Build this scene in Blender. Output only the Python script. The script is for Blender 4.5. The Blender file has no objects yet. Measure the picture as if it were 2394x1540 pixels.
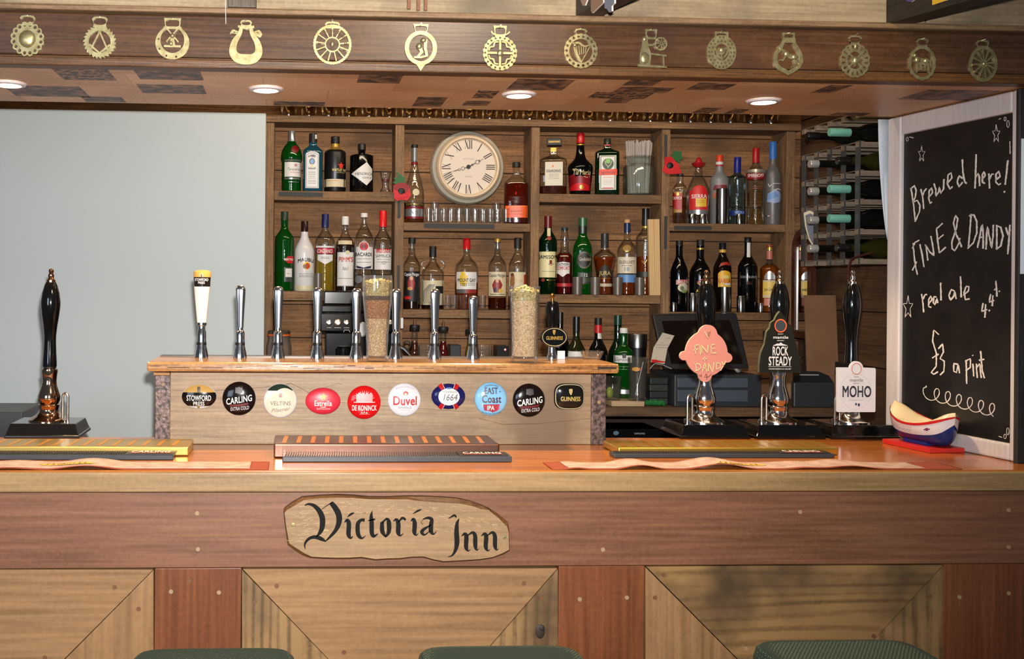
import bpy, math, random
from mathutils import Vector, Matrix
from mathutils.geometry import tessellate_polygon
random.seed(7)
SC = bpy.context.scene
COL = SC.collection
PI = math.pi
# ---------------------------------------------------------------- camera
W, H, F = 2394.0, 1540.0, 2450.0
CX, CY = 811.0, 670.0            # principal point of the (cropped) photograph
YAW, ROLL, EYE = math.radians(3.0), math.radians(0.5), 1.54
FW = Vector((math.sin(YAW), math.cos(YAW), 0))
R0 = Vector((math.cos(YAW), -math.sin(YAW), 0))
U0 = Vector((0, 0, 1))
RT = R0 * math.cos(ROLL) + U0 * math.sin(ROLL)
UP = U0 * math.cos(ROLL) - R0 * math.sin(ROLL)
CAM = Vector((0, 0, EYE))
cd = bpy.data.cameras.new('camera'); cam = bpy.data.objects.new('camera', cd); COL.objects.link(cam)
cd.sensor_fit = 'HORIZONTAL'; cd.sensor_width = 36.0; cd.lens = 36.0 * F / W
cd.shift_x = (W / 2 - CX) / W; cd.shift_y = (CY - H / 2) / W
cd.clip_start = 0.05; cd.clip_end = 60
m = Matrix((RT, UP, -FW)).transposed().to_4x4(); m.translation = CAM
cam.matrix_world = m
SC.camera = cam
# ---------------------------------------------------------------- world, lights, exposure
SC.view_settings.view_transform = 'Standard'; SC.view_settings.look = 'None'
SC.view_settings.gamma = 1.0; SC.view_settings.exposure = 0.0
SC.view_settings.use_curve_mapping = False
SC.cycles.transparent_max_bounces = 24
SC.cycles.max_bounces = 8
SC.cycles.caustics_reflective = False; SC.cycles.caustics_refractive = False
SC.cycles.use_denoising = True
wd = bpy.data.worlds.new('pub_room'); SC.world = wd; wd.use_nodes = True
wb = wd.node_tree.nodes['Background']; wb.inputs[0].default_value = (0.55, 0.60, 0.68, 1); wb.inputs[1].default_value = 0.10

def light(name, kind, loc, aim, energy, color, **kw):
    l = bpy.data.lights.new(name, kind); l.energy = energy; l.color = color
    for k, v in kw.items(): setattr(l, k, v)
    o = bpy.data.objects.new(name, l); COL.objects.link(o); o.location = loc
    o.rotation_euler = (Vector(aim) - Vector(loc)).to_track_quat('-Z', 'Y').to_euler()
    return o
light('camera_flash', 'SPOT', (0.02, 0.04, 1.645), (0.02, 5, 1.62), 465, (1.0, 0.975, 0.93), spot_size=math.radians(94), spot_blend=1.0, shadow_soft_size=0.022)
light('window_daylight', 'AREA', (-2.5, -2.2, 1.9), (0.2, 3, 1.3), 45, (0.70, 0.84, 1.0), shape='RECTANGLE', size=1.7, size_y=1.5)
light('room_ceiling_lamp', 'AREA', (0.6, 0.9, 2.75), (0.9, 4.0, 1.7), 14, (1.0, 0.82, 0.6), shape='DISK', size=0.35)
light('added_aisle_light', 'AREA', (0.75, 3.36, 2.64), (0.8, 4.4, 1.75), 11, (1.0, 0.82, 0.58), shape='RECTANGLE', size=1.9, size_y=0.08)  # unseen light added over the aisle to warm the back bar

# ---------------------------------------------------------------- pixel -> place
def ray(px, py):
    return FW + RT * ((px - CX) / F) + UP * ((CY - py) / F)
def P(px, py, Y):
    d = ray(px, py); return CAM + d * (Y / d.y)
def PZ(px, py, z):
    d = ray(px, py); return CAM + d * ((z - EYE) / d.z)
def PX(px, py, x):
    d = ray(px, py); return CAM + d * (x / d.x)
def scale(px, Y):                       # metres per photo pixel (across the view, up) at depth Y
    d = ray(px, CY); D = Y / d.y
    return D / math.sqrt(1 + ((px - CX) / F) ** 2) / F, D / F

# ---------------------------------------------------------------- materials
def lin(c):
    c = c / 255.0
    return c / 12.92 if c <= 0.04045 else ((c + 0.055) / 1.055) ** 2.4
def rgb(*c):
    return (lin(c[0]), lin(c[1]), lin(c[2]), 1)
MATS = {}
def newmat(name):
    mt = bpy.data.materials.new(name); mt.use_nodes = True
    return mt, mt.node_tree.nodes, mt.node_tree.links, mt.node_tree.nodes['Principled BSDF']
def C(r, g, b, rough=0.45, metal=0.0, coat=0.0):
    k = (r, g, b, rough, metal, coat)
    if k not in MATS:
        mt, n, l, p = newmat('colour_%d_%d_%d' % (r, g, b))
        p.inputs['Base Color'].default_value = rgb(r, g, b); p.inputs['Roughness'].default_value = rough
        p.inputs['Metallic'].default_value = metal; p.inputs['Coat Weight'].default_value = coat
        MATS[k] = mt
    return MATS[k]
def wood(name, dark, light_, along='X', scale_=6.0, rough=0.5, bump=0.25, coat=0.0, grime=None, stretch=0.12, rings=0.0):
    if name in MATS: return MATS[name]
    mt, n, l, p = newmat(name)
    tc = n.new('ShaderNodeTexCoord'); mp = n.new('ShaderNodeMapping'); l.new(tc.outputs['Object'], mp.inputs[0])
    s = {'X': (stretch, 1, 1), 'Y': (1, stretch, 1), 'Z': (1, 1, stretch)}[along]
    mp.inputs['Scale'].default_value = s
    n1 = n.new('ShaderNodeTexNoise'); n1.inputs['Scale'].default_value = scale_ * 2.2; n1.inputs['Detail'].default_value = 9; n1.inputs['Roughness'].default_value = 0.62
    n1.inputs['Distortion'].default_value = 0.8 + rings
    l.new(mp.outputs[0], n1.inputs['Vector'])
    n2 = n.new('ShaderNodeTexNoise'); n2.inputs['Scale'].default_value = scale_ * 30; n2.inputs['Detail'].default_value = 4
    mp2 = n.new('ShaderNodeMapping'); mp2.inputs['Scale'].default_value = tuple(q if q == 1 else q * 0.3 for q in s); l.new(tc.outputs['Object'], mp2.inputs[0])
    l.new(mp2.outputs[0], n2.inputs['Vector'])
    mx = n.new('ShaderNodeMath'); mx.operation = 'MULTIPLY_ADD'; mx.inputs[1].default_value = 0.55; l.new(n2.outputs[0], mx.inputs[0])
    ml = n.new('ShaderNodeMath'); ml.operation = 'MULTIPLY'; ml.inputs[1].default_value = 0.50; l.new(n1.outputs[0], ml.inputs[0]); l.new(ml.outputs[0], mx.inputs[2])
    if rings:
        wv = n.new('ShaderNodeTexWave'); wv.wave_type = 'BANDS'; wv.bands_direction = 'Z' if along == 'X' else 'X'; wv.inputs['Scale'].default_value = 11
        wv.inputs['Distortion'].default_value = 14; wv.inputs['Detail'].default_value = 1.5; wv.inputs['Detail Scale'].default_value = 0.55; wv.inputs['Detail Roughness'].default_value = 0.45
        l.new(mp.outputs[0], wv.inputs['Vector'])
        m3 = n.new('ShaderNodeMath'); m3.operation = 'MULTIPLY_ADD'; m3.inputs[1].default_value = rings * 0.34; l.new(wv.outputs[1], m3.inputs[0]); l.new(mx.outputs[0], m3.inputs[2]); mx = m3
    n5 = n.new('ShaderNodeTexNoise'); n5.inputs['Scale'].default_value = 95; n5.inputs['Detail'].default_value = 3; l.new(tc.outputs['Object'], n5.inputs['Vector'])
    m5 = n.new('ShaderNodeMath'); m5.operation = 'MULTIPLY_ADD'; m5.inputs[1].default_value = 0.22; l.new(n5.outputs[0], m5.inputs[0])
    m6 = n.new('ShaderNodeMath'); m6.operation = 'SUBTRACT'; m6.inputs[1].default_value = 0.11; l.new(mx.outputs[0], m6.inputs[0]); l.new(m6.outputs[0], m5.inputs[2]); mx = m5
    cr = n.new('ShaderNodeValToRGB'); cr.color_ramp.elements[0].position = 0.36; cr.color_ramp.elements[1].position = 0.68
    cr.color_ramp.elements[0].color = rgb(*dark); cr.color_ramp.elements[1].color = rgb(*light_)
    l.new(mx.outputs[0], cr.inputs[0])
    out = cr.outputs[0]
    if grime:
        n3 = n.new('ShaderNodeTexNoise'); n3.inputs['Scale'].default_value = 3.3; n3.inputs['Detail'].default_value = 5; l.new(tc.outputs['Object'], n3.inputs['Vector'])
        c3 = n.new('ShaderNodeValToRGB'); c3.color_ramp.elements[0].position = 0.5; c3.color_ramp.elements[1].position = 0.68
        l.new(n3.outputs[0], c3.inputs[0])
        mm = n.new('ShaderNodeMix'); mm.data_type = 'RGBA'; l.new(c3.outputs[0], mm.inputs[0]); l.new(out, mm.inputs[6]); mm.inputs[7].default_value = rgb(*grime)
        out = mm.outputs[2]
    l.new(out, p.inputs['Base Color'])
    p.inputs['Roughness'].default_value = rough; p.inputs['Coat Weight'].default_value = coat; p.inputs['Coat Roughness'].default_value = 0.25
    bp = n.new('ShaderNodeBump'); bp.inputs['Strength'].default_value = bump; bp.inputs['Distance'].default_value = 0.004
    l.new(mx.outputs[0], bp.inputs['Height']); l.new(bp.outputs[0], p.inputs['Normal'])
    MATS[name] = mt; return mt
def glass(name, tint, diff=None, amount=0.0, gloss=0.13, rough=0.06):
    """thin-walled glass: tinted see-through, fresnel gloss and, for coloured or frosted glass, some body colour"""
    if name in MATS: return MATS[name]
    mt, n, l, p = newmat(name); n.remove(p)
    o = n['Material Output']
    t = n.new('ShaderNodeBsdfTransparent'); t.inputs[0].default_value = (*tint, 1)
    cur = t.outputs[0]
    if amount > 0:
        d = n.new('ShaderNodeBsdfDiffuse'); d.inputs[0].default_value = rgb(*diff)
        mx = n.new('ShaderNodeMixShader'); mx.inputs[0].default_value = amount; l.new(cur, mx.inputs[1]); l.new(d.outputs[0], mx.inputs[2]); cur = mx.outputs[0]
    g = n.new('ShaderNodeBsdfGlossy'); g.inputs['Roughness'].default_value = rough; g.inputs[0].default_value = (1, 1, 1, 1)
    tc = n.new('ShaderNodeTexCoord'); mp = n.new('ShaderNodeMapping'); mp.inputs['Scale'].default_value = (.5, .5, 1.6); l.new(tc.outputs['Object'], mp.inputs[0])
    nz = n.new('ShaderNodeTexNoise'); nz.inputs['Scale'].default_value = 26; nz.inputs['Detail'].default_value = 2; l.new(mp.outputs[0], nz.inputs['Vector'])
    bp = n.new('ShaderNodeBump'); bp.inputs['Strength'].default_value = 0.5; bp.inputs['Distance'].default_value = 0.0016; l.new(nz.outputs[0], bp.inputs['Height']); l.new(bp.outputs[0], g.inputs['Normal'])   # mouth-blown unevenness
    lw = n.new('ShaderNodeLayerWeight'); lw.inputs[0].default_value = 0.22
    ma = n.new('ShaderNodeMath'); ma.operation = 'MULTIPLY_ADD'; ma.inputs[1].default_value = 0.5; ma.inputs[2].default_value = gloss * 0.4; ma.use_clamp = True
    l.new(lw.outputs['Fresnel'], ma.inputs[0])
    m2 = n.new('ShaderNodeMixShader'); l.new(ma.outputs[0], m2.inputs[0]); l.new(cur, m2.inputs[1]); l.new(g.outputs[0], m2.inputs[2])
    l.new(m2.outputs[0], o.inputs[0])
    MATS[name] = mt; return mt
def spotty(name, c1, c2, scale_=40, rough=0.6, bump=0.3, metal=0.0, lo=0.4, hi=0.6):
    if name in MATS: return MATS[name]
    mt, n, l, p = newmat(name)
    tc = n.new('ShaderNodeTexCoord'); n1 = n.new('ShaderNodeTexNoise'); n1.inputs['Scale'].default_value = scale_; n1.inputs['Detail'].default_value = 6
    l.new(tc.outputs['Object'], n1.inputs['Vector'])
    cr = n.new('ShaderNodeValToRGB'); cr.color_ramp.elements[0].position = lo; cr.color_ramp.elements[1].position = hi
    cr.color_ramp.elements[0].color = rgb(*c1); cr.color_ramp.elements[1].color = rgb(*c2); l.new(n1.outputs[0], cr.inputs[0])
    l.new(cr.outputs[0], p.inputs['Base Color']); p.inputs['Roughness'].default_value = rough; p.inputs['Metallic'].default_value = metal
    bp = n.new('ShaderNodeBump'); bp.inputs['Strength'].default_value = bump; bp.inputs['Distance'].default_value = 0.003
    l.new(n1.outputs[0], bp.inputs['Height']); l.new(bp.outputs[0], p.inputs['Normal'])
    MATS[name] = mt; return mt
def emit(name, col, strength):
    mt, n, l, p = newmat(name)
    p.inputs['Emission Color'].default_value = (*col, 1); p.inputs['Emission Strength'].default_value = strength
    return mt

M_CLEAR = glass('clear_glass', (0.90, 0.92, 0.91))
M_CLEAR2 = glass('drinking_glass', (0.965, 0.965, 0.96), (200, 190, 180), 0.03, gloss=0.09)
M_GREEN = glass('green_glass', (0.02, 0.30, 0.05), (6, 95, 22), 0.40)
M_DGREEN = glass('dark_green_glass', (0.01, 0.10, 0.03), (5, 40, 16), 0.45)
M_BLUEG = glass('pale_blue_glass', (0.22, 0.50, 0.60), (40, 110, 130), 0.30)
M_BLACKG = spotty('black_glass', (7, 7, 8), (8, 8, 9), 24, 0.09, 0.25)
M_BROWNG = C(20, 11, 7, 0.10)
M_FROST = glass('frosted_glass', (0.5, 0.52, 0.54), (165, 165, 168), 0.55, rough=0.4)
M_FROSTCUP = glass('frosted_cup_plastic', (0.72, 0.68, 0.64), (132, 118, 104), 0.38, rough=0.4)
M_CHROME = C(226, 227, 230, 0.12, 1.0)
M_STEEL = C(170, 168, 165, 0.22, 1.0)
M_COPPERY = C(196, 160, 130, 0.12, 1.0)
M_BRASS = spotty('aged_brass', (150, 136, 92), (196, 184, 138), 60, 0.36, 0.06, metal=0.72, lo=0.3, hi=0.7)
M_GOLD = C(214, 168, 78, 0.16, 1.0)
M_BLACKGLOSS = C(8, 8, 9, 0.12)
M_BLACK = C(14, 14, 15, 0.4)
M_WHITE = C(226, 224, 220, 0.5)
M_CREAM = C(222, 206, 172, 0.55)

# ---------------------------------------------------------------- mesh builder
class MB:
    def __init__(s): s.v = []; s.f = []; s.mi = []; s.sm = []; s.mats = []
    def add(s, verts, faces, mat, smooth=False):
        if mat not in s.mats: s.mats.append(mat)
        i = s.mats.index(mat); b = len(s.v)
        s.v += [tuple(q) for q in verts]
        for f in faces: s.f.append(tuple(b + k for k in f)); s.mi.append(i); s.sm.append(smooth)
    def box(s, x0, x1, y0, y1, z0, z1, mat):
        v = [(x, y, z) for z in (z0, z1) for y in (y0, y1) for x in (x0, x1)]
        s.add(v, [(0, 2, 3, 1), (4, 5, 7, 6), (0, 1, 5, 4), (2, 6, 7, 3), (0, 4, 6, 2), (1, 3, 7, 5)], mat)
    def hexa(s, a, b, mat):                        # two quads (front, back), same winding
        v = list(a) + list(b)
        s.add(v, [(0, 1, 2, 3), (7, 6, 5, 4), (0, 4, 5, 1), (1, 5, 6, 2), (2, 6, 7, 3), (3, 7, 4, 0)], mat)
    def prism(s, pts, off, mat, side=None):        # planar loop of points pushed by a vector
        n = len(pts); off = Vector(off); a = [Vector(q) for q in pts]
        s.add(a + [q + off for q in a], [tuple(range(n)), tuple(range(2 * n - 1, n - 1, -1))], mat)
        s.add(a + [q + off for q in a], [(i, i + n, (i + 1) % n + n, (i + 1) % n) for i in range(n)], side or mat)
    def plate(s, loops, fn, t, mat, side=None):    # 2-D loops (outer first, holes after) -> plate; fn(u,v,depth)
        flat = [q for lp in loops for q in lp]
        tri = tessellate_polygon([[Vector((q[0], q[1], 0)) for q in lp] for lp in loops])
        n = len(flat)
        v = [fn(q[0], q[1], 0) for q in flat] + [fn(q[0], q[1], t) for q in flat]
        s.add(v, [tuple(x) for x in tri], mat)
        if t:
            s.add(v, [tuple(k + n for k in x[::-1]) for x in tri], mat)
            b = 0; fc = []
            for lp in loops:
                k = len(lp)
                fc += [(b + i, b + (i + 1) % k, b + (i + 1) % k + n, b + i + n) for i in range(k)]; b += k
            s.add(v, fc, side or mat)
    def lathe(s, c, prof, mat, n=28, p=2.0, dy=1.0, rot=0.0, caps=True, axis=None):
        v = []; cr, sr = math.cos(rot), math.sin(rot)
        for r, z in prof:
            for k in range(n):
                t = 2 * PI * k / n; ct, st = math.cos(t), math.sin(t)
                x = math.copysign(abs(ct) ** (2 / p), ct) * r; y = math.copysign(abs(st) ** (2 / p), st) * r * dy
                q = Vector((x * cr - y * sr, x * sr + y * cr, z))
                if axis: q = axis @ q
                v.append(Vector(c) + q)
        f = []; L = len(prof)
        for i in range(L - 1):
            for k in range(n):
                f.append((i * n + k, i * n + (k + 1) % n, (i + 1) * n + (k + 1) % n, (i + 1) * n + k))
        s.add(v, f, mat, True)
        if caps:
            s.add(v, [tuple(range(n - 1, -1, -1)), tuple(range((L - 1) * n, L * n))], mat, False)
    def tube(s, pts, r, mat, n=10, caps=True):
        pts = [Vector(q) for q in pts]; L = len(pts); v = []
        rr = r if isinstance(r, (list, tuple)) else [r] * L
        up = None
        for i, q in enumerate(pts):
            d = (pts[min(i + 1, L - 1)] - pts[max(i - 1, 0)]).normalized()
            if up is None: up = d.orthogonal().normalized()
            up = (up - d * up.dot(d)).normalized(); w = d.cross(up)
            for k in range(n):
                t = 2 * PI * k / n; v.append(q + (up * math.cos(t) + w * math.sin(t)) * rr[i])
        f = [(i * n + k, i * n + (k + 1) % n, (i + 1) * n + (k + 1) % n, (i + 1) * n + k) for i in range(L - 1) for k in range(n)]
        s.add(v, f, mat, True)
        if caps: s.add(v, [tuple(range(n - 1, -1, -1)), tuple(range((L - 1) * n, L * n))], mat)
    def ball(s, c, r, mat, n=14, sz=1.0):
        rx, ry, rz = r if isinstance(r, tuple) else (r, r, r * sz)
        v = []; f = []; m = n // 2
        for i in range(m + 1):
            a = PI * i / m
            for k in range(n):
                t = 2 * PI * k / n
                v.append((c[0] + rx * math.sin(a) * math.cos(t), c[1] + ry * math.sin(a) * math.sin(t), c[2] + rz * math.cos(a)))
        f = [(i * n + k, i * n + (k + 1) % n, (i + 1) * n + (k + 1) % n, (i + 1) * n + k) for i in range(m) for k in range(n)]
        s.add(v, f, mat, True)
    def build(s, name, parent=None, bevel=0.0, seg=2, loc=None, angle=35):
        me = bpy.data.meshes.new(name)
        o = bpy.data.objects.new(name, me); COL.objects.link(o)
        base = Vector((0, 0, 0)); q = parent
        while q is not None: base += Vector(q.location); q = q.parent
        if loc is None: loc = Vector((0, 0, 0)) if parent is not None else s.base()
        loc = Vector(loc); o.location = loc; base = base + loc
        me.from_pydata([(a - base.x, b - base.y, c - base.z) for a, b, c in s.v], [], s.f)
        for mt in s.mats: me.materials.append(mt)
        me.polygons.foreach_set('material_index', s.mi); me.polygons.foreach_set('use_smooth', s.sm)
        me.update(); me.validate()
        if any(s.sm): me.set_sharp_from_angle(angle=math.radians(angle))
        if parent is not None: o.parent = parent
        if bevel:
            b = o.modifiers.new('bevel', 'BEVEL'); b.width = bevel; b.segments = seg; b.limit_method = 'ANGLE'; b.angle_limit = math.radians(40)
        return o
    def base(s):
        xs = [a[0] for a in s.v]; ys = [a[1] for a in s.v]; zs = [a[2] for a in s.v]
        return Vector(((min(xs) + max(xs)) / 2, (min(ys) + max(ys)) / 2, min(zs)))
def thing(name, label, cat, loc, group=None):
    o = bpy.data.objects.new(name, None); COL.objects.link(o); o.location = loc; o.empty_display_size = 0.05
    return tag(o, label, cat, group)
def tag(o, label, cat, group=None):
    o['label'] = label; o['category'] = cat
    if group: o['group'] = group
    return o
def struct(mb, name, **kw):
    o = mb.build(name, **kw); o['kind'] = 'structure'; return o
def dup(root, loc, label=None):
    r = root.copy(); COL.objects.link(r); r.location = loc
    if label: r['label'] = label
    for ch in list(root.children):
        c = ch.copy(); COL.objects.link(c); c.parent = r
        for g in list(ch.children):
            d = g.copy(); COL.objects.link(d); d.parent = c
    return r

# ---------------------------------------------------------------- glyphs (Blender's built-in font, as outlines)
CHARS = [chr(k) for k in range(33, 127)] + ['\u00a3', '\u00b0']
GLY = {}
def _cache():
    obs = []
    for wt, off in (('r', 0.0),):
        for ch in CHARS:
            pr = []
            for body in (ch, ch + ch):
                cu = bpy.data.curves.new('g', 'FONT'); cu.body = body; cu.resolution_u = 3; cu.offset = off; cu.fill_mode = 'FRONT'
                ob = bpy.data.objects.new('g', cu); COL.objects.link(ob); pr.append(ob)
            obs.append((wt, ch, pr))
    dg = bpy.context.evaluated_depsgraph_get(); dg.update()
    for wt, ch, pr in obs:
        ms = []
        for ob in pr:
            me = ob.evaluated_get(dg).to_mesh()
            ms.append(([(v.co.x, v.co.y) for v in me.vertices], [tuple(q.vertices) for q in me.polygons]))
            ob.evaluated_get(dg).to_mesh_clear()
        (v1, f1), (v2, f2) = ms
        adv = max(q[0] for q in v2) - max(q[0] for q in v1)
        GLY[wt, ch] = (v1, f1, adv, min(q[0] for q in v1))
        d = 0.017; vb, fb = [], []          # heavier weight: the outline laid four times
        for k, (dx, dy) in enumerate(((-d, -d), (d, -d), (-d, d), (d, d))):
            vb += [(a + dx, b + dy, k) for a, b in v1]; fb += [tuple(i + k * len(v1) for i in q) for q in f1]
        GLY['b', ch] = (vb, fb, adv + 0.02, 0)
    for wt, ch, pr in obs:
        for ob in pr:
            cu = ob.data; bpy.data.objects.remove(ob); bpy.data.curves.remove(cu)
_cache()
CAPH = max(q[1] for q in GLY['r', 'H'][0])

class Art:
    """flat print on a surface: photo-pixel coordinates -> surface through mapper(u, v, layer)"""
    def __init__(s, mb, mapper, cx, by, su, sv, grain=0.007): s.mb, s.m, s.cx, s.by, s.su, s.sv = mb, mapper, cx, by, su, sv; s.grain = grain
    def pt(s, x, y, lay): return s.m((x - s.cx) * s.su, (s.by - y) * s.sv, lay)
    def cols(s, xs, top, bot, col, lay):
        v = []
        m = 5
        for x in xs: v += [s.pt(x, bot(x) + (top(x) - bot(x)) * k / m, lay) for k in range(m + 1)]
        f = []
        for i in range(len(xs) - 1):
            for k in range(m): f.append(((m + 1) * i + k, (m + 1) * (i + 1) + k, (m + 1) * (i + 1) + k + 1, (m + 1) * i + k + 1))
        s.mb.add(v, f, col, True); return s
    def rect(s, x0, y0, x1, y1, col, lay=1, n=10):
        return s.cols([x0 + (x1 - x0) * i / n for i in range(n + 1)], lambda x: y0, lambda x: y1, col, lay)
    def ell(s, cx, cy, rx, ry, col, lay=1, n=16):
        xs = [cx - rx * math.cos(PI * i / n) for i in range(n + 1)]
        h = lambda x: ry * math.sqrt(max(0, 1 - ((x - cx) / rx) ** 2))
        return s.cols(xs, lambda x: cy - h(x), lambda x: cy + h(x), col, lay)
    def band(s, cx, cy, rx, ry, y0, y1, col, lay=1, n=18):
        m_ = min(abs(y0 - cy), abs(y1 - cy)) if (y0 - cy) * (y1 - cy) > 0 else 0
        wx = rx * math.sqrt(max(0, 1 - (m_ / ry) ** 2))
        xs = [cx - wx * math.cos(PI * i / n) for i in range(n + 1)]
        h = lambda x: ry * math.sqrt(max(0, 1 - ((x - cx) / rx) ** 2))
        return s.cols(xs, lambda x: max(y0, cy - h(x)), lambda x: min(y1, cy + h(x)), col, lay)
    def ring(s, cx, cy, rx, ry, w, col, lay=2, n=32, a0=0, a1=2 * PI):
        v = []; f = []
        for i in range(n + 1):
            t = a0 + (a1 - a0) * i / n
            v += [s.pt(cx + rx * math.cos(t), cy - ry * math.sin(t), lay), s.pt(cx + (rx - w) * math.cos(t), cy - (ry - w) * math.sin(t), lay)]
        s.mb.add(v, [(2 * i, 2 * i + 2, 2 * i + 3, 2 * i + 1) for i in range(n)], col); return s
    def poly(s, pts, col, lay=2):
        tri = tessellate_polygon([[Vector((a, b, 0)) for a, b in pts]])
        todo = [[pts[i] for i in t] for t in tri]; lim = s.grain / s.su; v = []
        while todo:                        # split large triangles so that they follow a curved surface
            t = todo.pop(); e = [math.hypot(t[i][0] - t[(i + 1) % 3][0], t[i][1] - t[(i + 1) % 3][1]) for i in range(3)]; i = e.index(max(e))
            if e[i] > lim and len(v) < 6000:
                a, b, c = t[i], t[(i + 1) % 3], t[(i + 2) % 3]; m_ = ((a[0] + b[0]) / 2, (a[1] + b[1]) / 2); todo += [[a, m_, c], [m_, b, c]]
            else: v += [s.pt(a, b, lay) for a, b in t]
        s.mb.add(v, [(k, k + 1, k + 2) for k in range(0, len(v), 3)], col); return s
    def line(s, pts, w, col, lay=2):
        lim = s.grain / s.su; r_ = []
        for a, b in zip(pts, pts[1:]):
            n = min(40, max(1, int(math.hypot(b[0] - a[0], b[1] - a[1]) / lim)))
            r_ += [tuple(p + (q - p) * i / n for p, q in zip(a, b)) for i in range(n)]
        pts = r_ + [pts[-1]]; v = []; L = len(pts)
        for i, q in enumerate(pts):
            a = pts[max(i - 1, 0)]; b = pts[min(i + 1, L - 1)]
            dx, dy = b[0] - a[0], b[1] - a[1]; d = math.hypot(dx, dy) or 1
            ww = (q[2] if len(q) > 2 else w) / 2
            v += [s.pt(q[0] - dy / d * ww, q[1] + dx / d * ww, lay), s.pt(q[0] + dy / d * ww, q[1] - dx / d * ww, lay)]
        s.mb.add(v, [(2 * i, 2 * i + 2, 2 * i + 3, 2 * i + 1) for i in range(L - 1)], col); return s
    def star(s, cx, cy, r, col, lay=3, rot=0, k=0.4):
        return s.poly([(cx + (r if i % 2 == 0 else r * k) * math.sin(PI * i / 5 + rot), cy - (r if i % 2 == 0 else r * k) * math.cos(PI * i / 5 + rot)) for i in range(10)], col, lay)
    def text(s, t, cx, cy, h, col, w=None, lay=3, bold=True, shear=0.0, rot=0.0, arc=0.0):
        wt = 'b' if bold else 'r'; x = 0.0; gl = []
        for ch in t:
            if ch == ' ': x += 0.28; continue
            v, f, adv, _ = GLY[wt, ch]; gl.append((v, f, x)); x += adv
        tot = x or 1; ky = h / CAPH; kx = (w / tot) if w else ky
        cr, sr = math.cos(rot), math.sin(rot)
        for v, f, x0 in gl:
            q = []
            for gv in v:
                a, b = gv[0], gv[1]; kl = .2 * gv[2] if len(gv) > 2 else 0
                X = (a + x0 - tot / 2) * kx + b * ky * shear; Y = -(b * ky - h / 2)
                if arc: Y += arc * ((X / (tot * kx / 2)) ** 2)
                q.append(s.pt(cx + X * cr - Y * sr, cy + X * sr + Y * cr, lay + kl))
            s.mb.add(q, f, col)
        return s
    def lines(s, x0, x1, ys, col, w=1.0, lay=3):
        for y in ys:                       # rows of print too small to read
            x = x0
            while x < x1 - 1:
                e = min(x1, x + random.uniform(2.5, 6)); s.rect(x, y - w / 2, e, y + w / 2, col, lay, 2); x = e + 1.1
        return s
def flatmap(o, e, u, n, step=0.0003, base=0.0006):
    """plane: origin o, across e, up u, outward normal n"""
    return lambda a, b, lay: o + e * a + u * b + n * (base + step * lay)
# ================================================================ THE ROOM
ZC = 1.10                       # bar top
W_SHELF = wood('shelf_timber', (80, 56, 36), (158, 118, 78), 'X', 7, 0.75, 0.5, grime=(104, 78, 56))
W_POST = wood('shelf_upright_timber', (84, 60, 40), (160, 122, 84), 'Z', 7, 0.75, 0.5, grime=(112, 86, 62))
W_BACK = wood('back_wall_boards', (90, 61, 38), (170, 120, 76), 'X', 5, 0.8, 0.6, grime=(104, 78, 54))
W_OAKB = wood('pale_oak_bulkhead', (124, 104, 78), (172, 150, 118), 'X', 4, 0.7, 0.3, grime=(108, 94, 76))
W_BATTEN = wood('batten_timber', (92, 66, 44), (150, 118, 84), 'X', 7, 0.6, 0.4)
W_BEAM = wood('dark_varnished_beam', (54, 34, 20), (100, 66, 42), 'X', 5, 0.30, 0.12, grime=(66, 44, 36), coat=0.2)
W_BEAML = wood('dark_beam_lower_edge', (52, 30, 14), (112, 72, 34), 'X', 7, 0.45, 0.3)
W_BLACK = wood('black_stained_joist', (26, 22, 18), (54, 46, 38), 'Y', 6, 0.5, 0.3)

mb = MB(); mb.box(-3.2, 3.2, -2.5, 4.5, -0.05, 0.0, wood('floor_boards', (60, 42, 28), (104, 76, 52), 'Y', 4, 0.5)); struct(mb, 'floor')
# back wall: rough horizontal boards, each course standing a little proud of the next
mb = MB(); z = 0.0; k = 0
while z < 2.75:
    h_ = [0.150, 0.132, 0.165, 0.141, 0.128, 0.158][k % 6]
    mb.box(-3.2, 2.35, 4.45 + random.uniform(0, 0.008), 4.52, z + 0.003, z + h_ - 0.001, W_BACK); z += h_; k += 1
mb.box(-3.2, 2.35, 4.475, 4.53, 0, 2.75, C(30, 22, 16, 0.9))
struct(mb, 'wall_back')
# right wall behind the bar: boards running away from us
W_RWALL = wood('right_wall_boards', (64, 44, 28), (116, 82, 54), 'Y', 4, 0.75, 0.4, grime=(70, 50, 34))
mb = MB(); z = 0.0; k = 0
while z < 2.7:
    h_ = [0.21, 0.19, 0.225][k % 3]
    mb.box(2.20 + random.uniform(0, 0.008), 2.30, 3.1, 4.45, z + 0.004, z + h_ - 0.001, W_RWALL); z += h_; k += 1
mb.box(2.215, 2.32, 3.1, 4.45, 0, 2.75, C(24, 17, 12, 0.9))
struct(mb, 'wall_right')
# pale grey partition on the left
xr = P(620, 500, 4.10).x; zt = P(310, 259, 4.10).z
mb = MB(); mb.box(-3.2, xr, 4.10, 4.16, 0, zt, C(186, 193, 194, 0.55)); struct(mb, 'wall_left', bevel=0.003)
# aisle ceiling over the back bar
mb = MB(); mb.box(-3.2, 2.35, 3.09, 4.52, 2.70, 2.75, C(150, 120, 84, 0.8)); struct(mb, 'ceiling')
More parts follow.
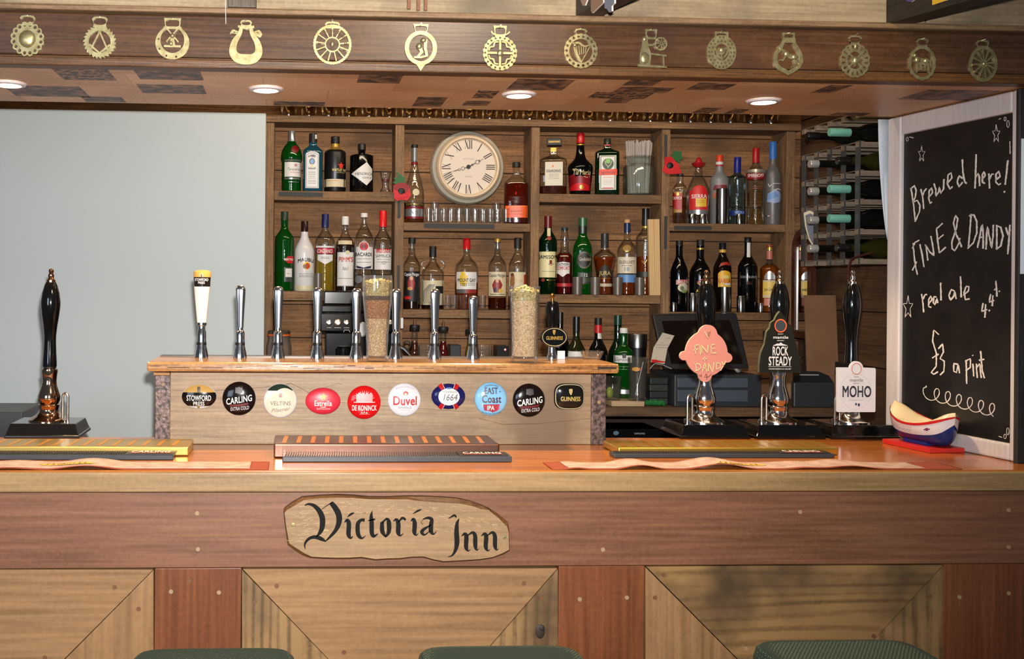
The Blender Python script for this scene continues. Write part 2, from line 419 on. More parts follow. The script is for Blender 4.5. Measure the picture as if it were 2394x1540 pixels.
# soffit over the bar, papered with old newspaper
zs = 2.07
def newspaper():
    mt, n, l, p = newmat('old_newspaper')
    tc = n.new('ShaderNodeTexCoord')
    n1 = n.new('ShaderNodeTexNoise'); n1.inputs['Scale'].default_value = 3.5; n1.inputs['Detail'].default_value = 6; l.new(tc.outputs['Object'], n1.inputs[0])
    cr = n.new('ShaderNodeValToRGB'); cr.color_ramp.elements[0].color = rgb(226, 172, 122); cr.color_ramp.elements[1].color = rgb(244, 200, 150)
    cr.color_ramp.elements[0].position = 0.38; cr.color_ramp.elements[1].position = 0.62; l.new(n1.outputs[0], cr.inputs[0])
    # columns of print: fine lines broken into words
    mp = n.new('ShaderNodeMapping'); mp.inputs['Scale'].default_value = (160, 60, 1); l.new(tc.outputs['Object'], mp.inputs[0])
    n2 = n.new('ShaderNodeTexNoise'); n2.inputs['Scale'].default_value = 1.0; n2.inputs['Detail'].default_value = 2; l.new(mp.outputs[0], n2.inputs[0])
    wv = n.new('ShaderNodeTexWave'); wv.bands_direction = 'Y'; wv.inputs['Scale'].default_value = 22; l.new(tc.outputs['Object'], wv.inputs[0])
    mu = n.new('ShaderNodeMath'); mu.operation = 'MULTIPLY'; l.new(n2.outputs[0], mu.inputs[0]); l.new(wv.outputs[1], mu.inputs[1])
    c2 = n.new('ShaderNodeValToRGB'); c2.color_ramp.elements[0].position = 0.28; c2.color_ramp.elements[1].position = 0.5
    c2.color_ramp.elements[1].color = (0.45, 0.45, 0.45, 1); l.new(mu.outputs[0], c2.inputs[0])
    br = n.new('ShaderNodeTexBrick'); br.inputs['Scale'].default_value = 2.6; br.inputs['Color1'].default_value = (1, 1, 1, 1); br.inputs['Color2'].default_value = (0.72, 0.68, 0.64, 1)
    br.inputs['Mortar'].default_value = (0.8, 0.72, 0.62, 1); br.inputs['Mortar Size'].default_value = 0.006; br.inputs['Brick Width'].default_value = 0.9; br.inputs['Row Height'].default_value = 0.42
    l.new(tc.outputs['Object'], br.inputs[0])
    mx = n.new('ShaderNodeMix'); mx.data_type = 'RGBA'; mx.blend_type = 'MULTIPLY'; mx.inputs[0].default_value = 1; l.new(cr.outputs[0], mx.inputs[6]); l.new(br.outputs[0], mx.inputs[7])
    m2 = n.new('ShaderNodeMix'); m2.data_type = 'RGBA'; l.new(c2.outputs[0], m2.inputs[0]); l.new(mx.outputs[2], m2.inputs[6]); m2.inputs[7].default_value = rgb(92, 64, 48)
    l.new(m2.outputs[2], p.inputs['Base Color']); p.inputs['Roughness'].default_value = 0.42
    return mt
M_NEWS = newspaper()
M_PRINT = spotty('printed_photograph', (64, 44, 36), (160, 116, 84), 26, 0.45, 0.0, lo=0.42, hi=0.66)
M_PRINT2 = spotty('printed_headline', (60, 40, 32), (164, 120, 84), 60, 0.45, 0.0, lo=0.46, hi=0.56)
mb = MB(); mb.box(-3.2, 2.35, 2.56, 3.09, zs, zs + 0.05, M_NEWS)
PR = [(328, 160, 465, 185), (334, 199, 474, 217), (149, 163, 252, 186), (39, 202, 185, 224), (202, 227, 284, 238), (834, 174, 944, 193), (1102, 212, 1169, 229),
      (1183, 186, 1347, 209), (1453, 185, 1553, 200), (1432, 204, 1581, 215), (1372, 217, 1531, 229), (1603, 193, 1650, 209), (963, 227, 1048, 248), (1412, 231, 1480, 240),
      (1610, 252, 1690, 266), (1650, 196, 1690, 209), (1892, 199, 1995, 217), (1915, 264, 2038, 276), (1690, 254, 1740, 265), (2098, 212, 2340, 232), (1080, 236, 1150, 246), (640, 238, 760, 246)]
for i, (x0, y0, x1, y1) in enumerate(PR):
    a = PZ(x0, y1, zs); b = PZ(x1, y0, zs)
    xa, xb, ya, yb = a.x, max(b.x, a.x + 0.05), min(b.y, a.y), max(a.y, b.y)
    xa, xb = min(xa, xb), max(xa, xb); ya = max(ya, 2.575); yb = min(yb, 3.08)
    mb.box(xa, xb, ya, yb, zs - 0.0004, zs + 0.001, M_PRINT if i % 4 != 2 else M_PRINT2)
struct(mb, 'ceiling.001')
# front beam that carries the brasses: wide varnished board and its darker lower edge
YB = 2.545
z0, z1, z2 = P(1197, 151, YB).z, P(1197, 178, YB).z, P(1197, 52, YB).z
mb = MB(); mb.box(-3.2, 3.2, YB, YB + 0.05, z0 + 0.002, z2, W_BEAM); struct(mb, 'trim_1', bevel=0.004)
mb = MB(); mb.box(-3.2, 3.2, YB + 0.003, YB + 0.05, zs - 0.004, z0, W_BEAML); struct(mb, 'trim_2', bevel=0.004)
mb = MB(); z3 = P(1197, 36, YB).z; mb.box(-3.2, 3.2, YB - 0.018, YB + 0.04, z2 + 0.002, z3, W_BATTEN); struct(mb, 'trim_3', bevel=0.005)
# pale oak bulkhead boards above
mb = MB()
for xa, xb in ((-3.2, -0.16), (-0.155, 0.76), (0.765, 1.58), (1.585, 3.2)): mb.box(xa, xb, YB + 0.004, YB + 0.04, z3 + 0.001, 2.75, W_OAKB)
struct(mb, 'wall_front', bevel=0.002)
# black joists coming out of the bulkhead towards us
dj = Vector((-0.118, 1, 0.047)) * -1
for i, (pa, pb, py) in enumerate(((1345, 1405, 40), (2070, 2129, 58))):
    a, b = P(pa, py, YB), P(pb, py, YB); top = 0.22
    q = [a, b, b + Vector((0, 0, top)), a + Vector((0, 0, top))]
    mb = MB(); mb.hexa(q, [v + dj * 1.3 for v in q], W_BLACK); struct(mb, 'trim_%d' % (4 + i), bevel=0.004)
# dark bracket on the bulkhead, and the partition the chalkboard hangs on
mb = MB(); a, b = P(532, 27, YB), P(600, 0, YB); mb.box(a.x, b.x, YB - 0.012, YB + 0.01, z3 + 0.002, 2.4, wood('dark_bracket', (60, 50, 40), (104, 90, 72), 'Z', 7)); struct(mb, 'trim_6', bevel=0.003)
XCB = P(2377, 650, 2.62).x        # chalkboard plane
mb = MB(); mb.box(XCB + 0.034, XCB + 0.60, 2.613, 3.09, 0, zs, wood('partition_side', (40, 34, 30), (66, 56, 48), 'Z', 5)); struct(mb, 'wall_right.001')
mb = MB(); xp = P(2380, 600, 2.598).x; mb.box(xp, xp + 0.62, 2.598, 2.612, 0, zs - 0.004, wood('dark_post', (26, 24, 24), (48, 44, 42), 'Z', 5, 0.6)); struct(mb, 'trim_7', bevel=0.004)

# ---------------------------------------------------------------- bar front
W_RED = wood('red_brown_fascia', (98, 62, 42), (140, 94, 68), 'X', 3.2, 0.42, 0.10, coat=0.35)
W_REDV = wood('red_brown_upright', (94, 52, 30), (132, 78, 48), 'Z', 3.2, 0.34, 0.10, coat=0.3)
W_OAK = wood('oak_board', (122, 90, 58), (158, 120, 82), 'X', 3.0, 0.42, 0.15, rings=0.3, coat=0.15)
W_OAKV = wood('oak_board_upright', (120, 88, 56), (156, 118, 80), 'Z', 3.0, 0.42, 0.15, rings=0.25, coat=0.15)
W_OAKK = wood('knotty_oak_board', (84, 62, 40), (152, 118, 78), 'Z', 3.6, 0.42, 0.2, rings=0.8, grime=(72, 54, 38))
W_OAKD = wood('smoky_oak_board', (92, 68, 44), (150, 114, 72), 'X', 2.6, 0.42, 0.2, rings=0.8, grime=(78, 60, 42))
W_EDGE = wood('oak_edge_band', (128, 98, 62), (168, 134, 92), 'X', 3.4, 0.45, 0.15, coat=0.1)
W_TOP = wood('varnished_bar_top', (148, 80, 26), (198, 120, 50), 'X', 3.0, 0.2, 0.06, coat=0.4)
YF = 2.53
XL, XR = -1.6, xp + 0.6
front = thing('bar_counter', 'panelled bar front of oak boards between red-brown uprights and fascia', 'bar', ((XL + XR) / 2, YF, 0))
zf0, zf1 = P(1197, 1323, YF).z, ZC - 0.051
mb = MB(); mb.box(XL, XR, YF, YF + 0.03, zf0, zf1, W_RED); mb.build('fascia_board', front, bevel=0.002)
def px_x(px): return P(px, 1400, YF).x
for a, b in ((360, 565), (1305, 1508), (2207, 2394)):
    xa, xb = px_x(a), (px_x(b) if b < 2394 else XR)
    mb = MB(); mb.box(xa + 0.001, xb - 0.001, YF + 0.001, YF + 0.03, 0.02, zf0 - 0.001, W_REDV); mb.build('upright_board', front, bevel=0.002)
def board(pts, mt, yo=0.004):
    mb = MB(); mb.prism([P(x, y, YF + yo) for x, y in pts], (0, 0.022, 0), mt); mb.build('oak_board', front, bevel=0.0012)
T = 1331
board([(-260, T), (358, T), (150, 1540), (-260, 1950)], W_OAK)
board([(359, T + 1), (359, 1950), (-250, 1950), (152, 1541)], W_OAKV)
board([(568, T - 1), (1303, T - 3), (1118, 1540), (940, 1730), (768, 1540)], W_OAK)
board([(566, T + 1), (766, 1540), (937, 1730), (700, 1950), (566, 1950)], W_OAKK)
board([(1304, T - 1), (1304, 1950), (1150, 1950), (942, 1732), (1120, 1541)], W_OAKK)
board([(1511, T - 7), (2205, T - 11), (2000, 1540), (1860, 1700), (1725, 1540)], W_OAKD)
board([(1509, T - 5), (1722, 1540), (1857, 1700), (1640, 1950), (1509, 1950)], W_OAKV)
board([(2206, T - 9), (2206, 1950), (2060, 1950), (1863, 1700), (2003, 1540)], W_OAKK)
PLUG_L, PLUG_D = C(158, 130, 98, 0.5), C(112, 74, 46, 0.5)
for x, y, dk in ((461, 1199, 0), (463, 1283, 0), (455, 1294, 1), (400, 1382, 0), (512, 1384, 0), (443, 1357, 1), (268, 1372, 1), (324, 1423, 1), (647, 1369, 1), (595, 1406, 1), (804, 1524, 1), (1068, 1520, 1), (1225, 1363, 1), (1265, 1397, 1),
                 (1408, 1194, 1), (1409, 1284, 0), (1870, 1196, 0), (1355, 1400, 0), (1465, 1396, 0), (1551, 1343, 1), (1531, 1396, 1), (2126, 1354, 1), (2173, 1393, 1), (1743, 1515, 0), (2042, 1486, 1), (2242, 1395, 0), (2357, 1386, 0), (2357, 1192, 0), (2357, 1278, 0), (136, 1294, 1), (152, 1316, 1), (1439, 1246, 1), (105, 1537, 1)):
    on_f = y < 1322
    yy = YF if on_f else (YF + 0.001 if (360 < x < 565 or 1305 < x < 1508 or x > 2207) else YF + 0.004)
    c = P(x, y, yy); mb = MB(); mb.lathe((c.x, yy - 0.0012, c.z), [(0.0055, 0), (0.0052, 0.0014)], PLUG_D if dk else PLUG_L, 14, axis=Matrix.Rotation(PI / 2, 3, 'X')); mb.build('wooden_plug', front)
mb = MB(); c = P(1263, 1476, YF + 0.003); mb.ball((c.x, YF + 0.004, c.z), (0.012, 0.0025, 0.018), C(52, 38, 28, 0.6)); mb.ball((c.x + 0.004, YF + 0.003, c.z + 0.008), (0.007, 0.0025, 0.008), C(40, 34, 30, 0.6)); mb.build('knot', front)
# bar top
top = thing('counter_worktop', 'long varnished orange-brown bar top with a pale oak front edge', 'bar top', ((XL + XR) / 2, 2.78, ZC - 0.05))
tn = math.tan(math.radians(7.3)); xe = lambda y: XCB + 0.028 - (y - 2.62) * tn      # the right end follows the chalkboard's wall
mb = MB(); mb.prism([(XL, 2.512, ZC), (XR, 2.512, ZC), (XR, 2.596, ZC), (xe(2.596), 2.596, ZC), (xe(3.055), 3.055, ZC), (XL, 3.055, ZC)], (0, 0, -0.045), W_TOP); mb.build('worktop', top, bevel=0.006, seg=3)
mb = MB(); mb.box(XL, XR, 2.497, 2.515, ZC - 0.050, ZC - 0.003, W_EDGE); mb.build('oak_edge', top, bevel=0.004, seg=3)
# body of the bar behind its front (carries the top)
mb = MB(); mb.box(XL, XCB - 0.02, YF + 0.035, 2.75, 0, ZC - 0.0505, C(40, 30, 22, 0.8)); mb.build('carcass', front)

# ---------------------------------------------------------------- back counter
back = thing('back_counter', 'dark timber back counter with an open lower shelf beneath the spirit shelves', 'counter', (0.6, 4.2, 0))
ZB = 1.085
mb = MB(); mb.box(xr + 0.0, 2.19, 3.965, 4.445, ZB - 0.035, ZB, wood('back_counter_timber', (60, 42, 28), (112, 82, 54), 'X', 6, 0.6, 0.3)); mb.build('worktop', back, bevel=0.003)
mb = MB(); mb.box(xr, 2.19, 3.99, 4.44, 0.925, 0.95, C(48, 34, 24, 0.7)); mb.build('lower_shelf', back)
mb = MB(); mb.box(xr, 2.19, 4.36, 4.44, 0.0, 1.049, C(50, 34, 24, 0.8)); mb.build('back_panel', back)
for xx in (xr, 1.05, 2.15):
    mb = MB(); mb.box(xx, xx + 0.04, 3.99, 4.355, 0, 1.049, C(48, 34, 24, 0.8)); mb.build('support', back)

# ---------------------------------------------------------------- spirit shelves
YS = 4.30
unit = thing('spirit_shelves', 'rustic timber spirit shelving of four bays against the boarded back wall', 'shelves', (0.6, 4.37, ZB))
ups = [(620, 640), (923, 944), (1241, 1261), (1547, 1566), (1838, 1858)]
zt0, zt1 = P(1240, 296, YS).z, P(1240, 280, YS).z
UX = []
for a, b in ups:
    xa, xb = P(a, 500, YS).x, P(b, 500, YS).x; UX.append((xa, xb))
    mb = MB(); mb.box(xa, xb, YS, 4.445, ZB, zt0 - 0.001, W_POST); mb.build('upright', unit, bevel=0.002)
mb = MB(); mb.box(UX[0][0], UX[-1][1] + 0.02, YS - 0.012, 4.445, zt0, zt1, W_SHELF); mb.build('top_board', unit, bevel=0.002)
SH = {}
for bay, (ra, rb) in enumerate((((447, 469), (681, 703)), ((521, 540), (724, 744)), ((454, 474), (689, 709)), ((523, 541), (730, 748)))):
    xa, xb = UX[bay][1], UX[bay + 1][0]; mid = (ups[bay][1] + ups[bay + 1][0]) / 2
    for lv, (ya, yb) in (('A', ra), ('B', rb)):
        za, zb = P(mid, ya, YS).z, P(mid, yb, YS).z; SH[bay, lv] = za
        mb = MB(); mb.box(xa + 0.0005, xb - 0.0005, YS + 0.004, 4.445, zb, za, W_SHELF); mb.build('shelf', unit, bevel=0.002)
SLATE = C(52, 52, 52, 0.7)
for x0, y0, x1, y1 in ((652, 450, 755, 458), (992, 524, 1156, 532), (1577, 529, 1663, 536), (929, 468, 936, 510), (928, 620, 935, 690), (1553, 315, 1560, 375), (1552, 505, 1560, 582)):
    a, b = P(x0, y1, YS), P(x1, y0, YS); mb = MB(); mb.box(a.x, b.x, YS - 0.0012, YS + 0.003 if y1 - y0 > 20 else YS + 0.0035, a.z, b.z, SLATE)
    o = mb.build('slate_strip', unit); o['label'] = 'thin dark slate strip'
EPS = 0.0005
# ================================================================ BOTTLES ON THE SPIRIT SHELVES
def interp(prof, z):
    for (r0, z0), (r1, z1) in zip(prof, prof[1:]):
        if z0 <= z <= z1: return r0 + (r1 - r0) * ((z - z0) / (z1 - z0) if z1 > z0 else 0)
    return prof[0][0] if z < prof[0][1] else prof[-1][0]
def smooth_prof(hw, by, sh, nk, nh, ty, foot=0.94, k=8):
    """half-widths (photo px) from base to mouth: straight body, rounded shoulder, straight neck"""
    h = by - ty
    pr = [(hw * foot, by), (hw, by - 3), (hw, sh)]
    for i in range(1, k):
        t = i / k; s_ = (1 - math.cos(PI * t)) / 2
        pr.append((hw + (nh - hw) * s_, sh + (nk - sh) * (t ** 0.85)))
    return pr + [(nh, nk), (nh, ty)]
def bottle(label, cx, by, ty, w, sh, nk, nw, gl, z, cap=None, foil=None, liquid=None, art=None, p=2.0, dy=1.0, Y=None, prof=None, name='liquor_bottle', group=None, extra=None, label_part='label', cat='bottle'):
    Y = Y or YS + 0.012
    su, sv = scale(cx, Y); R = w / 2 * su
    Yc = Y + R * dy; su, sv = scale(cx, Yc); R = w / 2 * su
    c = P(cx, by, Yc); a = math.atan2(c.x, c.y); c.z = z + EPS
    e = Vector((math.cos(a), -math.sin(a), 0)); d = Vector((math.sin(a), math.cos(a), 0))
    pp = prof or smooth_prof(w / 2, by, sh, nk, nw / 2, ty)
    pm = [(hw * su, (by - y) * sv) for hw, y in pp]
    rt = thing(name, label, cat, c, group)
    ctop = cap[1] if cap else ty
    body = [q for q in pm if q[1] <= (by - ctop) * sv + 0.002] if cap else pm
    if cap and body[-1][1] < (by - ctop) * sv: body.append((interp(pm, (by - ctop) * sv), (by - ctop) * sv))
    mb = MB(); mb.lathe(c, [(0.0, 0.0005)] + body, gl, 32, p, dy, -a, caps=False); mb.build('glass_body', rt)
    if liquid:
        mt, ly = liquid; lz = (by - ly) * sv
        lp = [(max(r - 0.0025, r * 0.9), q) for r, q in pm if 0.004 < q < lz]
        lp = [(lp[0][0] if lp else R * 0.9, 0.004)] + lp + [(max(interp(pm, lz) - 0.0025, 0.003), lz)]
        mb = MB(); mb.lathe(c, [(0, 0.004)] + lp + [(0, lz)], mt, 28, p, dy, -a, caps=False); mb.build('liquid', rt)
    if foil:
        for mt, y0, y1 in foil:
            zs_ = [(by - y1) * sv + i * ((y1 - y0) * sv) / 4 for i in range(5)]
            mb = MB(); mb.lathe(c, [(interp(pm, q) + 0.0008, q) for q in zs_], mt, 28, p, dy, -a, caps=False); mb.build('neck_foil', rt)
    if cap:
        mt, yb_, cw = cap; r = cw / 2 * su; za, zb = (by - yb_) * sv, (by - ty) * sv
        mb = MB(); mb.lathe(c, [(r, za), (r, za + (zb - za) * .3), (r * .985, za + (zb - za) * .32), (r * .985, zb - 0.002), (r * 0.9, zb)], mt, 24); mb.build('cap', rt)
    def mapper(u, v, lay):
        r = interp(pm, v) + 0.0004; t = max(-0.999, min(0.999, u / r))
        dep = r * dy * (1 - abs(t) ** p) ** (1 / p)
        return c + e * (t * r) - d * (dep + 0.0004 * lay) + Vector((0, 0, v))
    if art:
        mb = MB(); A = Art(mb, mapper, cx, by, su, sv); art(A); mb.build(label_part, rt)
    if extra: extra(rt, c, e, d, su, sv, mapper)
    return rt
K = C(24, 22, 22, 0.5); KG = C(90, 86, 84, 0.5); RED = C(190, 28, 30, 0.4); DRED = C(120, 14, 22, 0.4); GOLD_ = C(196, 156, 70, 0.35, 0.6); WH = C(222, 218, 214, 0.5); CR = C(214, 198, 164, 0.55)
NAVY = C(20, 30, 84, 0.4); SILV = C(190, 190, 192, 0.25, 0.8); YEL = C(226, 186, 58, 0.45); ORG = C(226, 88, 30, 0.4); BLU = C(70, 130, 196, 0.4)
def LQ(name, t): return glass('liquid_' + name, t, gloss=0.0)
L_AMB = glass('liquid_amber', (0.66, 0.22, 0.04), (190, 90, 20), 0.22, 0.0); L_DKAMB = glass('liquid_dark_amber', (0.34, 0.07, 0.01), (110, 40, 12), 0.25, 0.0); L_YEL = glass('liquid_yellow', (0.86, 0.72, 0.12), (206, 176, 50), 0.3, 0.0); L_RED = glass('liquid_red', (0.4, 0.04, 0.02), (150, 30, 16), 0.25, 0.0); L_BLUE = glass('liquid_blue', (0.10, 0.42, 0.62), (30, 140, 180), 0.4, 0.0)
L_BRN = C(34, 16, 8, 0.2); L_GRN = glass('liquid_in_green', (0.05, 0.55, 0.1), (10, 140, 30), 0.6, 0.0); L_STR = LQ('straw', (0.8, 0.62, 0.36))

# ---- bay 1, top shelf
zA, zB = SH[0, 'A'], SH[0, 'B']
bottle('green gin bottle with silver cap, red seal and white label on the top shelf', 681, 440, 298, 48, 358, 330, 19, M_GREEN, zA, (SILV, 323, 18), liquid=(L_GRN, 405), art=lambda a: (
    a.rect(665, 367, 703, 371, SILV), a.rect(665, 373, 703, 407, WH), a.rect(665, 409, 703, 413, SILV), a.ell(689, 343, 8.5, 9, DRED), a.ell(691, 380, 3.5, 3.5, C(190, 140, 140), 2),
    a.text('Tanqueray', 686, 389, 6, KG, 30, bold=False, shear=0.25), a.lines(678, 700, (397,), RED), a.lines(674, 700, (419,), SILV, 2)),
    prof=[(22, 440), (22.5, 437), (22.5, 372), (25, 366), (25, 356), (22, 343), (17, 334), (11, 328), (9.5, 323), (9, 316), (7.5, 310), (7, 300), (5, 298)])
bottle('pale blue square gin bottle with black cap and tall arched white label', 731, 443, 307, 46, 352, 333, 18, M_BLUEG, zA, (K, 328, 19), liquid=(L_BLUE, 414), p=5, dy=0.8, art=lambda a: (
    a.rect(714, 358, 745, 436, WH), a.ell(729.5, 358, 15.5, 7, WH), a.line([(716, 434), (716, 359), (722, 355), (730, 354), (737, 355), (743, 359), (743, 434), (716, 434)], 1, KG),
    a.text('BOMBAY', 729, 361, 4, K, 18, arc=2), a.ell(729, 374, 6.5, 7.5, KG, 2), a.ell(729, 374, 4.5, 5.5, C(120, 160, 215), 3), a.ell(729, 384, 3.5, 4, C(214, 206, 160), 3), a.text('SAPPHIRE', 729, 391, 4, K, 18, arc=-2),
    a.lines(721, 737, (398, 401, 405, 409, 413), KG, .8), a.lines(720, 739, (418, 421, 425), KG, .8), a.rect(733, 310, 741, 320, WH, 3, 3)))
bottle('matte black gin bottle with cream lower band and red emblem', 783, 443, 313, 50, 352, 338, 19, C(16, 15, 15, 0.35), zA, (C(26, 24, 22, 0.5), 327, 21), foil=[(GOLD_, 330, 345)], art=lambda a: (
    a.rect(759, 414, 807, 432, CR), a.lines(765, 790, (418,), C(180, 110, 70)), a.text('WHITLEY NEILL', 796, 393, 6, C(220, 196, 120), 40), a.lines(786, 806, (399,), C(200, 180, 130)), a.star(797, 382, 8, C(214, 58, 36), 3), a.ell(797, 384, 4, 5, C(214, 58, 36), 3)))
bottle('squat black apothecary gin bottle with white diamond label', 845, 445, 331, 55, 360, 352, 17, M_BLACKG, zA, (C(34, 28, 22, 0.4), 345, 19), art=lambda a: (
    a.cols([821.5 + i * 2.53 for i in range(20)], lambda x: 403 - 27 * min(1, (x - 821) / 36) if x < 857 else 376 + (x - 857) * 1.2, lambda x: 403 + 27 * min(1, (x - 821) / 36) if x < 857 else 430 - (x - 857) * 1.2, WH, 1),
    a.text("HENDRICK'S", 853, 403, 6, K, 46, bold=False), a.text('GIN', 857, 412, 4, KG, 22, bold=False)))
# ---- bay 1, lower shelf
def mart(a):
    a.poly([(664, 605), (673, 596), (685, 597), (684, 613), (673, 613)], RED); a.text('MARTINI', 674, 604, 5, WH, 22); a.rect(664, 622, 682, 656, C(60, 62, 58), 1); a.rect(667, 625, 682, 645, WH, 2); a.lines(670, 680, (637,), KG)
bottle('tall green vermouth bottle with dark cap and white top', 664, 677, 492, 45, 560, 528, 16, M_GREEN, zB, (C(34, 60, 46, 0.4), 512, 17), liquid=(L_GRN, 540), art=mart)
def malibu(a):
    a.text('MALIBU', 714, 604, 8, K, 38, arc=4); a.ell(716, 618, 9, 9, C(240, 190, 60)); a.ell(718, 619, 6, 7, C(190, 70, 30), 2); a.ell(712, 620, 4, 5, C(120, 80, 40), 3); a.lines(699, 730, (637, 641, 644), KG, .9); a.rect(690, 664, 733, 676, C(206, 196, 160), 1)
bottle('opaque white coconut rum bottle with dark brown cap', 711, 677, 514, 47, 590, 545, 17, C(216, 212, 210, 0.25), zB, (C(44, 20, 18, 0.25), 539, 17), art=malibu)
def cinz(a):
    a.rect(738, 572, 781, 576, WH); a.rect(738, 576, 781, 591, C(30, 40, 84)); a.rect(740, 577, 779, 590, RED, 2); a.text('CINZANO', 759, 584, 8, WH, 36); a.cols([742 + i * 3.5 for i in range(11)], lambda x: 592, lambda x: 605 + 10 * (1 - abs(x - 760) / 18), WH, 1); a.lines(750, 770, (598, 601), KG)
bottle('clear vermouth bottle of yellow drink with navy cap and red banner label', 759, 677, 497, 46, 562, 532, 16, M_CLEAR, zB, (NAVY, 528, 17), liquid=(L_YEL, 585), art=cinz)
def pimms(a):
    a.cols([790 + i * 3.2 for i in range(11)], lambda x: 560, lambda x: 569, CR, 1); a.rect(788, 587, 826, 666, WH); a.text("PIMM'S", 808, 604, 11, RED, 34); a.ell(812, 588, 5, 5, CR, 2); a.text('No1', 807, 625, 8, K, 14, bold=False, shear=.2); a.line([(790, 648), (824, 648)], 1, KG); a.line([(789, 587), (825, 587), (825, 665), (789, 665), (789, 587)], .8, KG)
bottle('clear bottle of dark fruit cup with red-topped white cap and white label', 806, 678, 503, 46, 575, 537, 15, M_CLEAR, zB, (WH, 523, 17), liquid=(L_BRN, 570), art=pimms)
def bac(a):
    a.rect(828, 576, 871, 628, WH); a.ell(850, 575, 12, 11, WH, 1); a.ell(850, 575, 10, 10, C(196, 60, 64), 2); a.ell(850, 575, 5, 6, C(110, 20, 24), 3); a.text('BACARDI', 849, 594, 8, K, 40); a.lines(834, 866, (604, 612), KG); a.poly([(832, 620), (850, 624), (868, 620), (866, 626), (850, 628), (834, 626)], C(40, 40, 60)); a.ell(838, 652, 9, 9, C(110, 110, 114), 1)
bottle('clear white rum bottle with white cap and round red emblem', 850, 680, 497, 44, 560, 522, 15, M_CLEAR, zB, (WH, 507, 17), liquid=(LQ('water', (0.93, 0.93, 0.92)), 600), art=bac)
def lux(a):
    a.rect(875, 582, 914, 630, WH); a.rect(878, 582, 912, 591, RED, 2); a.text('LUXARDO', 895, 587, 6, WH, 32); a.text('SAMBUCA', 895, 598, 7, K, 36, bold=False); a.lines(880, 910, (606, 612), KG); a.text('1821', 896, 614, 7, KG, 14, bold=False, shear=.2)
bottle('clear liqueur bottle with tall bright red cap, behind the taller glass of hops', 894, 681, 492, 43, 566, 534, 16, M_CLEAR, zB, (C(222, 24, 26, 0.35), 530, 18), art=lux, liquid=(LQ('water', (0.93, 0.93, 0.92)), 560))
# ---- bay 2
zA, zB = SH[1, 'A'], SH[1, 'B']
def remy(a):
    a.rect(945, 470, 992, 478, K); a.text('REMY MARTIN', 969, 474, 5, GOLD_, 42); a.rect(945, 479, 992, 484, DRED); a.rect(945, 484, 992, 502, SILV); a.text('VS', 969, 493, 8, KG, 16, bold=False); a.rect(945, 502, 992, 507, DRED); a.ell(972, 446, 8, 8, C(206, 196, 160))
bottle('slim tapering cognac bottle with silver neck and black-and-silver label', 968, 516, 333, 47, 450, 395, 14, M_CLEAR, zA, (K, 340, 16), foil=[(SILV, 341, 372), (DRED, 374, 380)], liquid=(L_STR, 486), art=remy, prof=[(22, 516), (23.5, 513), (23.5, 455), (22, 440), (17, 418), (11, 398), (7.5, 382), (7, 345), (7, 333)])
def bull(a): a.rect(1181, 477, 1233, 505, ORG); a.line([(1183, 481), (1231, 478)], 1, C(255, 160, 60)); a.text('BULLEIT', 1207, 490, 4, C(120, 40, 16), 26); a.lines(1190, 1226, (497,), C(120, 40, 16))
bottle('flat amber bourbon bottle with black cap and orange label', 1206, 519, 375, 56, 425, 402, 18, M_CLEAR, zA, (K, 386, 19), liquid=(glass('liquid_bourbon', (0.36, 0.06, 0.015), (120, 30, 10), 0.35, 0.0), 424), art=bull, p=3.5, dy=0.6, prof=[(27, 519), (28, 515), (28, 428), (26, 420), (18, 413), (10, 406), (8.5, 400), (9, 375)])
def capd(a): a.rect(944, 632, 980, 702, K); a.text('Captain Morgan', 962, 639, 7, WH, 34); a.poly([(956, 645), (966, 645), (970, 660), (966, 676), (954, 676), (952, 660)], C(150, 40, 30)); a.ell(961, 648, 4, 5, C(200, 150, 110), 3); a.ell(958, 672, 6, 4, C(190, 130, 50), 3); a.rect(946, 690, 960, 697, RED, 2, 4)
bottle('clear dark rum bottle with black label of a red-coated figure', 962, 720, 553, 41, 622, 590, 15, M_CLEAR, zB, (K, 566, 17), liquid=(L_BRN, 694), art=capd)
def krak(a):
    a.rect(985, 655, 1037, 712, C(206, 194, 160)); 
    for s_ in range(7): a.line([(1004 + s_ * 2, 664), (996 + s_ * 3 - 6, 680), (1000 + s_ * 4 - 10, 700), (992 + s_ * 5, 708)], 1.2, KG)
    a.rect(1018, 668, 1036, 685, K, 2, 5)
def kr_ext(rt, c, e, d, su, sv, mp):
    for s_ in (-1, 1):
        mb = MB(); q0 = c + e * (s_ * 19 * su) + Vector((0, 0, 103 * sv)); pts = [q0 + e * (s_ * 9 * su * math.sin(t)) * 1.0 + Vector((0, 0, -9 * sv * math.cos(t) + 1 * sv)) for t in [PI * i / 10 * 1.1 - .15 for i in range(11)]]
        mb.tube(pts, 2.0 * su, M_CLEAR, 8); mb.build('ring_handle', rt)
bottle('stubby jug-necked rum bottle with two glass ring handles and octopus label', 1011, 722, 575, 53, 640, 606, 15, M_CLEAR, zB, (K, 600, 17), liquid=(L_BRN, 700), art=krak, extra=kr_ext)
def mgay(a): a.rect(1067, 635, 1113, 675, WH); a.ell(1082, 640, 6, 6, YEL, 2); a.cols([1074 + i * 2.4 for i in range(9)], lambda x: 643, lambda x: 670 - abs(x - 1083), YEL, 2); a.text('MOUNT GAY', 1090, 654, 8, K, 42); a.text('1703', 1083, 664, 7, K, 16); a.lines(1093, 1110, (661, 665), KG); a.rect(1067, 676, 1113, 684, KG); a.rect(1090, 676, 1113, 684, C(150, 40, 30), 2, 4)
bottle('round clear rum bottle with glossy red capsule and white label', 1090, 722, 556, 55, 628, 592, 15, M_CLEAR, zB, (C(190, 26, 28, 0.2), 582, 18), liquid=(L_AMB, 660), art=mgay)
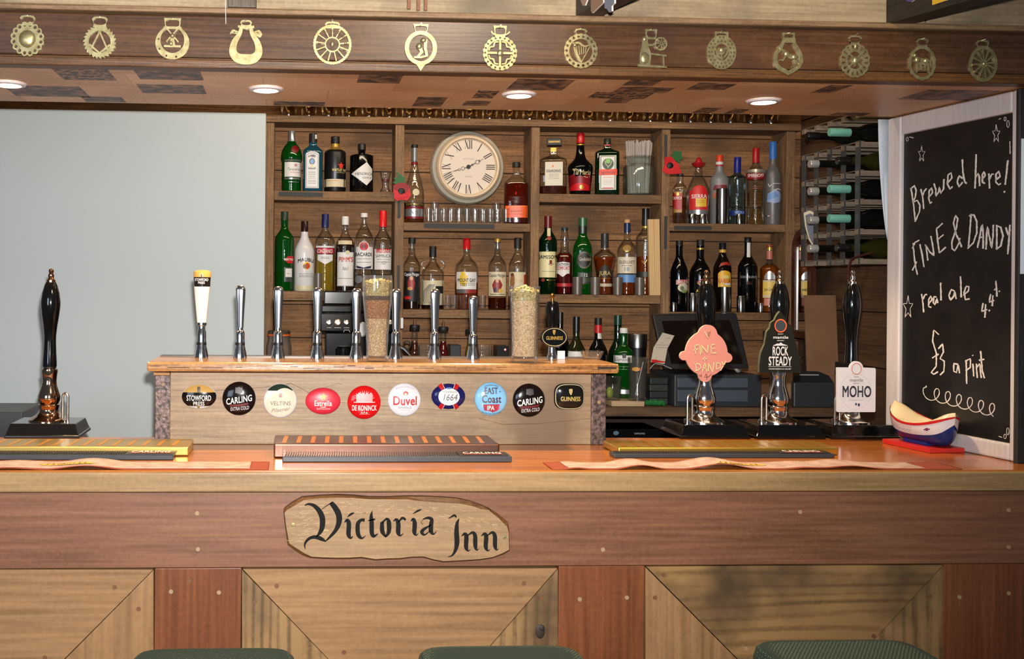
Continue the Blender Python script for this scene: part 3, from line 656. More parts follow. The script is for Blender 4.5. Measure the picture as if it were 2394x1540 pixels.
def caps(a): a.rect(1142, 634, 1182, 690, CR); a.text('Captain Morgan', 1162, 642, 7, KG, 38); a.poly([(1156, 652), (1168, 652), (1174, 664), (1168, 682), (1154, 682), (1150, 664)], C(140, 40, 36)); a.ell(1162, 654, 4, 5, C(200, 150, 110), 3); a.ell(1158, 676, 4, 6, C(50, 40, 60), 3); a.ell(1170, 678, 5, 5, C(214, 170, 70), 3); a.lines(1146, 1180, (686,), K, 1.6)
bottle('clear spiced rum bottle with gold cap and cream label of a red-coated figure', 1162, 722, 556, 43, 622, 590, 14, M_CLEAR, zB, (GOLD_, 564, 16), liquid=(L_DKAMB, 694), art=caps)
def sail(a): a.rect(1189, 634, 1228, 690, CR); a.ell(1197, 640, 4, 4, C(110, 60, 36), 2); a.poly([(1194, 642), (1202, 642), (1203, 660), (1199, 676), (1193, 672), (1192, 655)], C(150, 100, 60)); a.text('Sailor Jerry', 1213, 653, 6, C(200, 176, 130), 24, shear=.3); a.rect(1224, 640, 1230, 690, C(170, 60, 30), 2, 3)
bottle('clear rum bottle with black cap and faded cream label, behind the glass of grain', 1209, 722, 554, 42, 622, 585, 15, M_CLEAR, zB, (K, 578, 17), liquid=(L_AMB, 690), art=sail)
# ---- bay 3
zA, zB = SH[2, 'A'], SH[2, 'B']
def disa(a): a.rect(1274, 376, 1315, 431, C(206, 196, 176)); a.text('DISARONNO', 1294, 397, 6, K, 34); a.star(1292, 386, 4, ORG, 3); a.lines(1284, 1306, (404, 407, 411, 415), KG, .7)
def di_ext(rt, c, e, d, su, sv, mp):
    mb = MB(); zc = 122 * sv
    q = [c + e * (x * su) - d * (dd * su) + Vector((0, 0, zc + zz * sv)) for dd in (14, -14) for x, zz in ((-15, -8), (19, -8), (19, 8), (-15, 8))]
    mb.hexa(q[:4], q[4:], K); A = Art(mb, flatmap(c - d * (14 * su) + Vector((0, 0, zc)) + e * (2 * su), e, Vector((0, 0, 1)), -d), 0, 0, su, sv); A.text('DISARONNO', 0, 0, 4, GOLD_, 27); mb.build('cap', rt, bevel=0.002)
bottle('square decanter of amaretto with oversized black block cap', 1293, 450, 341, 64, 372, 356, 17, M_CLEAR, zA, None, foil=[(GOLD_, 341, 350)], liquid=(L_DKAMB, 432), art=disa, p=6, dy=0.75, extra=di_ext)
def tia(a):
    a.cols([1329 + i * 2.7 for i in range(20)], lambda x: 396 + abs(x - 1356) * .3 + (12 if abs(x - 1356) < 12 else 4), lambda x: 443, C(128, 12, 24), 1); a.cols([1332 + i * 2.5 for i in range(19)], lambda x: 425 + ((x - 1356) / 22) ** 2 * 8, lambda x: 443, C(200, 20, 26), 2)
    a.text('Tia Maria', 1359, 401, 11, C(226, 206, 150), 42, bold=False, shear=.15); a.line([(1338, 394), (1346, 393), (1354, 399)], 1.6, C(226, 206, 150)); a.line([(1364, 410), (1372, 413), (1378, 410)], 1.2, C(226, 206, 150)); a.ell(1360, 435, 5, 5, GOLD_, 3)
bottle('dark coffee liqueur bottle with bell shoulders, red cap and red base label', 1356, 452, 307, 60, 390, 340, 18, M_BLACKG, zA, (C(190, 24, 28, 0.25), 331, 19), art=tia, foil=[(GOLD_, 333, 336)], prof=[(23, 452), (24, 449), (29, 396), (30, 390), (28, 382), (20, 374), (14, 367), (11, 358), (9.5, 345), (9, 331), (9, 307)])
def jag(a): a.rect(1401, 361, 1440, 441, WH); a.line([(1404, 363), (1437, 363), (1437, 438), (1404, 438), (1404, 363)], 2.4, C(128, 140, 100), 2); a.ell(1421, 381, 13, 13, C(40, 70, 34), 3); a.ell(1421, 374, 6, 6, C(120, 180, 80), 4); a.line([(1413, 374), (1416, 382), (1420, 386), (1421, 391), (1423, 386), (1427, 382), (1430, 374)], 1.4, CR, 5); a.rect(1400, 393, 1442, 407, C(226, 66, 28), 3); a.text('Jagermeister', 1421, 400, 8, C(150, 36, 16), 34, lay=4); a.lines(1410, 1433, (412,), ORG); a.lines(1411, 1431, (418, 421, 424, 428), C(170, 166, 160), .7); a.rect(1409, 436, 1432, 438.5, RED, 3)
bottle('flat rectangular dark green liqueur bottle with orange-banded white label', 1419, 452, 320, 57, 355, 342, 16, M_DGREEN, zA, (C(40, 46, 34, 0.3), 332, 17), foil=[(RED, 334, 337)], art=jag, p=5, dy=0.62, liquid=(C(14, 22, 14, 0.4), 395))
def jame(a): a.rect(1260, 588, 1301, 648, C(222, 210, 160)); a.text('JAMESON', 1281, 601, 8, K, 42, arc=-1.5); a.rect(1284, 608, 1290, 617, C(120, 40, 30), 2, 4); a.line([(1281, 616), (1287, 620), (1294, 616)], 1.2, C(120, 40, 30)); a.lines(1268, 1298, (634,), KG); a.rect(1278, 533, 1286, 552, CR, 1, 4); a.ell(1283, 557, 5, 5, C(150, 40, 30), 2); a.ell(1269, 654, 4, 4, C(150, 50, 36), 2); a.lines(1278, 1300, (654,), GOLD_)
bottle('green whiskey bottle with dark red neck foil and large cream label', 1280, 687, 505, 43, 568, 535, 17, M_DGREEN, zB, None, foil=[(C(100, 24, 28, 0.3), 505, 532)], art=jame, liquid=(C(10, 16, 10, 0.4), 560))
def soc(a): a.cols([1301 + i * 3 for i in range(11)], lambda x: 610 + abs(x - 1316) * .15, lambda x: 638 + 8 * max(0, 1 - abs(x - 1315) / 10), WH, 1); a.text('SOUTHERN', 1315, 616, 6, K, 30); a.text('COMFORT', 1315, 625, 8, C(170, 30, 34), 32); a.rect(1302, 660, 1336, 668, C(170, 40, 46)); a.text('ORIGINAL', 1319, 597, 3, CR, 20)
bottle('fluted red-amber liqueur bottle with shield label next to the green whiskey', 1319, 686, 530, 37, 592, 566, 14, M_CLEAR, zB, (C(30, 46, 52, 0.4), 536, 16), liquid=(L_RED, 590), art=soc, prof=[(17.5, 686), (18.5, 683), (18.5, 600), (17, 594), (11, 588), (9, 580), (9.5, 566), (10, 556), (8, 542), (7.5, 530)])
def glenf(a): a.ell(1365, 608, 17, 20, C(60, 56, 44)); a.ell(1366, 608, 15, 18, K, 2); a.ring(1366, 608, 15, 18, 1, C(160, 140, 96)); a.text('Glenfiddich', 1367, 606, 8, C(196, 186, 160), 28, bold=False); a.rect(1350, 637, 1382, 663, C(36, 52, 40)); a.text('12', 1369, 643, 7, CR, 9); a.lines(1358, 1380, (652, 656), C(120, 110, 80))
bottle('triangular green malt bottle with dark shield label and green neck', 1361, 688, 509, 45, 586, 545, 19, M_GREEN, zB, None, foil=[(C(40, 90, 50, 0.3), 509, 528), (C(30, 44, 36, 0.3), 528, 546)], art=glenf, liquid=(C(12, 30, 16, 0.4), 610), p=2.6)
def jura(a): a.ell(1414, 634, 13, 15, C(52, 44, 30)); a.rect(1397, 632, 1432, 644, C(40, 36, 28), 2); a.text('JURA', 1414, 638, 9, C(196, 172, 110), 26); a.lines(1404, 1428, (650,), GOLD_); a.rect(1403, 662, 1430, 669, C(190, 176, 150))
bottle('waisted amber malt bottle with grey cap, in the middle of its shelf', 1413, 688, 545, 54, 598, 580, 18, M_CLEAR, zB, (C(48, 48, 48, 0.35), 578, 19), liquid=(L_AMB, 600), art=jura, prof=[(20, 688), (21, 685), (19, 655), (21, 632), (26, 608), (27, 602), (24, 594), (16, 588), (9.5, 582), (9, 545)])
def glenl(a): a.rect(1443, 600, 1487, 638, C(214, 202, 180)); a.text('GLENLIVET', 1465, 612, 7, K, 36, bold=False); a.lines(1452, 1478, (620,), KG); a.text('18', 1464, 628, 9, C(90, 110, 150), 14, bold=False); a.rect(1444, 641, 1486, 659, C(92, 140, 196)); a.ell(1465, 580, 10, 8, GOLD_, 1); a.ell(1465, 580, 8, 6, C(150, 110, 50), 2)
bottle('clear malt bottle with cork top, cream label and light blue band', 1465, 688, 512, 46, 585, 555, 15, M_CLEAR, zB, (C(196, 150, 110, 0.7), 520, 14), foil=[(C(30, 44, 84, 0.3), 521, 542)], liquid=(L_AMB, 655), art=glenl)
bottle('tall amber malt bottle with black neck beside the pale stack of beer mats', 1508, 690, 488, 46, 560, 535, 17, M_CLEAR, zB, None, foil=[(C(26, 26, 26, 0.3), 488, 528), (GOLD_, 529, 534)], liquid=(L_AMB, 600), Y=YS + 0.03, art=lambda a: (a.rect(1487, 636, 1524, 648, C(40, 44, 30)), a.line([(1500, 610), (1506, 618), (1512, 608)], 1.2, GOLD_)))
# ---- bay 4
zA, zB = SH[3, 'A'], SH[3, 'B']
def olme(a): a.rect(1570, 447, 1594, 496, C(170, 120, 60)); a.rect(1570, 451, 1594, 489, C(170, 36, 40), 2); a.ell(1583, 453, 4, 4, GOLD_, 3); a.text('OLMECA', 1583, 462, 6, WH, 22, lay=4); a.ell(1575, 489, 4, 4, GOLD_, 4)
bottle('squat tequila bottle with red label below the right-hand poppy', 1589, 521, 404, 33, 440, 425, 16, M_CLEAR, zA, (C(60, 58, 50, 0.4), 408, 17), liquid=(L_STR, 460), art=olme, p=3.2)
def sierra(a): a.rect(1611, 445, 1653, 490, C(200, 40, 40)); a.ell(1634, 445, 16, 12, C(206, 34, 34), 1); a.text('SIERRA', 1634, 459, 9, WH, 36); a.rect(1626, 464, 1651, 483, YEL, 3); a.lines(1630, 1648, (469, 473), C(120, 80, 20), 1, 4); a.rect(1611, 490, 1653, 501, SILV, 1)
def som(rt, c, e, d, su, sv, mp):
    mb = MB(); zc = (522 - 386) * sv
    mb.lathe(c + Vector((0, 0, zc)), [(6 * su, -4 * sv), (11 * su, -2 * sv), (17 * su, 6 * sv), (16 * su, 7 * sv), (10 * su, 2 * sv), (9.5 * su, 6 * sv), (7 * su, 14 * sv), (4 * su, 19 * sv), (1 * su, 20.5 * sv)], C(176, 26, 30, 0.4), 24); mb.build('cap', rt)
bottle('clear tequila bottle topped with a red sombrero cap', 1632, 522, 388, 57, 448, 396, 15, M_CLEAR, zA, None, art=sierra, extra=som, prof=[(26, 522), (28, 518), (28, 450), (26, 438), (18, 420), (11, 408), (9, 398), (8, 388)])
bottle('frosted white vodka bottle with orange-red cap behind the tall steel measure', 1681, 520, 357, 44, 418, 392, 17, M_FROST, zA, (C(214, 66, 36, 0.3), 372, 17), foil=[(WH, 373, 379), (RED, 380, 383)], Y=YS + 0.062, art=lambda a: (a.ell(1684, 438, 17, 17, C(150, 130, 132)), a.band(1684, 438, 17, 17, 428, 440, C(120, 50, 54), 2), a.ell(1670, 452, 5, 7, C(190, 110, 80), 1)))
bottle('clear vodka bottle with deep blue cap and blue foot band', 1723, 520, 362, 40, 410, 399, 17, glass('blue_tinted_glass', (0.62, 0.78, 0.86)), zA, (C(22, 34, 130, 0.3), 398, 17), Y=YS + 0.04, art=lambda a: (a.rect(1706, 487, 1748, 499, C(30, 54, 120)), a.text('VODKA', 1729, 492, 6, C(150, 170, 210), 22)))
bottle('clear vodka bottle with long dark red cap and red collar band', 1766, 519, 340, 41, 392, 378, 16, M_CLEAR, zA, (C(170, 24, 30, 0.3), 375, 17), foil=[(C(190, 180, 160, .3, .6), 391, 398), (C(150, 30, 34, .4), 400, 413)], art=lambda a: (a.text('SMIRNOFF', 1766, 406, 7, WH, 38, arc=-1), a.lines(1758, 1780, (432, 436), C(170, 60, 60)), a.lines(1757, 1782, (476,), KG)), prof=[(20, 519), (21.5, 516), (20, 500), (20.5, 470), (22.5, 402), (22.5, 391), (17, 388), (11, 382), (8.5, 376), (8.5, 340)], liquid=(LQ('gold_tint', (0.93, 0.88, 0.74)), 440))
def goose(a): a.poly([(1795, 447), (1812, 438), (1822, 443), (1826, 455), (1822, 467), (1808, 470), (1793, 466)], C(150, 170, 206)); a.poly([(1794, 448), (1812, 443), (1820, 452), (1812, 458), (1793, 462)], C(110, 150, 206), 3); a.line([(1808, 440), (1818, 436), (1828, 440)], 3, C(200, 200, 206)); a.line([(1795, 424), (1798, 431), (1804, 426)], 2, WH); a.lines(1806, 1824, (424,), WH, 1.6)
bottle('tall frosted grey vodka bottle with light blue capsule at the far right of its shelf', 1806, 519, 325, 39, 408, 372, 16, glass('smoky_frosted_glass', (0.32, 0.32, 0.33), (120, 116, 116), 0.6, rough=0.4), zA, (C(50, 110, 190, 0.35), 366, 18), art=goose, Y=YS + 0.012, extra=lambda rt, c, e, d, su, sv, mp: (lambda m_: (Art(m_, mp, 1806, 519, su, sv).rect(1789, 498, 1794, 500, C(40, 50, 110), 2, 2).rect(1794, 498, 1799, 500, WH, 2, 2).rect(1799, 498, 1804, 500, C(170, 60, 60), 2, 2), m_.build('tricolour_strip', rt)))(MB()))
def bail(a): a.cols([1580 + i * 2.7 for i in range(11)], lambda x: 654 - 0.06 * (x - 1580), lambda x: 665 - .1 * (x - 1580), C(206, 150, 140), 1); a.cols([1584 + i * 2.4 for i in range(10)], lambda x: 655 - .1 * (x - 1580), lambda x: 663 - .1 * (x - 1580), C(170, 50, 50), 2); a.text('BAILEYS', 1596, 658, 6, WH, 24); a.ell(1597, 672, 13, 10, C(206, 196, 170), 1); a.ell(1594, 673, 5, 5, C(110, 120, 90), 3); a.ell(1599, 680, 7, 4, C(130, 150, 90), 2)
bottle('dark cream liqueur bottle with pink ribbon label, left end of the lower right shelf', 1587, 728, 562, 41, 640, 595, 16, M_BLACKG, zB, (K, 574, 17), art=bail)
bottle('broad dark liqueur bottle with red diamond label and gold neck ring', 1636, 726, 558, 50, 640, 598, 18, M_BLACKG, zB, (K, 572, 18), foil=[(GOLD_, 577, 581)], art=lambda a: (a.line([(1630, 657), (1642, 650)], 3, C(170, 40, 40)), a.line([(1630, 658), (1642, 668)], 3, C(200, 130, 40)), a.text('AS', 1632, 677, 7, YEL, 10)))
def kahl(a): a.rect(1678, 640, 1708, 671, C(230, 180, 60)); a.ell(1693, 641, 15, 9, C(236, 176, 40), 1); a.ell(1697, 647, 7, 5, C(230, 210, 130), 2); a.text('KAHLUA', 1693, 656, 11, C(190, 60, 30), 29); a.rect(1694, 661, 1707, 666, WH, 4); a.cols([1683 + i * 2.3 for i in range(11)], lambda x: 612 + ((x - 1696) / 12) ** 2 * 4, lambda x: 619 + ((x - 1696) / 12) ** 2 * 3, C(176, 46, 36), 1)
bottle('dark coffee liqueur bottle with bright yellow arched label', 1688, 728, 567, 44, 634, 588, 16, M_BROWNG, zB, (K, 582, 17), foil=[(C(214, 170, 60, 0.4), 583, 590)], art=kahl, Y=YS + 0.06)
bottle('black port bottle with white paper strip down its neck', 1747, 730, 555, 47, 630, 592, 16, M_BLACKG, zB, (K, 567, 17), art=lambda a: (a.rect(1745, 568, 1753, 602, WH, 2, 4), a.text("COCKBURN'S", 1750, 648, 5, C(180, 178, 176), 38, bold=False), a.lines(1744, 1758, (660, 664), C(130, 60, 40))))
def cuer(a): a.rect(1783, 655, 1812, 696, C(232, 196, 90)); a.rect(1783, 655, 1812, 659, CR, 2); a.rect(1783, 690, 1812, 695, CR, 2); a.text('Jose Cuervo', 1798, 676, 7, C(120, 96, 30), 24, shear=.2); a.cols([1786 + i * 2.6 for i in range(11)], lambda x: 634 + ((x - 1799) / 13) ** 2 * 12, lambda x: 653, C(200, 196, 190, .3, .6), 2); a.line([(1790, 645), (1796, 640), (1800, 646), (1806, 641)], 2, KG); a.rect(1786, 697, 1811, 714, C(206, 130, 110), 1)
bottle('golden tequila bottle with yellow label, in front of the arched mirror', 1798, 730, 572, 45, 630, 612, 14, M_CLEAR, zB, (C(150, 60, 40, 0.4), 577, 16), foil=[(GOLD_, 578, 585), (C(190, 110, 90), 587, 606)], liquid=(glass('liquid_gold', (0.80, 0.36, 0.05), (190, 100, 20), 0.3, 0.0), 620), art=cuer)
# ================================================================ SMALL THINGS ON THE SHELVES
def simple_glass(name, label, cat, cx, by, prof, z, Y, mat, group=None, thick=0.0012, n=24, part=None):
    """open vessel: prof = (halfwidth px, y px) from foot to rim"""
    su, sv = scale(cx, Y); c = P(cx, by, Y); c.z = z + EPS
    o = [(hw * su, (by - y) * sv) for hw, y in prof]
    mb = MB(); inn = [(max(r - thick, 0.0005), q) for r, q in reversed(o[1:])]
    inn[-1] = (inn[-1][0], inn[-1][1] + 0.004)
    mb.lathe(c, [(0, 0)] + o + inn + [(0, inn[-1][1])], mat, n, caps=False)
    return tag(mb.build(name, loc=c), label, cat, group), c, su, sv
zA, zB = SH[0, 'A'], SH[0, 'B']
g, c, su, sv = simple_glass('jigger_glass', 'small hourglass measuring glass beside the black apothecary gin bottle', 'glass', 901, 446, [(13, 446), (13, 443), (8, 432), (8, 423), (10, 414), (13, 398)], zA, YS + 0.05, M_CLEAR2)
mb = MB(); mb.lathe(c, [(0, .047), (8 * su, .047), (9 * su, .058), (0, .058)], C(110, 28, 24, 0.3), 16, caps=False); o = mb.build('liquid', g); o.location = (0, 0, 0)
simple_glass('frosted_cup', 'frosted plastic cup on the shelf in front of the yellow vermouth', 'cup', 744, 682, [(8, 682), (8, 680), (9, 640)], zB, YS + 0.012, M_FROSTCUP)
# shot glasses under the clock
zA, zB = SH[1, 'A'], SH[1, 'B']
gname = 'shot glasses under the clock'
glab = 'small clear shot glass in the row under the wall clock'
base = None
def put(first, px, Y, z, label):
    c = P(px, 500, Y); c.z = z + EPS
    return dup(first, c, label)
for i, px in enumerate((1002, 1020, 1038, 1056, 1074, 1092, 1110, 1128, 1146, 1164, 1183)):
    if base is None: base, *_ = simple_glass('shot_glass', glab, 'glass', px, 520, [(7, 520), (7.5, 517), (9, 485)], zA, YS + 0.03, M_CLEAR2, gname, thick=0.0018, n=16)
    else: put(base, px, YS + 0.03, zA, glab)
for i, px in enumerate((1012, 1032, 1052, 1072, 1092, 1112, 1132, 1152)): put(base, px, YS + 0.085, zA, glab)
t1, *_ = simple_glass('shot_glass', 'taller shot glass standing at the left behind the row under the clock', 'glass', 1016, 520, [(8, 520), (9, 516), (11, 468)], zA, YS + 0.125, M_CLEAR2)
c = P(1161, 500, YS + 0.125); c.z = zA + EPS; dup(t1, c, 'taller shot glass at the right behind the row under the clock, towards the bourbon')
gname = 'shot glasses in front of the rum bottles'; glab = 'small clear shot glass in front of the rum bottles on the lower shelf'
base = None
for px in (1045, 1064, 1085, 1106, 1129, 1150):
    if base is None: base, *_ = simple_glass('shot_glass', glab, 'glass', px, 724, [(8, 724), (8.5, 721), (10, 690)], zB, YS + 0.012, M_CLEAR2, gname, thick=0.0018, n=16)
    elif px != 1150: put(base, px, YS + 0.012, zB, glab)
#, 'clear tumbler in front of the red-capsuled rum bottle', 'glass', 1090, 724, [(24, 724), (25, 720), (29, 661)], zB, YS + 0.075, M_CLEAR2)
#          # the bottle already fills that spot
# frosted cups on bay 3
zA, zB = SH[2, 'A'], SH[2, 'B']
for px, lb in ((1350, 'frosted cup leftmost of four, in front of the triangular green malt bottle'), (1391, 'frosted cup second of four, left of the waisted amber malt'), (1444, 'frosted cup third of four, left of the blue-banded malt'), (1495, 'frosted cup rightmost of four, beside the beer mats')):
    simple_glass('frosted_cup', lb, 'cup', px, 689, [(11, 689), (11, 687), (12.5, 648)], zB, YS + 0.012, M_FROSTCUP, 'frosted cups in front of the malts')
# jar of straws
su, sv = scale(1494, 4.37); c = P(1494, 453, 4.37); c.z = zA + EPS
jr = thing('straw_jar', 'heavy green-tinted glass jar with flared rim holding clear straws', 'jar', c)
M_JAR = glass('green_tinted_jar', (0.91, 0.95, 0.93), (150, 165, 155), 0.05)
mb = MB(); pr = [(36, 453), (38, 449), (38, 388), (34, 381), (30, 378), (30, 367), (37, 363), (37, 361), (28, 361), (27, 378), (34, 386), (34, 448)]
mb.lathe(c, [(0, 0)] + [(r * su, (453 - y) * sv) for r, y in pr] + [(0, 5 * sv)], M_JAR, 32, caps=False); mb.build('jar_body', jr)
base = None
for i in range(80):
    a = random.uniform(0, 2 * PI); r = 26 * su * math.sqrt(random.random())
    mb = MB(); top = Vector((r * math.cos(a) * 1.25, r * math.sin(a) * 1.1, random.uniform(122, 130) * sv)); bt = Vector((r * 0.9 * math.cos(a) + random.uniform(-.008, .008), r * .9 * math.sin(a), 0.010))
    if top.xy.length > 27 * su: top *= 1.0
    mb.tube([c + bt, c + top], 0.0022, glass('clear_straw', (0.85, 0.82, 0.80), (226, 214, 208), 0.6, 0.2), 6, caps=False); o = mb.build('drinking_straw', loc=c)
    tag(o, 'clear plastic drinking straw standing in the glass jar', 'straw', 'straws in the glass jar')
# beer mats on edge
a, b = P(1520, 690, YS + 0.01), P(1546, 512, YS + 0.01)
for i in range(6):
    x0 = 1517.5 + i * 4.2; lean = 3 if i < 3 else 1.5
    q = [P(x0 + 2, 690, YS + .008), P(x0 + 5.9, 690, YS + .008), P(x0 + 3.9 - lean * .6, 512 + (5 - i) * .3, YS + .008), P(x0 - lean * .6, 512, YS + .008)]
    for k in (0, 1): q[k].z = zB + EPS
    mb = MB(); mb.hexa(q, [v + Vector((0, 0.016, 0)) for v in q], C(214, 178, 124, 0.7)); tag(mb.build('menu_card'), 'tall cream card standing on edge between amber malt bottle and upright', 'card', 'cream cards on edge')
# steel thimble measures on bay 4
zA, zB = SH[3, 'A'], SH[3, 'B']
def measure(cx, by, ty, hw, z, label):
    su, sv = scale(cx, YS + .015); Y = YS + 0.006 + hw * su; c = P(cx, by, Y); c.z = z + EPS
    mb = MB(); h_ = (by - ty) * sv; r = hw * su
    mb.lathe(c, [(r * .98, 0), (r, .002), (r, h_ - .001), (r * .97, h_), (r * .92, h_ - 0.002), (r * .9, h_ * .2)], M_STEEL, 24); tag(mb.build('thimble_measure', loc=c), label, 'measure', 'steel measures on the right-hand shelves')
measure(1619, 522, 500, 10, zA, 'short steel measure at the left foot of the sombrero-capped tequila')
measure(1643, 522, 500, 10, zA, 'short steel measure at the right foot of the sombrero-capped tequila')
measure(1688, 521, 438, 15, zA, 'tall steel cylinder in front of the frosted vodka bottle')
measure(1729, 521, 498, 8, zA, 'short steel measure in front of the blue-capped vodka')
measure(1575, 730, 708, 8, zB, 'small steel measure at the left end of the lower right shelf')
measure(1620, 730, 686, 11, zB, 'medium steel measure left of the front hand pump finial')
measure(1694, 730, 671, 15, zB, 'wide steel measure in front of the yellow-labelled coffee liqueur')
measure(1732, 730, 692, 10, zB, 'medium steel measure in front of the black port bottle')
measure(1778, 730, 708, 7, zB, 'small steel measure at the foot of the golden tequila')
# glasses along the top board, their feet just in view below the soffit
zt = zt1; k = 0
M_WARMG = glass('beer_glass', (0.80, 0.72, 0.58), gloss=0.25)
pr = [(24, 100), (25, 98), (24, 70), (27, 40), (29, 0)]
base = None
tops = list(range(675, 1850, 47))
for i, px in enumerate(tops):
    Y = 4.372 if i % 2 else 4.36
    c = P(px, 300, Y); c.z = zt + EPS
    lab = 'pint glass standing in the row along the top board of the shelves'
    if base is None:
        su, sv = scale(px, Y); base = thing('pint_glass', lab, 'glass', c, 'pint glasses along the top board')
        mb = MB(); o_ = [(hw * su * .78, (100 - y) * sv) for hw, y in pr]
        mb.lathe(c, [(0, 0)] + o_ + [(r - .002, q) for r, q in reversed(o_[2:])] + [(0, .018)], M_WARMG, 20, caps=False); mb.build('glass_body', base)
        mb = MB(); mb.lathe(c, [(0, .012), (o_[1][0] * .8, .013), (0, .016)], M_WARMG, 16, caps=False); mb.build('thick_foot', base)
    else: dup(base, c, lab)
# poppies pinned on the uprights
def poppy(cx, cy, label, leaf, flat=False):
    Y = YS - 0.004; su, sv = scale(cx, Y); c = P(cx, cy, Y); rt = thing('paper_poppy', label, 'poppy', c)
    mb = MB(); R = C(196, 18, 26, 0.6)
    def petal(pts, dz, flat=flat):
        tri = tessellate_polygon([[Vector((a, b, 0)) for a, b in pts]])
        f = lambda a, b, dd: c + Vector((a * su, -dz - dd - 0.000012 * (a * a + b * b), -b * sv))
        mb.plate([pts], f, 0.0012, R if dz > .003 or flat else C(140, 12, 22, 0.6))  # upper petal in a darker red that paints in its shade
    if flat: petal([(-20, 12), (-14, -2), (-14, -20), (4, -21), (12, -12), (22, -2), (27, 18), (10, 20), (-8, 20)], 0.003)
    else:
        petal([(-19, -14), (-6, -21), (10, -20), (20, -12), (21, 2), (14, 8), (-12, 8), (-20, 2)], 0.002)
        petal([(-18, -4), (-8, -2), (8, -2), (20, -6), (22, 10), (14, 21), (2, 19), (-10, 22), (-17, 16)], 0.004)
    mb.build('petals', rt)
    mb = MB(); mb.ball((c.x, c.y - 0.008, c.z), (8.5 * su, 0.005, 8.5 * su), C(12, 12, 14, 0.5), 16); mb.ball((c.x, c.y - 0.012, c.z), (3 * su, 0.003, 3 * su), C(40, 42, 46, 0.5), 12); mb.build('centre_button', rt)
    mb = MB(); mb.plate([leaf], lambda a, b, dd: c + Vector((a * su, -0.001 - dd, -b * sv)), 0.001, C(30, 92, 40, 0.6)); mb.build('leaf', rt)
poppy(938, 448, 'red paper poppy pinned to the upright beside the cognac bottle', [(-21, -20), (-14, -26), (-18, -32), (-8, -34), (-12, -46), (-2, -40), (4, -34), (6, -38), (9, -28), (10, -20), (2, -16), (-10, -18)])
poppy(1565, 388, 'red paper poppy pinned above the squat tequila bottle', [(2, -14), (4, -24), (8, -28), (10, -36), (20, -34), (30, -36), (29, -26), (33, -18), (26, -14), (26, -8), (16, -12)], True)
# wall clock
YK = 4.32; cx, cy = 1087, 395.5; su, sv = scale(cx, YK); c = P(cx, cy, 4.452)
ck = thing('wall_clock', 'round cream wall clock with roman numerals hanging in the second bay', 'clock', c)
AX = Matrix.Rotation(PI / 2, 3, 'X')       # local z -> -y (towards us)
s_ = su
mb = MB(); mb.lathe((c.x, 4.452, c.z), [(86 * s_, 0), (88.5 * s_, 0.03), (88.5 * s_, 0.06), (85 * s_, 0.078), (78 * s_, 0.086), (77.5 * s_, 0.084)], C(180, 172, 156, 0.3), 72, axis=AX, caps=False); mb.build('rim', ck)
mb = MB(); mb.lathe((c.x, 4.452, c.z), [(77.4 * s_, 0.083), (76.5 * s_, 0.094), (72 * s_, 0.104), (68 * s_, 0.103), (65 * s_, 0.088)], C(222, 196, 164, 0.22), 72, axis=AX, caps=False); mb.build('bezel', ck)
mb = MB(); mb.lathe((c.x, 4.452, c.z), [(66 * s_, 0.080), (66 * s_, 0.0885)], C(216, 200, 184, 0.5), 72, axis=AX)
A = Art(mb, flatmap(Vector((c.x, 4.452 - 0.0885, c.z)), Vector((1, 0, 0)), Vector((0, 0, 1)), Vector((0, -1, 0)), 0.0002, 0.0004), 0, 0, s_, s_)
BR = C(58, 46, 40, 0.5)
def numeral(i, t):
    ang = PI * i / 6; wd = {'I': 4.6, 'V': 10, 'X': 10}; tot = sum(wd[ch] for ch in t); x = -tot / 2
    def T(a, b): r = 53 - b; return (a * math.cos(ang) + r * math.sin(ang), a * math.sin(ang) - r * math.cos(ang))
    for ch in t:
        m_ = x + wd[ch] / 2
        if ch == 'I': A.line([T(m_, -10.5), T(m_, 10.5)], 2.3, BR)
        if ch == 'V': A.line([T(m_ - 3.6, -10.5), T(m_ + .6, 10.5)], 2.4, BR); A.line([T(m_ + 4, -10.5), T(m_ + .2, 10.5)], .7, BR)
        if ch == 'X': A.line([T(m_ - 4, -10.5), T(m_ + 4, 10.5)], 2.4, BR); A.line([T(m_ + 4, -10.5), T(m_ - 4, 10.5)], .7, BR)
        x += wd[ch]
for i, t in enumerate(('XII', 'I', 'II', 'III', 'IIII', 'V', 'VI', 'VII', 'VIII', 'IX', 'X', 'XI')): numeral(i, t)
for i in range(80):
    an = 2 * PI * i / 60; r = 64; A.line([((r - (1.2 if i % 5 else 2)) * math.sin(an), -(r - (1.2 if i % 5 else 2)) * math.cos(an)), (r * math.sin(an), -r * math.cos(an))], .5 if i % 5 else 1, KG)
A.text('HERMLE & CO', 0, -19, 3, C(170, 156, 146), 26, bold=False); A.text('LONDON', 0, 23, 3, C(150, 138, 130), 17, bold=False)
mb.build('dial', ck)
def hand(ang, L, parts, nm):
    mb = MB(); A = Art(mb, flatmap(Vector((c.x, 4.452 - 0.0925, c.z)), Vector((1, 0, 0)), Vector((0, 0, 1)), Vector((0, -1, 0)), 0.0002, 0.0004), 0, 0, s_, s_)
    def T(a, b): return (a * math.cos(ang) + b * math.sin(ang), a * math.sin(ang) - b * math.cos(ang))
    for pts, w in parts: A.line([T(*q) for q in pts], w, K)
    for bx, by_, r in (((0, 14, 4.5), (0, 23, 3)) if nm == 'minute_hand' else ((0, 24, 5), (0, 10, 2.5))): q = T(bx, by_); A.ring(q[0], q[1], r, r, 1.0, K)
    mb.build(nm, ck)
hand(math.radians(61), 38, [([(0, 4), (0, 19)], 1.6), ([(-3, 31), (0, 29), (3, 31)], 1.6), ([(0, 29), (0, 40)], .9)], 'hour_hand')
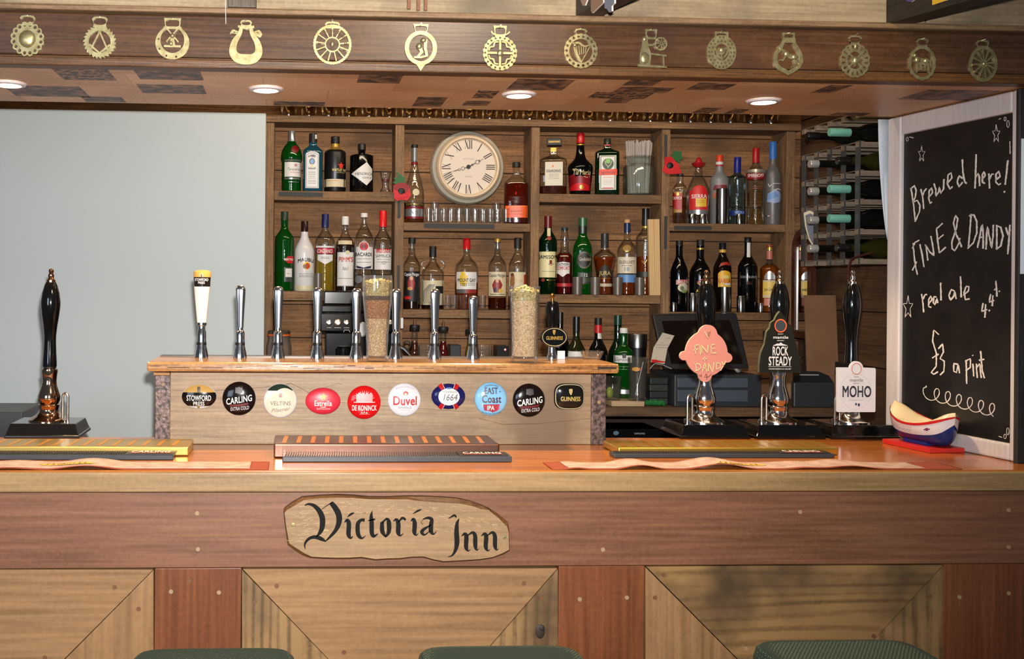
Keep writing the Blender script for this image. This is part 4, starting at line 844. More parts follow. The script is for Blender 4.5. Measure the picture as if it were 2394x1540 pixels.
hand(math.radians(253), 62, [([(0, 4), (0, 10)], 1.4), ([(0, 26), (0, 36)], 1.6), ([(0, 36), (0, 63)], .8)], 'minute_hand')
mb = MB(); mb.lathe((c.x, 4.452 - 0.09, c.z), [(5 * s_, 0), (5 * s_, .004), (4 * s_, .005)], K, 20, axis=AX); mb.build('hub', ck)
# ================================================================ ON THE BAR
W_TBF = wood('tap_board_front', (122, 98, 72), (164, 138, 106), 'X', 5, 0.5, 0.25, grime=(112, 90, 68), rings=0.2)
W_TBT = wood('tap_board_top', (112, 70, 36), (206, 152, 92), 'X', 6, 0.22, 0.2, coat=0.5)
YP = 2.92
xa, xb = P(343, 850, 2.82).x, P(1448, 850, 2.82).x
ztb = P(900, 848, 2.82).z
tb = thing('tap_board', 'raised oak tap board with rough-edged plank top and dark rusty end posts', 'tap board', ((xa + xb) / 2, 2.98, ZC))
mb = MB(); mb.box(xa, xb, 2.82, 3.06, ztb - 0.026, ztb, W_TBT); mb.build('plank_top', tb, bevel=0.006, seg=3)
# waney front edge: a ragged strip of bark-dark cracks let into the plank's face
mb = MB(); x = xa + 0.01; CRK = C(70, 40, 20, 0.7)
while x < xb - 0.02:
    L = random.uniform(0.015, 0.06); zz = ztb - random.uniform(0.007, 0.017); mb.box(x, min(x + L, xb - .01), 2.8192, 2.822, zz, zz + random.uniform(0.0008, 0.0022), CRK); x += L + random.uniform(0.0, 0.05)
mb.box(xb - 0.06, xb - 0.008, 2.8188, 2.822, ztb - 0.014, ztb - 0.008, C(40, 24, 14, 0.7)); mb.build('bark_crack', tb)
mb = MB(); mb.box(P(398, 900, YP).x, P(1384, 900, YP).x, YP, YP + 0.025, ZC + EPS, ztb - 0.0265, W_TBF)
A = Art(mb, lambda u, v, l: Vector((u, YP - .0003, v)), 0, 0, 1, -1); CK = C(74, 54, 38, .8)
for L in ([(402, 912), (470, 915), (620, 905), (680, 896), (705, 908), (735, 925), (790, 940), (850, 946), (1060, 960), (1115, 962)], [(1120, 978), (1150, 985), (1175, 992), (1260, 990), (1380, 978)], [(760, 905), (790, 896), (800, 898)]):
    A.line([(P(x, y, YP).x, P(x, y, YP).z, random.uniform(.0005, .0012)) for x, y in L], 1, CK)
mb.build('front_board', tb, bevel=0.002)
RUST = spotty('rusty_dark_metal', (58, 48, 46), (118, 96, 90), 90, 0.42, 0.5, metal=0.35)
for x0, x1, yy in ((362, 402, 2.955), (1383, 1417, 2.912)):
    a, b = P(x0, 950, yy).x, P(x1, 950, yy).x
    mb = MB(); mb.box(a, b, yy, yy + 0.08, ZC + EPS, ztb - 0.0265, RUST); o = mb.build('end_post', tb, bevel=0.002)
    c = P((x0 + x1) / 2, 898 if x0 < 500 else 940, yy); mb = MB(); mb.lathe((c.x, yy - 0.001, c.z), [(0.0055, 0), (0.005, 0.0016)], C(150, 120, 84, 0.5), 14, axis=AX); mb.build('bolt_plug', tb)
mb = MB(); mb.box(xa + 0.004, P(400, 900, 2.96).x, 2.93, 3.05, ztb - 0.046, ztb - 0.0265, W_TBT); mb.build('bearer', tb, bevel=0.002)
mb = MB(); mb.box(P(376, 840, 3.03).x, P(1400, 840, 3.03).x, 3.02, 3.055, ztb - 0.001, ztb + 0.004, C(84, 74, 66, 0.3)); mb.build('metal_strip', tb, bevel=0.001)
mb = MB(); mb.box(P(420, 900, YP).x, P(1370, 900, YP).x, YP + 0.03, 3.055, ZC + 0.002, ztb - 0.028, C(30, 26, 24, 0.8)); mb.build('casing', tb)

# ---------------------------------------------------------------- taps
YT = 2.965
def px_lathe(mb, c, by, sv, su, prof, mat, **k): mb.lathe(c, [(hw * su, (by - y) * sv) for hw, y in prof], mat, **k)
def tap(cx, label, style='paddle', top=669):
    su, sv = scale(cx, YT); by = 839.0; c = P(cx, by, YT); c.z = ztb + EPS
    rt = thing('beer_tap', label, 'beer tap', c, 'chrome beer taps on the tap board' if style == 'paddle' else None)
    mb = MB(); px_lathe(mb, c, by, sv, su, [(16, 839), (16, 836), (15, 828), (12, 814), (11, 808)], M_CHROME); mb.build('flared_base', rt)
    mb = MB(); px_lathe(mb, c, by, sv, su, [(11.4, 808), (11.4, 802)], M_BLACK); mb.build('rubber_ring', rt)
    if style == 'paddle':
        d = top - 669
        mb = MB(); px_lathe(mb, c, by, sv, su, [(10.5, 802), (10.5, 779 + d * .3), (9, 775 + d * .3), (7, 773 + d * .3), (7, 767 + d * .3)], M_CHROME); mb.build('stem', rt)
        k = (767 + d * .3 - top) / 98.0; y0 = 767 + d * .3
        mb = MB(); mb.lathe(c, [(hw * su, (by - (y0 - q * k)) * sv) for hw, q in ((7.5, 0), (8, 12), (8.6, 28), (10, 54), (11.4, 76), (11.8, 88), (10, 95), (6, 98), (0.5, 98.6))], M_CHROME, 20, p=3.0, dy=0.55); mb.build('paddle_handle', rt)
    if style == 'glass':
        mb = MB(); px_lathe(mb, c, by, sv, su, [(10.5, 802), (10.5, 778), (8, 772), (8, 764), (11, 762), (11, 756)], M_CHROME); mb.build('stem', rt)
        mb = MB(); px_lathe(mb, c, by, sv, su, [(11, 756), (13, 735), (16, 705), (19, 672)], C(226, 220, 214, 0.15)); px_lathe(mb, c, by, sv, su, [(19, 672), (19.6, 660), (20.4, 650)], C(34, 26, 24, 0.15)); px_lathe(mb, c, by, sv, su, [(20.4, 650), (21, 642), (20, 637), (14, 634), (1, 633)], C(206, 160, 84, 0.15))
        pr = [((by - y) * sv, hw * su) for hw, y in ((16, 705), (19, 672), (20.4, 650), (21, 642))]
        def mp(u, v, lay): r = interp([(b, a) for a, b in pr], v) + .0006; t = max(-.99, min(.99, u / r)); return c + Vector((t * r, -r * math.sqrt(1 - t * t) - .0003 * lay, v))
        A = Art(mb, mp, cx, by, su, sv); A.text('STOWFORD', cx, 656, 6, WH, 32); A.text('PRESS', cx, 663, 5, WH, 16); A.rect(cx - 1, 643, cx + 2, 650, C(60, 40, 24), 2, 2); mb.build('pint_shaped_handle', rt)
    return rt
tap(471, 'beer tap with a pint-shaped cream handle topped by a black band and gold head', 'glass')
for cx, top, lb in ((561, 669, 'chrome paddle tap just right of the pint-shaped handle, against the grey wall'), (650, 671, 'chrome paddle tap in front of the left edge of the spirit shelves'), (742, 673, 'chrome paddle tap left of the coffee machine knobs'),
                    (833, 674, 'chrome paddle tap close on the left of the curved glass of hops'), (925, 675, 'chrome paddle tap close on the right of the curved glass of hops'), (1016, 675, 'chrome paddle tap in front of the jug-necked rum bottle'), (1106, 691, 'shorter chrome paddle tap, last before the straight glass of grain')):
    tap(cx, lb, 'paddle', top)
# stout tap with oval lens
su, sv = scale(1290, YT); c = P(1290, 843, YT); c.z = ztb + EPS
gt = thing('beer_tap', 'black stout tap with gold finial and oval black badge', 'beer tap', c); by = 843
mb = MB(); px_lathe(mb, c, by, sv, su, [(12, 843), (12.5, 836), (10, 830), (9, 826), (9, 810)], M_CHROME); mb.build('flared_base', gt)
mb = MB(); px_lathe(mb, c, by, sv, su, [(11, 812), (11, 790), (10, 765), (13, 745), (16, 730), (16, 718), (13, 708), (8, 706)], C(12, 10, 10, 0.15)); mb.build('handle', gt)
mb = MB(); px_lathe(mb, c, by, sv, su, [(5, 706), (4, 702), (3, 699), (5.5, 695), (5.5, 691), (3, 688), (.5, 687)], M_GOLD); mb.build('finial', gt)
lc = P(1296, 788, YT - 0.03)
def harp(A, cx, cy, s, col, lay=4): A.poly([(cx - 4 * s, cy - 6 * s), (cx, cy - 7 * s), (cx + 4 * s, cy - 6.5 * s), (cx + 3.6 * s, cy), (cx + 1.4 * s, cy + 6 * s), (cx - 1 * s, cy + 6 * s), (cx - 3.4 * s, cy + 1 * s)], col, lay); A.line([(cx - 1.6 * s, cy - 4 * s), (cx + .6 * s, cy + 4 * s)], .7 * s, K, lay + 1); A.line([(cx + 1 * s, cy - 4.5 * s), (cx + 1.6 * s, cy + 2 * s)], .7 * s, K, lay + 1)
def guinness(A, cx, cy, w, h, col): # condensed serif capitals
    A.text('GUINNESS', cx, cy, h, col, w, lay=4); A.line([(cx - w / 2, cy + h / 2), (cx + w / 2, cy + h / 2)], .6, K, 5)
mb = MB(); e, u, n_ = Vector((1, 0, 0)), Vector((0, 0, 1)), Vector((0, -1, 0))
mb.lathe((lc.x, lc.y + 0.012, lc.z), [(32 * su, 0), (33 * su, .006), (31 * su, .012)], C(34, 28, 24, 0.2), 40, dy=0.74, axis=AX)
A = Art(mb, flatmap(lc, e, u, n_), 1296, 788, su, sv); A.ell(1296, 788, 30, 22, C(12, 14, 16, 0.15)); A.ring(1296, 788, 29, 21, 1.4, C(176, 160, 120, 0.3)); harp(A, 1295, 777, .85, GOLD_); guinness(A, 1296, 790, 40, 8, GOLD_); mb.build('oval_badge', gt)
mb = MB(); mb.tube([c + Vector((0, -.005, (by - 790) * sv)), lc + Vector((0, 0.011, 0))], 0.006, M_CHROME, 8); mb.build('badge_stem', gt)

# ---------------------------------------------------------------- beer badges on the tap board
def badge(label, cx, cy, rx, ry, rimcol, art, sq=2.0):
    su, sv = scale(cx, YP); c = P(cx, cy, YP - 0.001); dome = 0.012
    mb = MB(); mb.lathe((c.x, YP - 0.0006, c.z), [(rx * su, 0), (rx * su, .003)] + [(rx * su * math.cos(t) if t < 1.5 else 0.0002, .003 + dome * math.sin(t)) for t in (0.15, .3, .5, .7, .9, 1.1, 1.3, PI / 2)], rimcol, 48, p=sq, dy=ry / rx, axis=AX, caps=False)
    o = mb.build('beer_badge', loc=c); tag(o, label, 'badge', 'round badges on the tap board')
    def mp(u, v, lay):
        q = min(1.0, (u / (rx * su)) ** 2 + (v / (ry * sv)) ** 2) if sq == 2 else min(1, (abs(u / (rx * su)) ** sq + abs(v / (ry * sv)) ** sq) ** (2 / sq))
        return Vector((c.x + u, YP - 0.0046 - (dome + .0004) * math.sqrt(max(0, 1 - q)) - 0.00025 * lay, c.z + v))
    m2 = MB(); art(Art(m2, mp, cx, cy, su, sv)); pr = m2.build('printed_face', o, loc=(0, 0, 0)); return o
G_ = 0.12
bK, bW, bR = C(20, 15, 14, G_), C(218, 214, 212, G_), C(206, 20, 24, G_)
badge('oval badge with gold top and black band, first on the left', 466, 926, 41, 29, bW, lambda a: (a.band(466, 926, 39, 28, 890, 916, C(190, 150, 84, G_)), a.band(466, 926, 40.5, 28, 916, 948, bK, 2), a.rect(462, 903, 469, 916, C(80, 60, 40), 3, 4), a.text('STOWFORD', 466, 929, 12, WH, 58), a.text('PRESS', 466, 942, 9, WH, 27), a.ell(465, 950, 3, 3, GOLD_, 3)))
def carl(cx, cy):
    return lambda a: (a.ell(cx, cy - 20, 8, 8, C(60, 52, 56), 2), a.poly([(cx - 9, cy - 14), (cx - 8, cy - 28), (cx - 3, cy - 24), (cx + 3, cy - 24), (cx + 8, cy - 28), (cx + 9, cy - 14)], C(70, 60, 64)), a.text('CARLING', cx, cy + 2, 14, WH, 62, rot=-.16, shear=.12), a.line([(cx - 21, cy + 16), (cx, cy + 14.5), (cx + 22, cy + 11)], 5, C(96, 20, 26)), a.text('EXTRA COLD', cx + 2, cy + 22, 8, C(190, 186, 190), 44, rot=-.1, shear=.1))
badge('black badge with slanting white lettering, second from the left', 559, 931, 39, 39.5, bK, carl(559, 931))
def velt(a): a.band(655, 936, 38, 39, 890, 912, C(36, 52, 40, G_)); a.cols([622 + i * 3.3 for i in range(21)], lambda x: 936 - 30 + ((x - 665) / 34) ** 2 * 24, lambda x: 936 + 10, C(226, 206, 184, G_), 2); a.ell(655, 944, 33, 28, C(226, 206, 184, G_), 2); a.ell(656, 922, 5, 6, C(150, 130, 100), 3); a.ell(656, 924, 2.6, 3, DRED, 4); a.text('VELTINS', 656, 941, 9, C(100, 76, 64), 48, bold=False); a.text('Pilsener', 655, 956, 9, C(120, 110, 110), 44, bold=False, shear=.4, rot=-.12)
badge('white and cream badge with a dark green crescent at its top', 655, 936, 39, 40, bW, velt)
badge('flat red oval badge with gold star', 755, 937, 41, 31, C(206, 44, 62, 0.35), lambda a: (a.star(756, 926, 10, C(226, 166, 70)), a.text('Estrella', 755, 941, 12, WH, 42), a.text('DAMM', 755, 950, 3, WH, 12), a.text('BARCELONA', 756, 954, 4, C(236, 170, 176), 32)))
def dek(a):
    a.cols([832 + i * 2 for i in range(20)], lambda x: 926 - 6 * abs(math.sin(x * .35)) - 4, lambda x: 938, C(232, 150, 150), 2)
    for i in range(13): t = PI * (.1 + .8 * i / 12); a.line([(851 + 12 * math.cos(t), 934 - 10 * math.sin(t)), (851 + 24 * math.cos(t), 936 - 24 * math.sin(t))], 1, C(238, 160, 160))
    a.rect(826, 938, 876, 939.5, WH, 3); a.text('DE KONINCK', 851, 952, 12, WH, 58); a.text('A.P.A', 851, 963, 5, WH, 16); a.lines(840, 864, (967,), C(236, 150, 150))
badge('glossy red domed badge with white sunburst', 851, 940, 39, 39, bR, dek)
badge('white badge with red blackletter word', 945, 934, 39, 39, C(216, 214, 218, G_), lambda a: (a.ell(947, 918, 6, 5, C(170, 60, 60)), a.ell(947, 920, 3, 3, CR, 3), a.text('Duvel', 946, 935, 20, RED, 58), a.text('SINGLE', 945, 951, 5, C(130, 126, 130), 32, bold=False), a.lines(934, 958, (957, 970), C(160, 156, 160), .8), a.text('BELGIAN GOLDEN ALE', 946, 903, 3, C(150, 150, 160), 44, bold=False, arc=5)))
def kro(a):
    for s_ in (-1, 1):
        for t in (-1, 1): a.line([(1048 + s_ * 14, 926 + t * 18), (1048 + s_ * 21, 926 + t * 28)], 10, RED, 2); a.line([(1048 + s_ * 9.5, 926 + t * 18), (1048 + s_ * 15, 926 + t * 30)], 1, WH, 3)
    a.ell(1048, 926, 25, 20, C(226, 222, 218, G_), 3); a.text('Kronenbourg', 1049, 914, 5, K, 34, lay=5, bold=False); a.text('1664', 1049, 927, 15, C(70, 66, 84), 36, lay=5, bold=False, shear=.2); a.ell(1048, 906, 7, 2, C(70, 110, 180), 5)
badge('navy oval badge with white centre and red ribbons', 1048, 926, 40, 30, C(28, 28, 84, G_), kro)
def east(a):
    a.text('EAST', 1146, 912, 14, C(70, 44, 56), 32); a.text('Coast', 1147, 931, 17, C(70, 44, 56), 46); a.poly([(1127, 944), (1166, 943), (1162, 958), (1150, 963), (1146, 960), (1130, 958)], C(160, 46, 66)); a.text('IPA', 1145, 952, 10, WH, 18, lay=4)
    for k in range(4): a.line([(1157, 946 + 3.4 * k), (1167, 945 + 3.4 * k)], 1.4, C(200, 60, 76), 4)
    a.text('GREENE KING', 1147, 899, 3, C(40, 80, 120), 34, arc=4); a.star(1129, 914, 2.4, C(70, 44, 56)); a.star(1167, 914, 2.4, C(70, 44, 56)); a.text('ALL FOR THE LOVE OF ALE', 1147, 966, 2.6, C(30, 60, 110), 44, arc=-5)
badge('sky blue badge with dark lettering and red map', 1147, 932, 38.5, 39, C(130, 186, 222, G_), east)
badge('black badge with slanting white lettering, second from the right', 1236, 935, 38.5, 39.5, bK, carl(1236, 935))
badge('black rounded-square badge with cream outline and gold harp', 1330, 926, 36.5, 31, C(22, 22, 20, G_), lambda a: (a.line([(1330 + 34 * math.copysign(abs(math.cos(t)) ** .62, math.cos(t)), 926 + 28 * math.copysign(abs(math.sin(t)) ** .62, math.sin(t))) for t in [2 * PI * i / 48 for i in range(49)]], 1.6, C(196, 190, 150), 3), harp(a, 1331, 915, 1.05, C(206, 180, 110)), guinness(a, 1331, 931, 48, 10, C(196, 170, 90))), sq=3.4)

# ---------------------------------------------------------------- display glasses of hops and grain
def grain_fill(c, prof, zlo, zhi, cols, n, size):
    mb = MB()
    for i in range(n):
        z = random.uniform(zlo, zhi); r = interp(prof, z) - 0.0022; t = random.uniform(PI, 2 * PI) if random.random() < .86 else random.uniform(0, PI)
        q = Vector((r * math.cos(t), r * math.sin(t), z)); mt = random.choice(cols)
        a = random.uniform(0, 2 * PI); L = size * random.uniform(.7, 1.2); tx = Vector((-math.sin(t), math.cos(t), 0)); d = tx * math.cos(a) + Vector((0, 0, 1)) * math.sin(a); s_ = d.cross(Vector((math.cos(t), math.sin(t), 0))); nn = Vector((math.cos(t), math.sin(t), 0))
        p0 = c + q
        mb.add([p0 + d * L, p0 + s_ * L * .42, p0 - d * L, p0 - s_ * L * .42, p0 + nn * L * .35, p0 - nn * L * .35], [(0, 1, 4), (1, 2, 4), (2, 3, 4), (3, 0, 4), (1, 0, 5), (2, 1, 5), (3, 2, 5), (0, 3, 5)], mt, True)
    return mb
GR = [C(212, 186, 146, .6), C(186, 152, 112, .6), C(226, 204, 168, .6), C(150, 118, 84, .6)]
HOP = [C(190, 172, 112, .7), C(160, 146, 84, .7), C(206, 184, 130, .7), C(120, 104, 60, .7)]
MALT = [C(170, 112, 62, .6), C(140, 88, 48, .6), C(192, 138, 84, .6)]
DARKM = [C(70, 44, 30, .6), C(50, 32, 24, .6), C(100, 66, 40, .6)]
def display_glass(label, cx, by, Y, prof, layers, heap):
    su, sv = scale(cx, Y); c = P(cx, by, Y); c.z = ztb + EPS
    pm = [(hw * su, (by - y) * sv) for hw, y in prof]; rt = thing('pint_glass', label, 'glass', c)
    mb = MB(); mb.lathe(c, [(0, 0)] + pm + [(r - .0012, z) for r, z in reversed(pm[2:])] + [(0, pm[2][1] - .001)], M_CLEAR2, 32, caps=False); mb.build('glass_body', rt)
    inner = [(r - .003, z) for r, z in pm]
    for nm, y0, y1, cols, n, sz, core in layers:
        z0, z1 = (by - y0) * sv, (by - y1) * sv
        mb = grain_fill(c, inner, z0 + .002, z1 - .001, cols, n, sz)
        zz = [z0 + (z1 - z0) * i / 8 for i in range(9)]
        mb.lathe(c, [(0, zz[0])] + [(interp(inner, q) - .0028, q) for q in zz] + [(0, zz[-1])], core, 28, caps=False)
        o = mb.build(nm, rt); o['kind'] = 'stuff'
    if heap:
        y, hh, cols = heap; z0 = (by - y) * sv; r = interp(inner, z0) - .001; mb = MB()
        for i in range(120):
            t = random.uniform(0, 2 * PI); k = math.sqrt(random.random()); p0 = c + Vector((r * k * math.cos(t), r * k * math.sin(t), z0 + (1 - k) * hh * sv + random.uniform(-.002, .002)))
            d = Vector((random.uniform(-1, 1), random.uniform(-1, 1), random.uniform(-.5, .5))).normalized() * .006; s_ = d.orthogonal() * .6
            mb.add([p0 + d, p0 + s_, p0 - d, p0 - s_], [(0, 1, 2, 3)], random.choice(cols))
        o = mb.build('hop_flakes', rt); o['kind'] = 'stuff'
display_glass('curved wheat-beer glass layered with hops, dark malt and pale grain', 881, 845, 2.875, [(24, 845), (25.5, 842), (25, 832), (26, 800), (27, 775), (30, 745), (34, 700), (35.5, 665), (34, 644)],
              [('pale_grain', 832, 745, GR, 900, .0026, C(170, 138, 100, .8)), ('brown_malt', 745, 702, MALT, 450, .0026, C(130, 84, 48, .8)), ('dark_malt', 702, 692, DARKM, 160, .0026, C(56, 36, 26, .8)), ('hop_flakes', 692, 660, HOP, 320, .0034, C(150, 132, 84, .8))], (660, 6, HOP))
display_glass('straight thick-based glass of pale barley topped with hop flakes', 1225, 848, 2.86, [(30, 848), (31, 845), (31, 833), (33, 770), (35, 710), (36.5, 670)],
              [('barley_grain', 833, 704, GR, 1700, .0030, C(196, 164, 124, .8)), ('hop_flakes', 704, 680, HOP, 330, .0038, C(160, 142, 92, .8))], (682, 14, HOP + [C(214, 180, 120, .7)]))
# clear dish lying on the right end of the plank
c = P(1384, 838, 2.99); c.z = ztb + 0.0006
mb = MB(); su, sv = scale(1384, 2.99); mb.lathe(c, [(.004, 0), (.024, .001), (.030, .014), (.034, .024), (.0325, .024), (.0285, .014), (.022, .004), (.0, .004)], M_CLEAR2, 28, caps=False); tag(mb.build('glass_dish', loc=c), 'small clear glass dish on the right end of the tap board', 'dish')
c = P(1310, 842, 3.0); c.z = ztb + EPS; mb = MB(); mb.box(c.x - .009, c.x + .013, 2.998, 3.001, c.z, c.z + .024, C(206, 210, 218, .5)); tag(mb.build('price_tag'), 'small white card standing behind the stout tap', 'card')

# ---------------------------------------------------------------- hand pumps
M_PUMPB = C(10, 9, 9, 0.14, 0, 0.6)
def pump(px, label, finial, metal, basemat):
    Y = 3.115; su, sv = scale(px, Y); c = P(px, 980, Y); c.z = ZC + EPS
    rt = thing('hand_pump', label, 'hand pump', c)
    w, d = 0.106, 0.088; mb = MB()
    rings = [(1.0, 0.0), (1.0, .007), (.965, .009), (.93, .016), (.86, .034), (.83, .040), (.80, .040)]
    v = []; f = []
    for k, h_ in rings:
        ins = (1 - k) * .085
        v += [(c.x + sx * (w - ins), c.y + sy * (d - ins), c.z + h_) for sx, sy in ((-1, -1), (1, -1), (1, 1), (-1, 1))]
    L = len(rings)
    for i in range(L - 1): f += [(4 * i + k, 4 * i + (k + 1) % 4, 4 * i + 4 + (k + 1) % 4, 4 * i + 4 + k) for k in range(4)]
    f += [(3, 2, 1, 0), tuple(4 * (L - 1) + k for k in range(4))]
    mb.add(v, f, basemat); mb.build('plinth', rt, bevel=0.002, seg=3)
    y0 = 983.0; z0 = .040; T = Matrix.Rotation(0.008, 3, 'Y')
    def L_(mb, prof, mt, n=28): mb.lathe(c + Vector((0, 0, z0)), [(hw * su, (y0 - y) * sv) for hw, y in prof], mt, n, axis=T)
    mb = MB(); L_(mb, [(48, 983), (48, 980), (44, 977), (34, 972), (27, 966), (24, 961), (23, 955), (25, 950), (25, 946), (23, 944), (24, 941), (27, 934), (27, 926), (24, 916), (19, 902), (17, 892), (18, 878), (19.5, 868), (19, 863), (16, 861), (16, 857)], metal); mb.build('chrome_column', rt)
    mb = MB(); L_(mb, [(17, 857), (17, 845), (15.5, 825), (14.5, 800), (14.5, 785), (17, 762), (21, 738), (23.5, 716), (23.5, 704), (21, 686), (16, 668), (12, 660)], C(9, 9, 10, .1, 0, .5)); mb.build('handle', rt)
    mb = MB(); L_(mb, [(11, 660), (11, 655), (8, 653), (6.5, 649), (7.5, 646), (7, 642), (5, 640), (6, 636), (6.3, 632), (4, 629), (.5, 628)], finial, 20); mb.build('finial', rt)
    x1 = c.x + .052 if px < 500 else c.x - .052; pts = []
    for i in range(13): t = PI * i / 12; pts.append(Vector((x1 + .0075 * math.cos(t), c.y - .02 , c.z + .11 + .012 * math.sin(t))))
    pts = [Vector((x1 + .0075, c.y - .02, c.z + .039))] + pts + [Vector((x1 - .0075, c.y - .02, c.z + .039))]
    mb = MB(); mb.tube(pts, .0036, M_STEEL, 10); mb.build('spout_pipe', rt)
    return rt, c
M_WARMCH = C(206, 178, 156, 0.10, 1.0)  # chrome with the warm bar top's reflection put into its colour
pump(114, 'lone black-handled hand pump at the left end of the bar by the grey wall', C(200, 150, 120, .15, 1.0), M_WARMCH, C(20, 18, 17, .16, 0, .5))
p1, c1 = pump(1646, 'hand pump wearing the pink lemon-shaped clip', C(200, 160, 130, .15, 1.0), M_CHROME, M_PUMPB)
p2, c2 = pump(1818, 'hand pump wearing the dark glass rock-shaped clip', C(200, 180, 150, .15, 1.0), M_CHROME, M_PUMPB)
p3, c3 = pump(1988, 'hand pump wearing the white square clip, nearest the chalkboard', C(200, 190, 180, .15, 1.0), M_CHROME, M_PUMPB)
def clip(label, pts, Y, t, mat, art, name='pump_clip', edge=None, rot=0.0):
    cx = sum(q[0] for q in pts) / len(pts); cy = sum(q[1] for q in pts) / len(pts); su, sv = scale(cx, Y); c = P(cx, cy, Y)
    e, u, n_ = Vector((math.cos(rot), math.sin(rot), 0)), Vector((0, 0, 1)), Vector((math.sin(rot), -math.cos(rot), 0))
    mb = MB(); mb.plate([[((x - cx) * su, (cy - y) * sv) for x, y in pts]], lambda a, b, dd: c + e * a + u * b - n_ * dd, t, mat, edge)
    o = mb.build(name, loc=c); tag(o, label, 'pump clip')
    m2 = MB(); art(Art(m2, flatmap(c, e, u, n_), cx, cy, su, sv)); pr = m2.build('lettering', o, loc=(0, 0, 0))
    m3 = MB(); m3.box(c.x - .008, c.x + .008, c.y + t, max(c.y + t + .01, 3.115 - .024), c.z - .02, c.z + .02, M_BLACK); m3.build('clip_bracket', o, loc=(0, 0, 0))
    return o
def polar_union(cx, cy, circ, n=120):
    out = []
    for i in range(n):
        t = 2 * PI * i / n; dx, dy = math.cos(t), math.sin(t); best = 0
        for x, y, r in circ:
            b = dx * (x - cx) + dy * (y - cy); q = (x - cx) ** 2 + (y - cy) ** 2 - r * r; disc = b * b - q
            if disc > 0: best = max(best, b + math.sqrt(disc))
        out.append((cx + dx * best, cy + dy * best))
    return out
def fd(a):
    col = C(226, 206, 150, .5); q = lambda L: [(1380 + x / 3.08, 630 + y / 3.08) for x, y in L]
    for L in ([(745, 545), (752, 605)], [(740, 547), (778, 540)], [(735, 580), (770, 572)], [(783, 545), (790, 612)], [(800, 600), (797, 545), (845, 598), (848, 540)], [(870, 540), (875, 600)], [(868, 542), (900, 538)], [(872, 570), (900, 566)], [(875, 600), (912, 598)], [(805, 642), (840, 640)], [(822, 625), (824, 660)],
              [(750, 670), (760, 725)], [(740, 672), (785, 680), (795, 705), (770, 725), (750, 728)], [(805, 735), (825, 668), (840, 735)], [(812, 710), (838, 705)], [(850, 730), (852, 672), (885, 738), (895, 665)], [(912, 668), (915, 715)], [(908, 668), (945, 675), (945, 705), (915, 716)], [(955, 660), (970, 690)], [(990, 655), (945, 725)], [(820, 445), (848, 490), (862, 440)]):
        a.line([(x + .8, y + .8) for x, y in q(L)], 1.9, C(150, 90, 60), 1); a.line(q(L), 1.9, col)
    for L in ([(783, 755), (782, 768), (798, 765)], [(795, 752), (797, 775)], [(835, 750), (820, 775), (850, 772)], [(838, 752), (840, 790)], [(875, 752), (850, 775)], [(846, 447), (850, 482), (862, 442)]): a.line(q(L), 1.4, C(90, 40, 40), 3)
clip('pink hand-carved lemon-shaped clip on the first of the three right-hand pumps', polar_union(1652, 826, [(1652, 826, 53), (1655, 783, 24), (1596, 832, 11), (1706, 836, 11), (1649, 876, 17), (1620, 830, 22), (1684, 832, 22)]), 3.0, .009, C(200, 130, 118, .4), fd, edge=C(226, 196, 170, .4))
def rock(a):
    o_ = C(226, 104, 58, .4); q = lambda x, y: (1690 + x / 4.811, 640 + y / 4.811)
    x, y = q(648, 583); a.ring(x, y, 16, 16, 3, o_); a.ell(x, y, 12.5, 12.5, C(58, 64, 70), 1); x, y = q(650, 712); a.text('mantle', x, y, 6.5, WH, 40); x, y = q(648, 676); a.text('BRAGDY', x, y, 2, WH, 14); x, y = q(648, 750); a.text('BREWERY', x, y, 2, WH, 18)
    a.poly([q(550, 808), q(610, 782), q(628, 786), q(650, 770), q(680, 788), q(745, 806)], WH); x, y = q(645, 868); a.text('ROCK', x, y, 20, WH, 41); x, y = q(645, 980); a.text('STEADY', x, y, 20, WH, 60)
    a.line([q(500, 1042), q(785, 1042)], .8, WH); x, y = q(642, 1068); a.text('GOLDEN SESSION ALE 3.8% ABV', x, y, 2.6, WH, 58)
RK = [(640, 420), (680, 455), (715, 505), (728, 555), (785, 575), (805, 660), (830, 740), (860, 830), (885, 930), (898, 1020), (905, 1110), (390, 1110), (392, 1010), (402, 930), (412, 880), (455, 790), (466, 720), (480, 650), (518, 608), (530, 548), (575, 520), (600, 470)]
clip('dark tinted glass rock-shaped clip on the middle of the three right-hand pumps', [(1690 + x / 4.811, 640 + y / 4.811) for x, y in RK], 3.0, .012, glass('smoked_acrylic', (0.34, 0.36, 0.30), (52, 52, 44), 0.45), rock, edge=glass('acrylic_edge', (0.4, 0.45, 0.36), (150, 150, 120), 0.5))
def moho(a):
    o_ = C(200, 96, 76, .5); a.ring(2002, 862, 13.5, 13.5, 1.6, o_); a.text('mantle', 2002, 888, 8, KG, 36, bold=False); a.text('BRAGDY', 2002, 881, 1.8, KG, 12); a.text('BREWERY', 2002, 896, 1.8, KG, 16); a.text('MOHO', 2003, 915, 25, C(44, 44, 54), 79); a.lines(1984, 2020, (935,), C(160, 150, 150), 1); a.ell(2001.5, 944.5, 2.4, 3, C(60, 60, 84)); a.ell(2009, 946, 3, 3.6, C(60, 60, 84))
    a.ring(2000, 915, 42, 42, .6, C(190, 186, 186))
SQ = [(1951, 961), (1950, 860), (1952, 859), (1983, 859)] + [(2002 + 19 * math.cos(t), 863 - 19 * math.sin(t)) for t in [PI - .2 - (PI - .4) * i / 18 for i in range(19)]] + [(2021, 859), (2052, 860), (2054, 863), (2054, 961), (2052, 963), (1953, 963)]
clip('white square clip with a round top on the pump nearest the chalkboard', SQ, 2.985, .006, C(222, 220, 222, .4), moho)

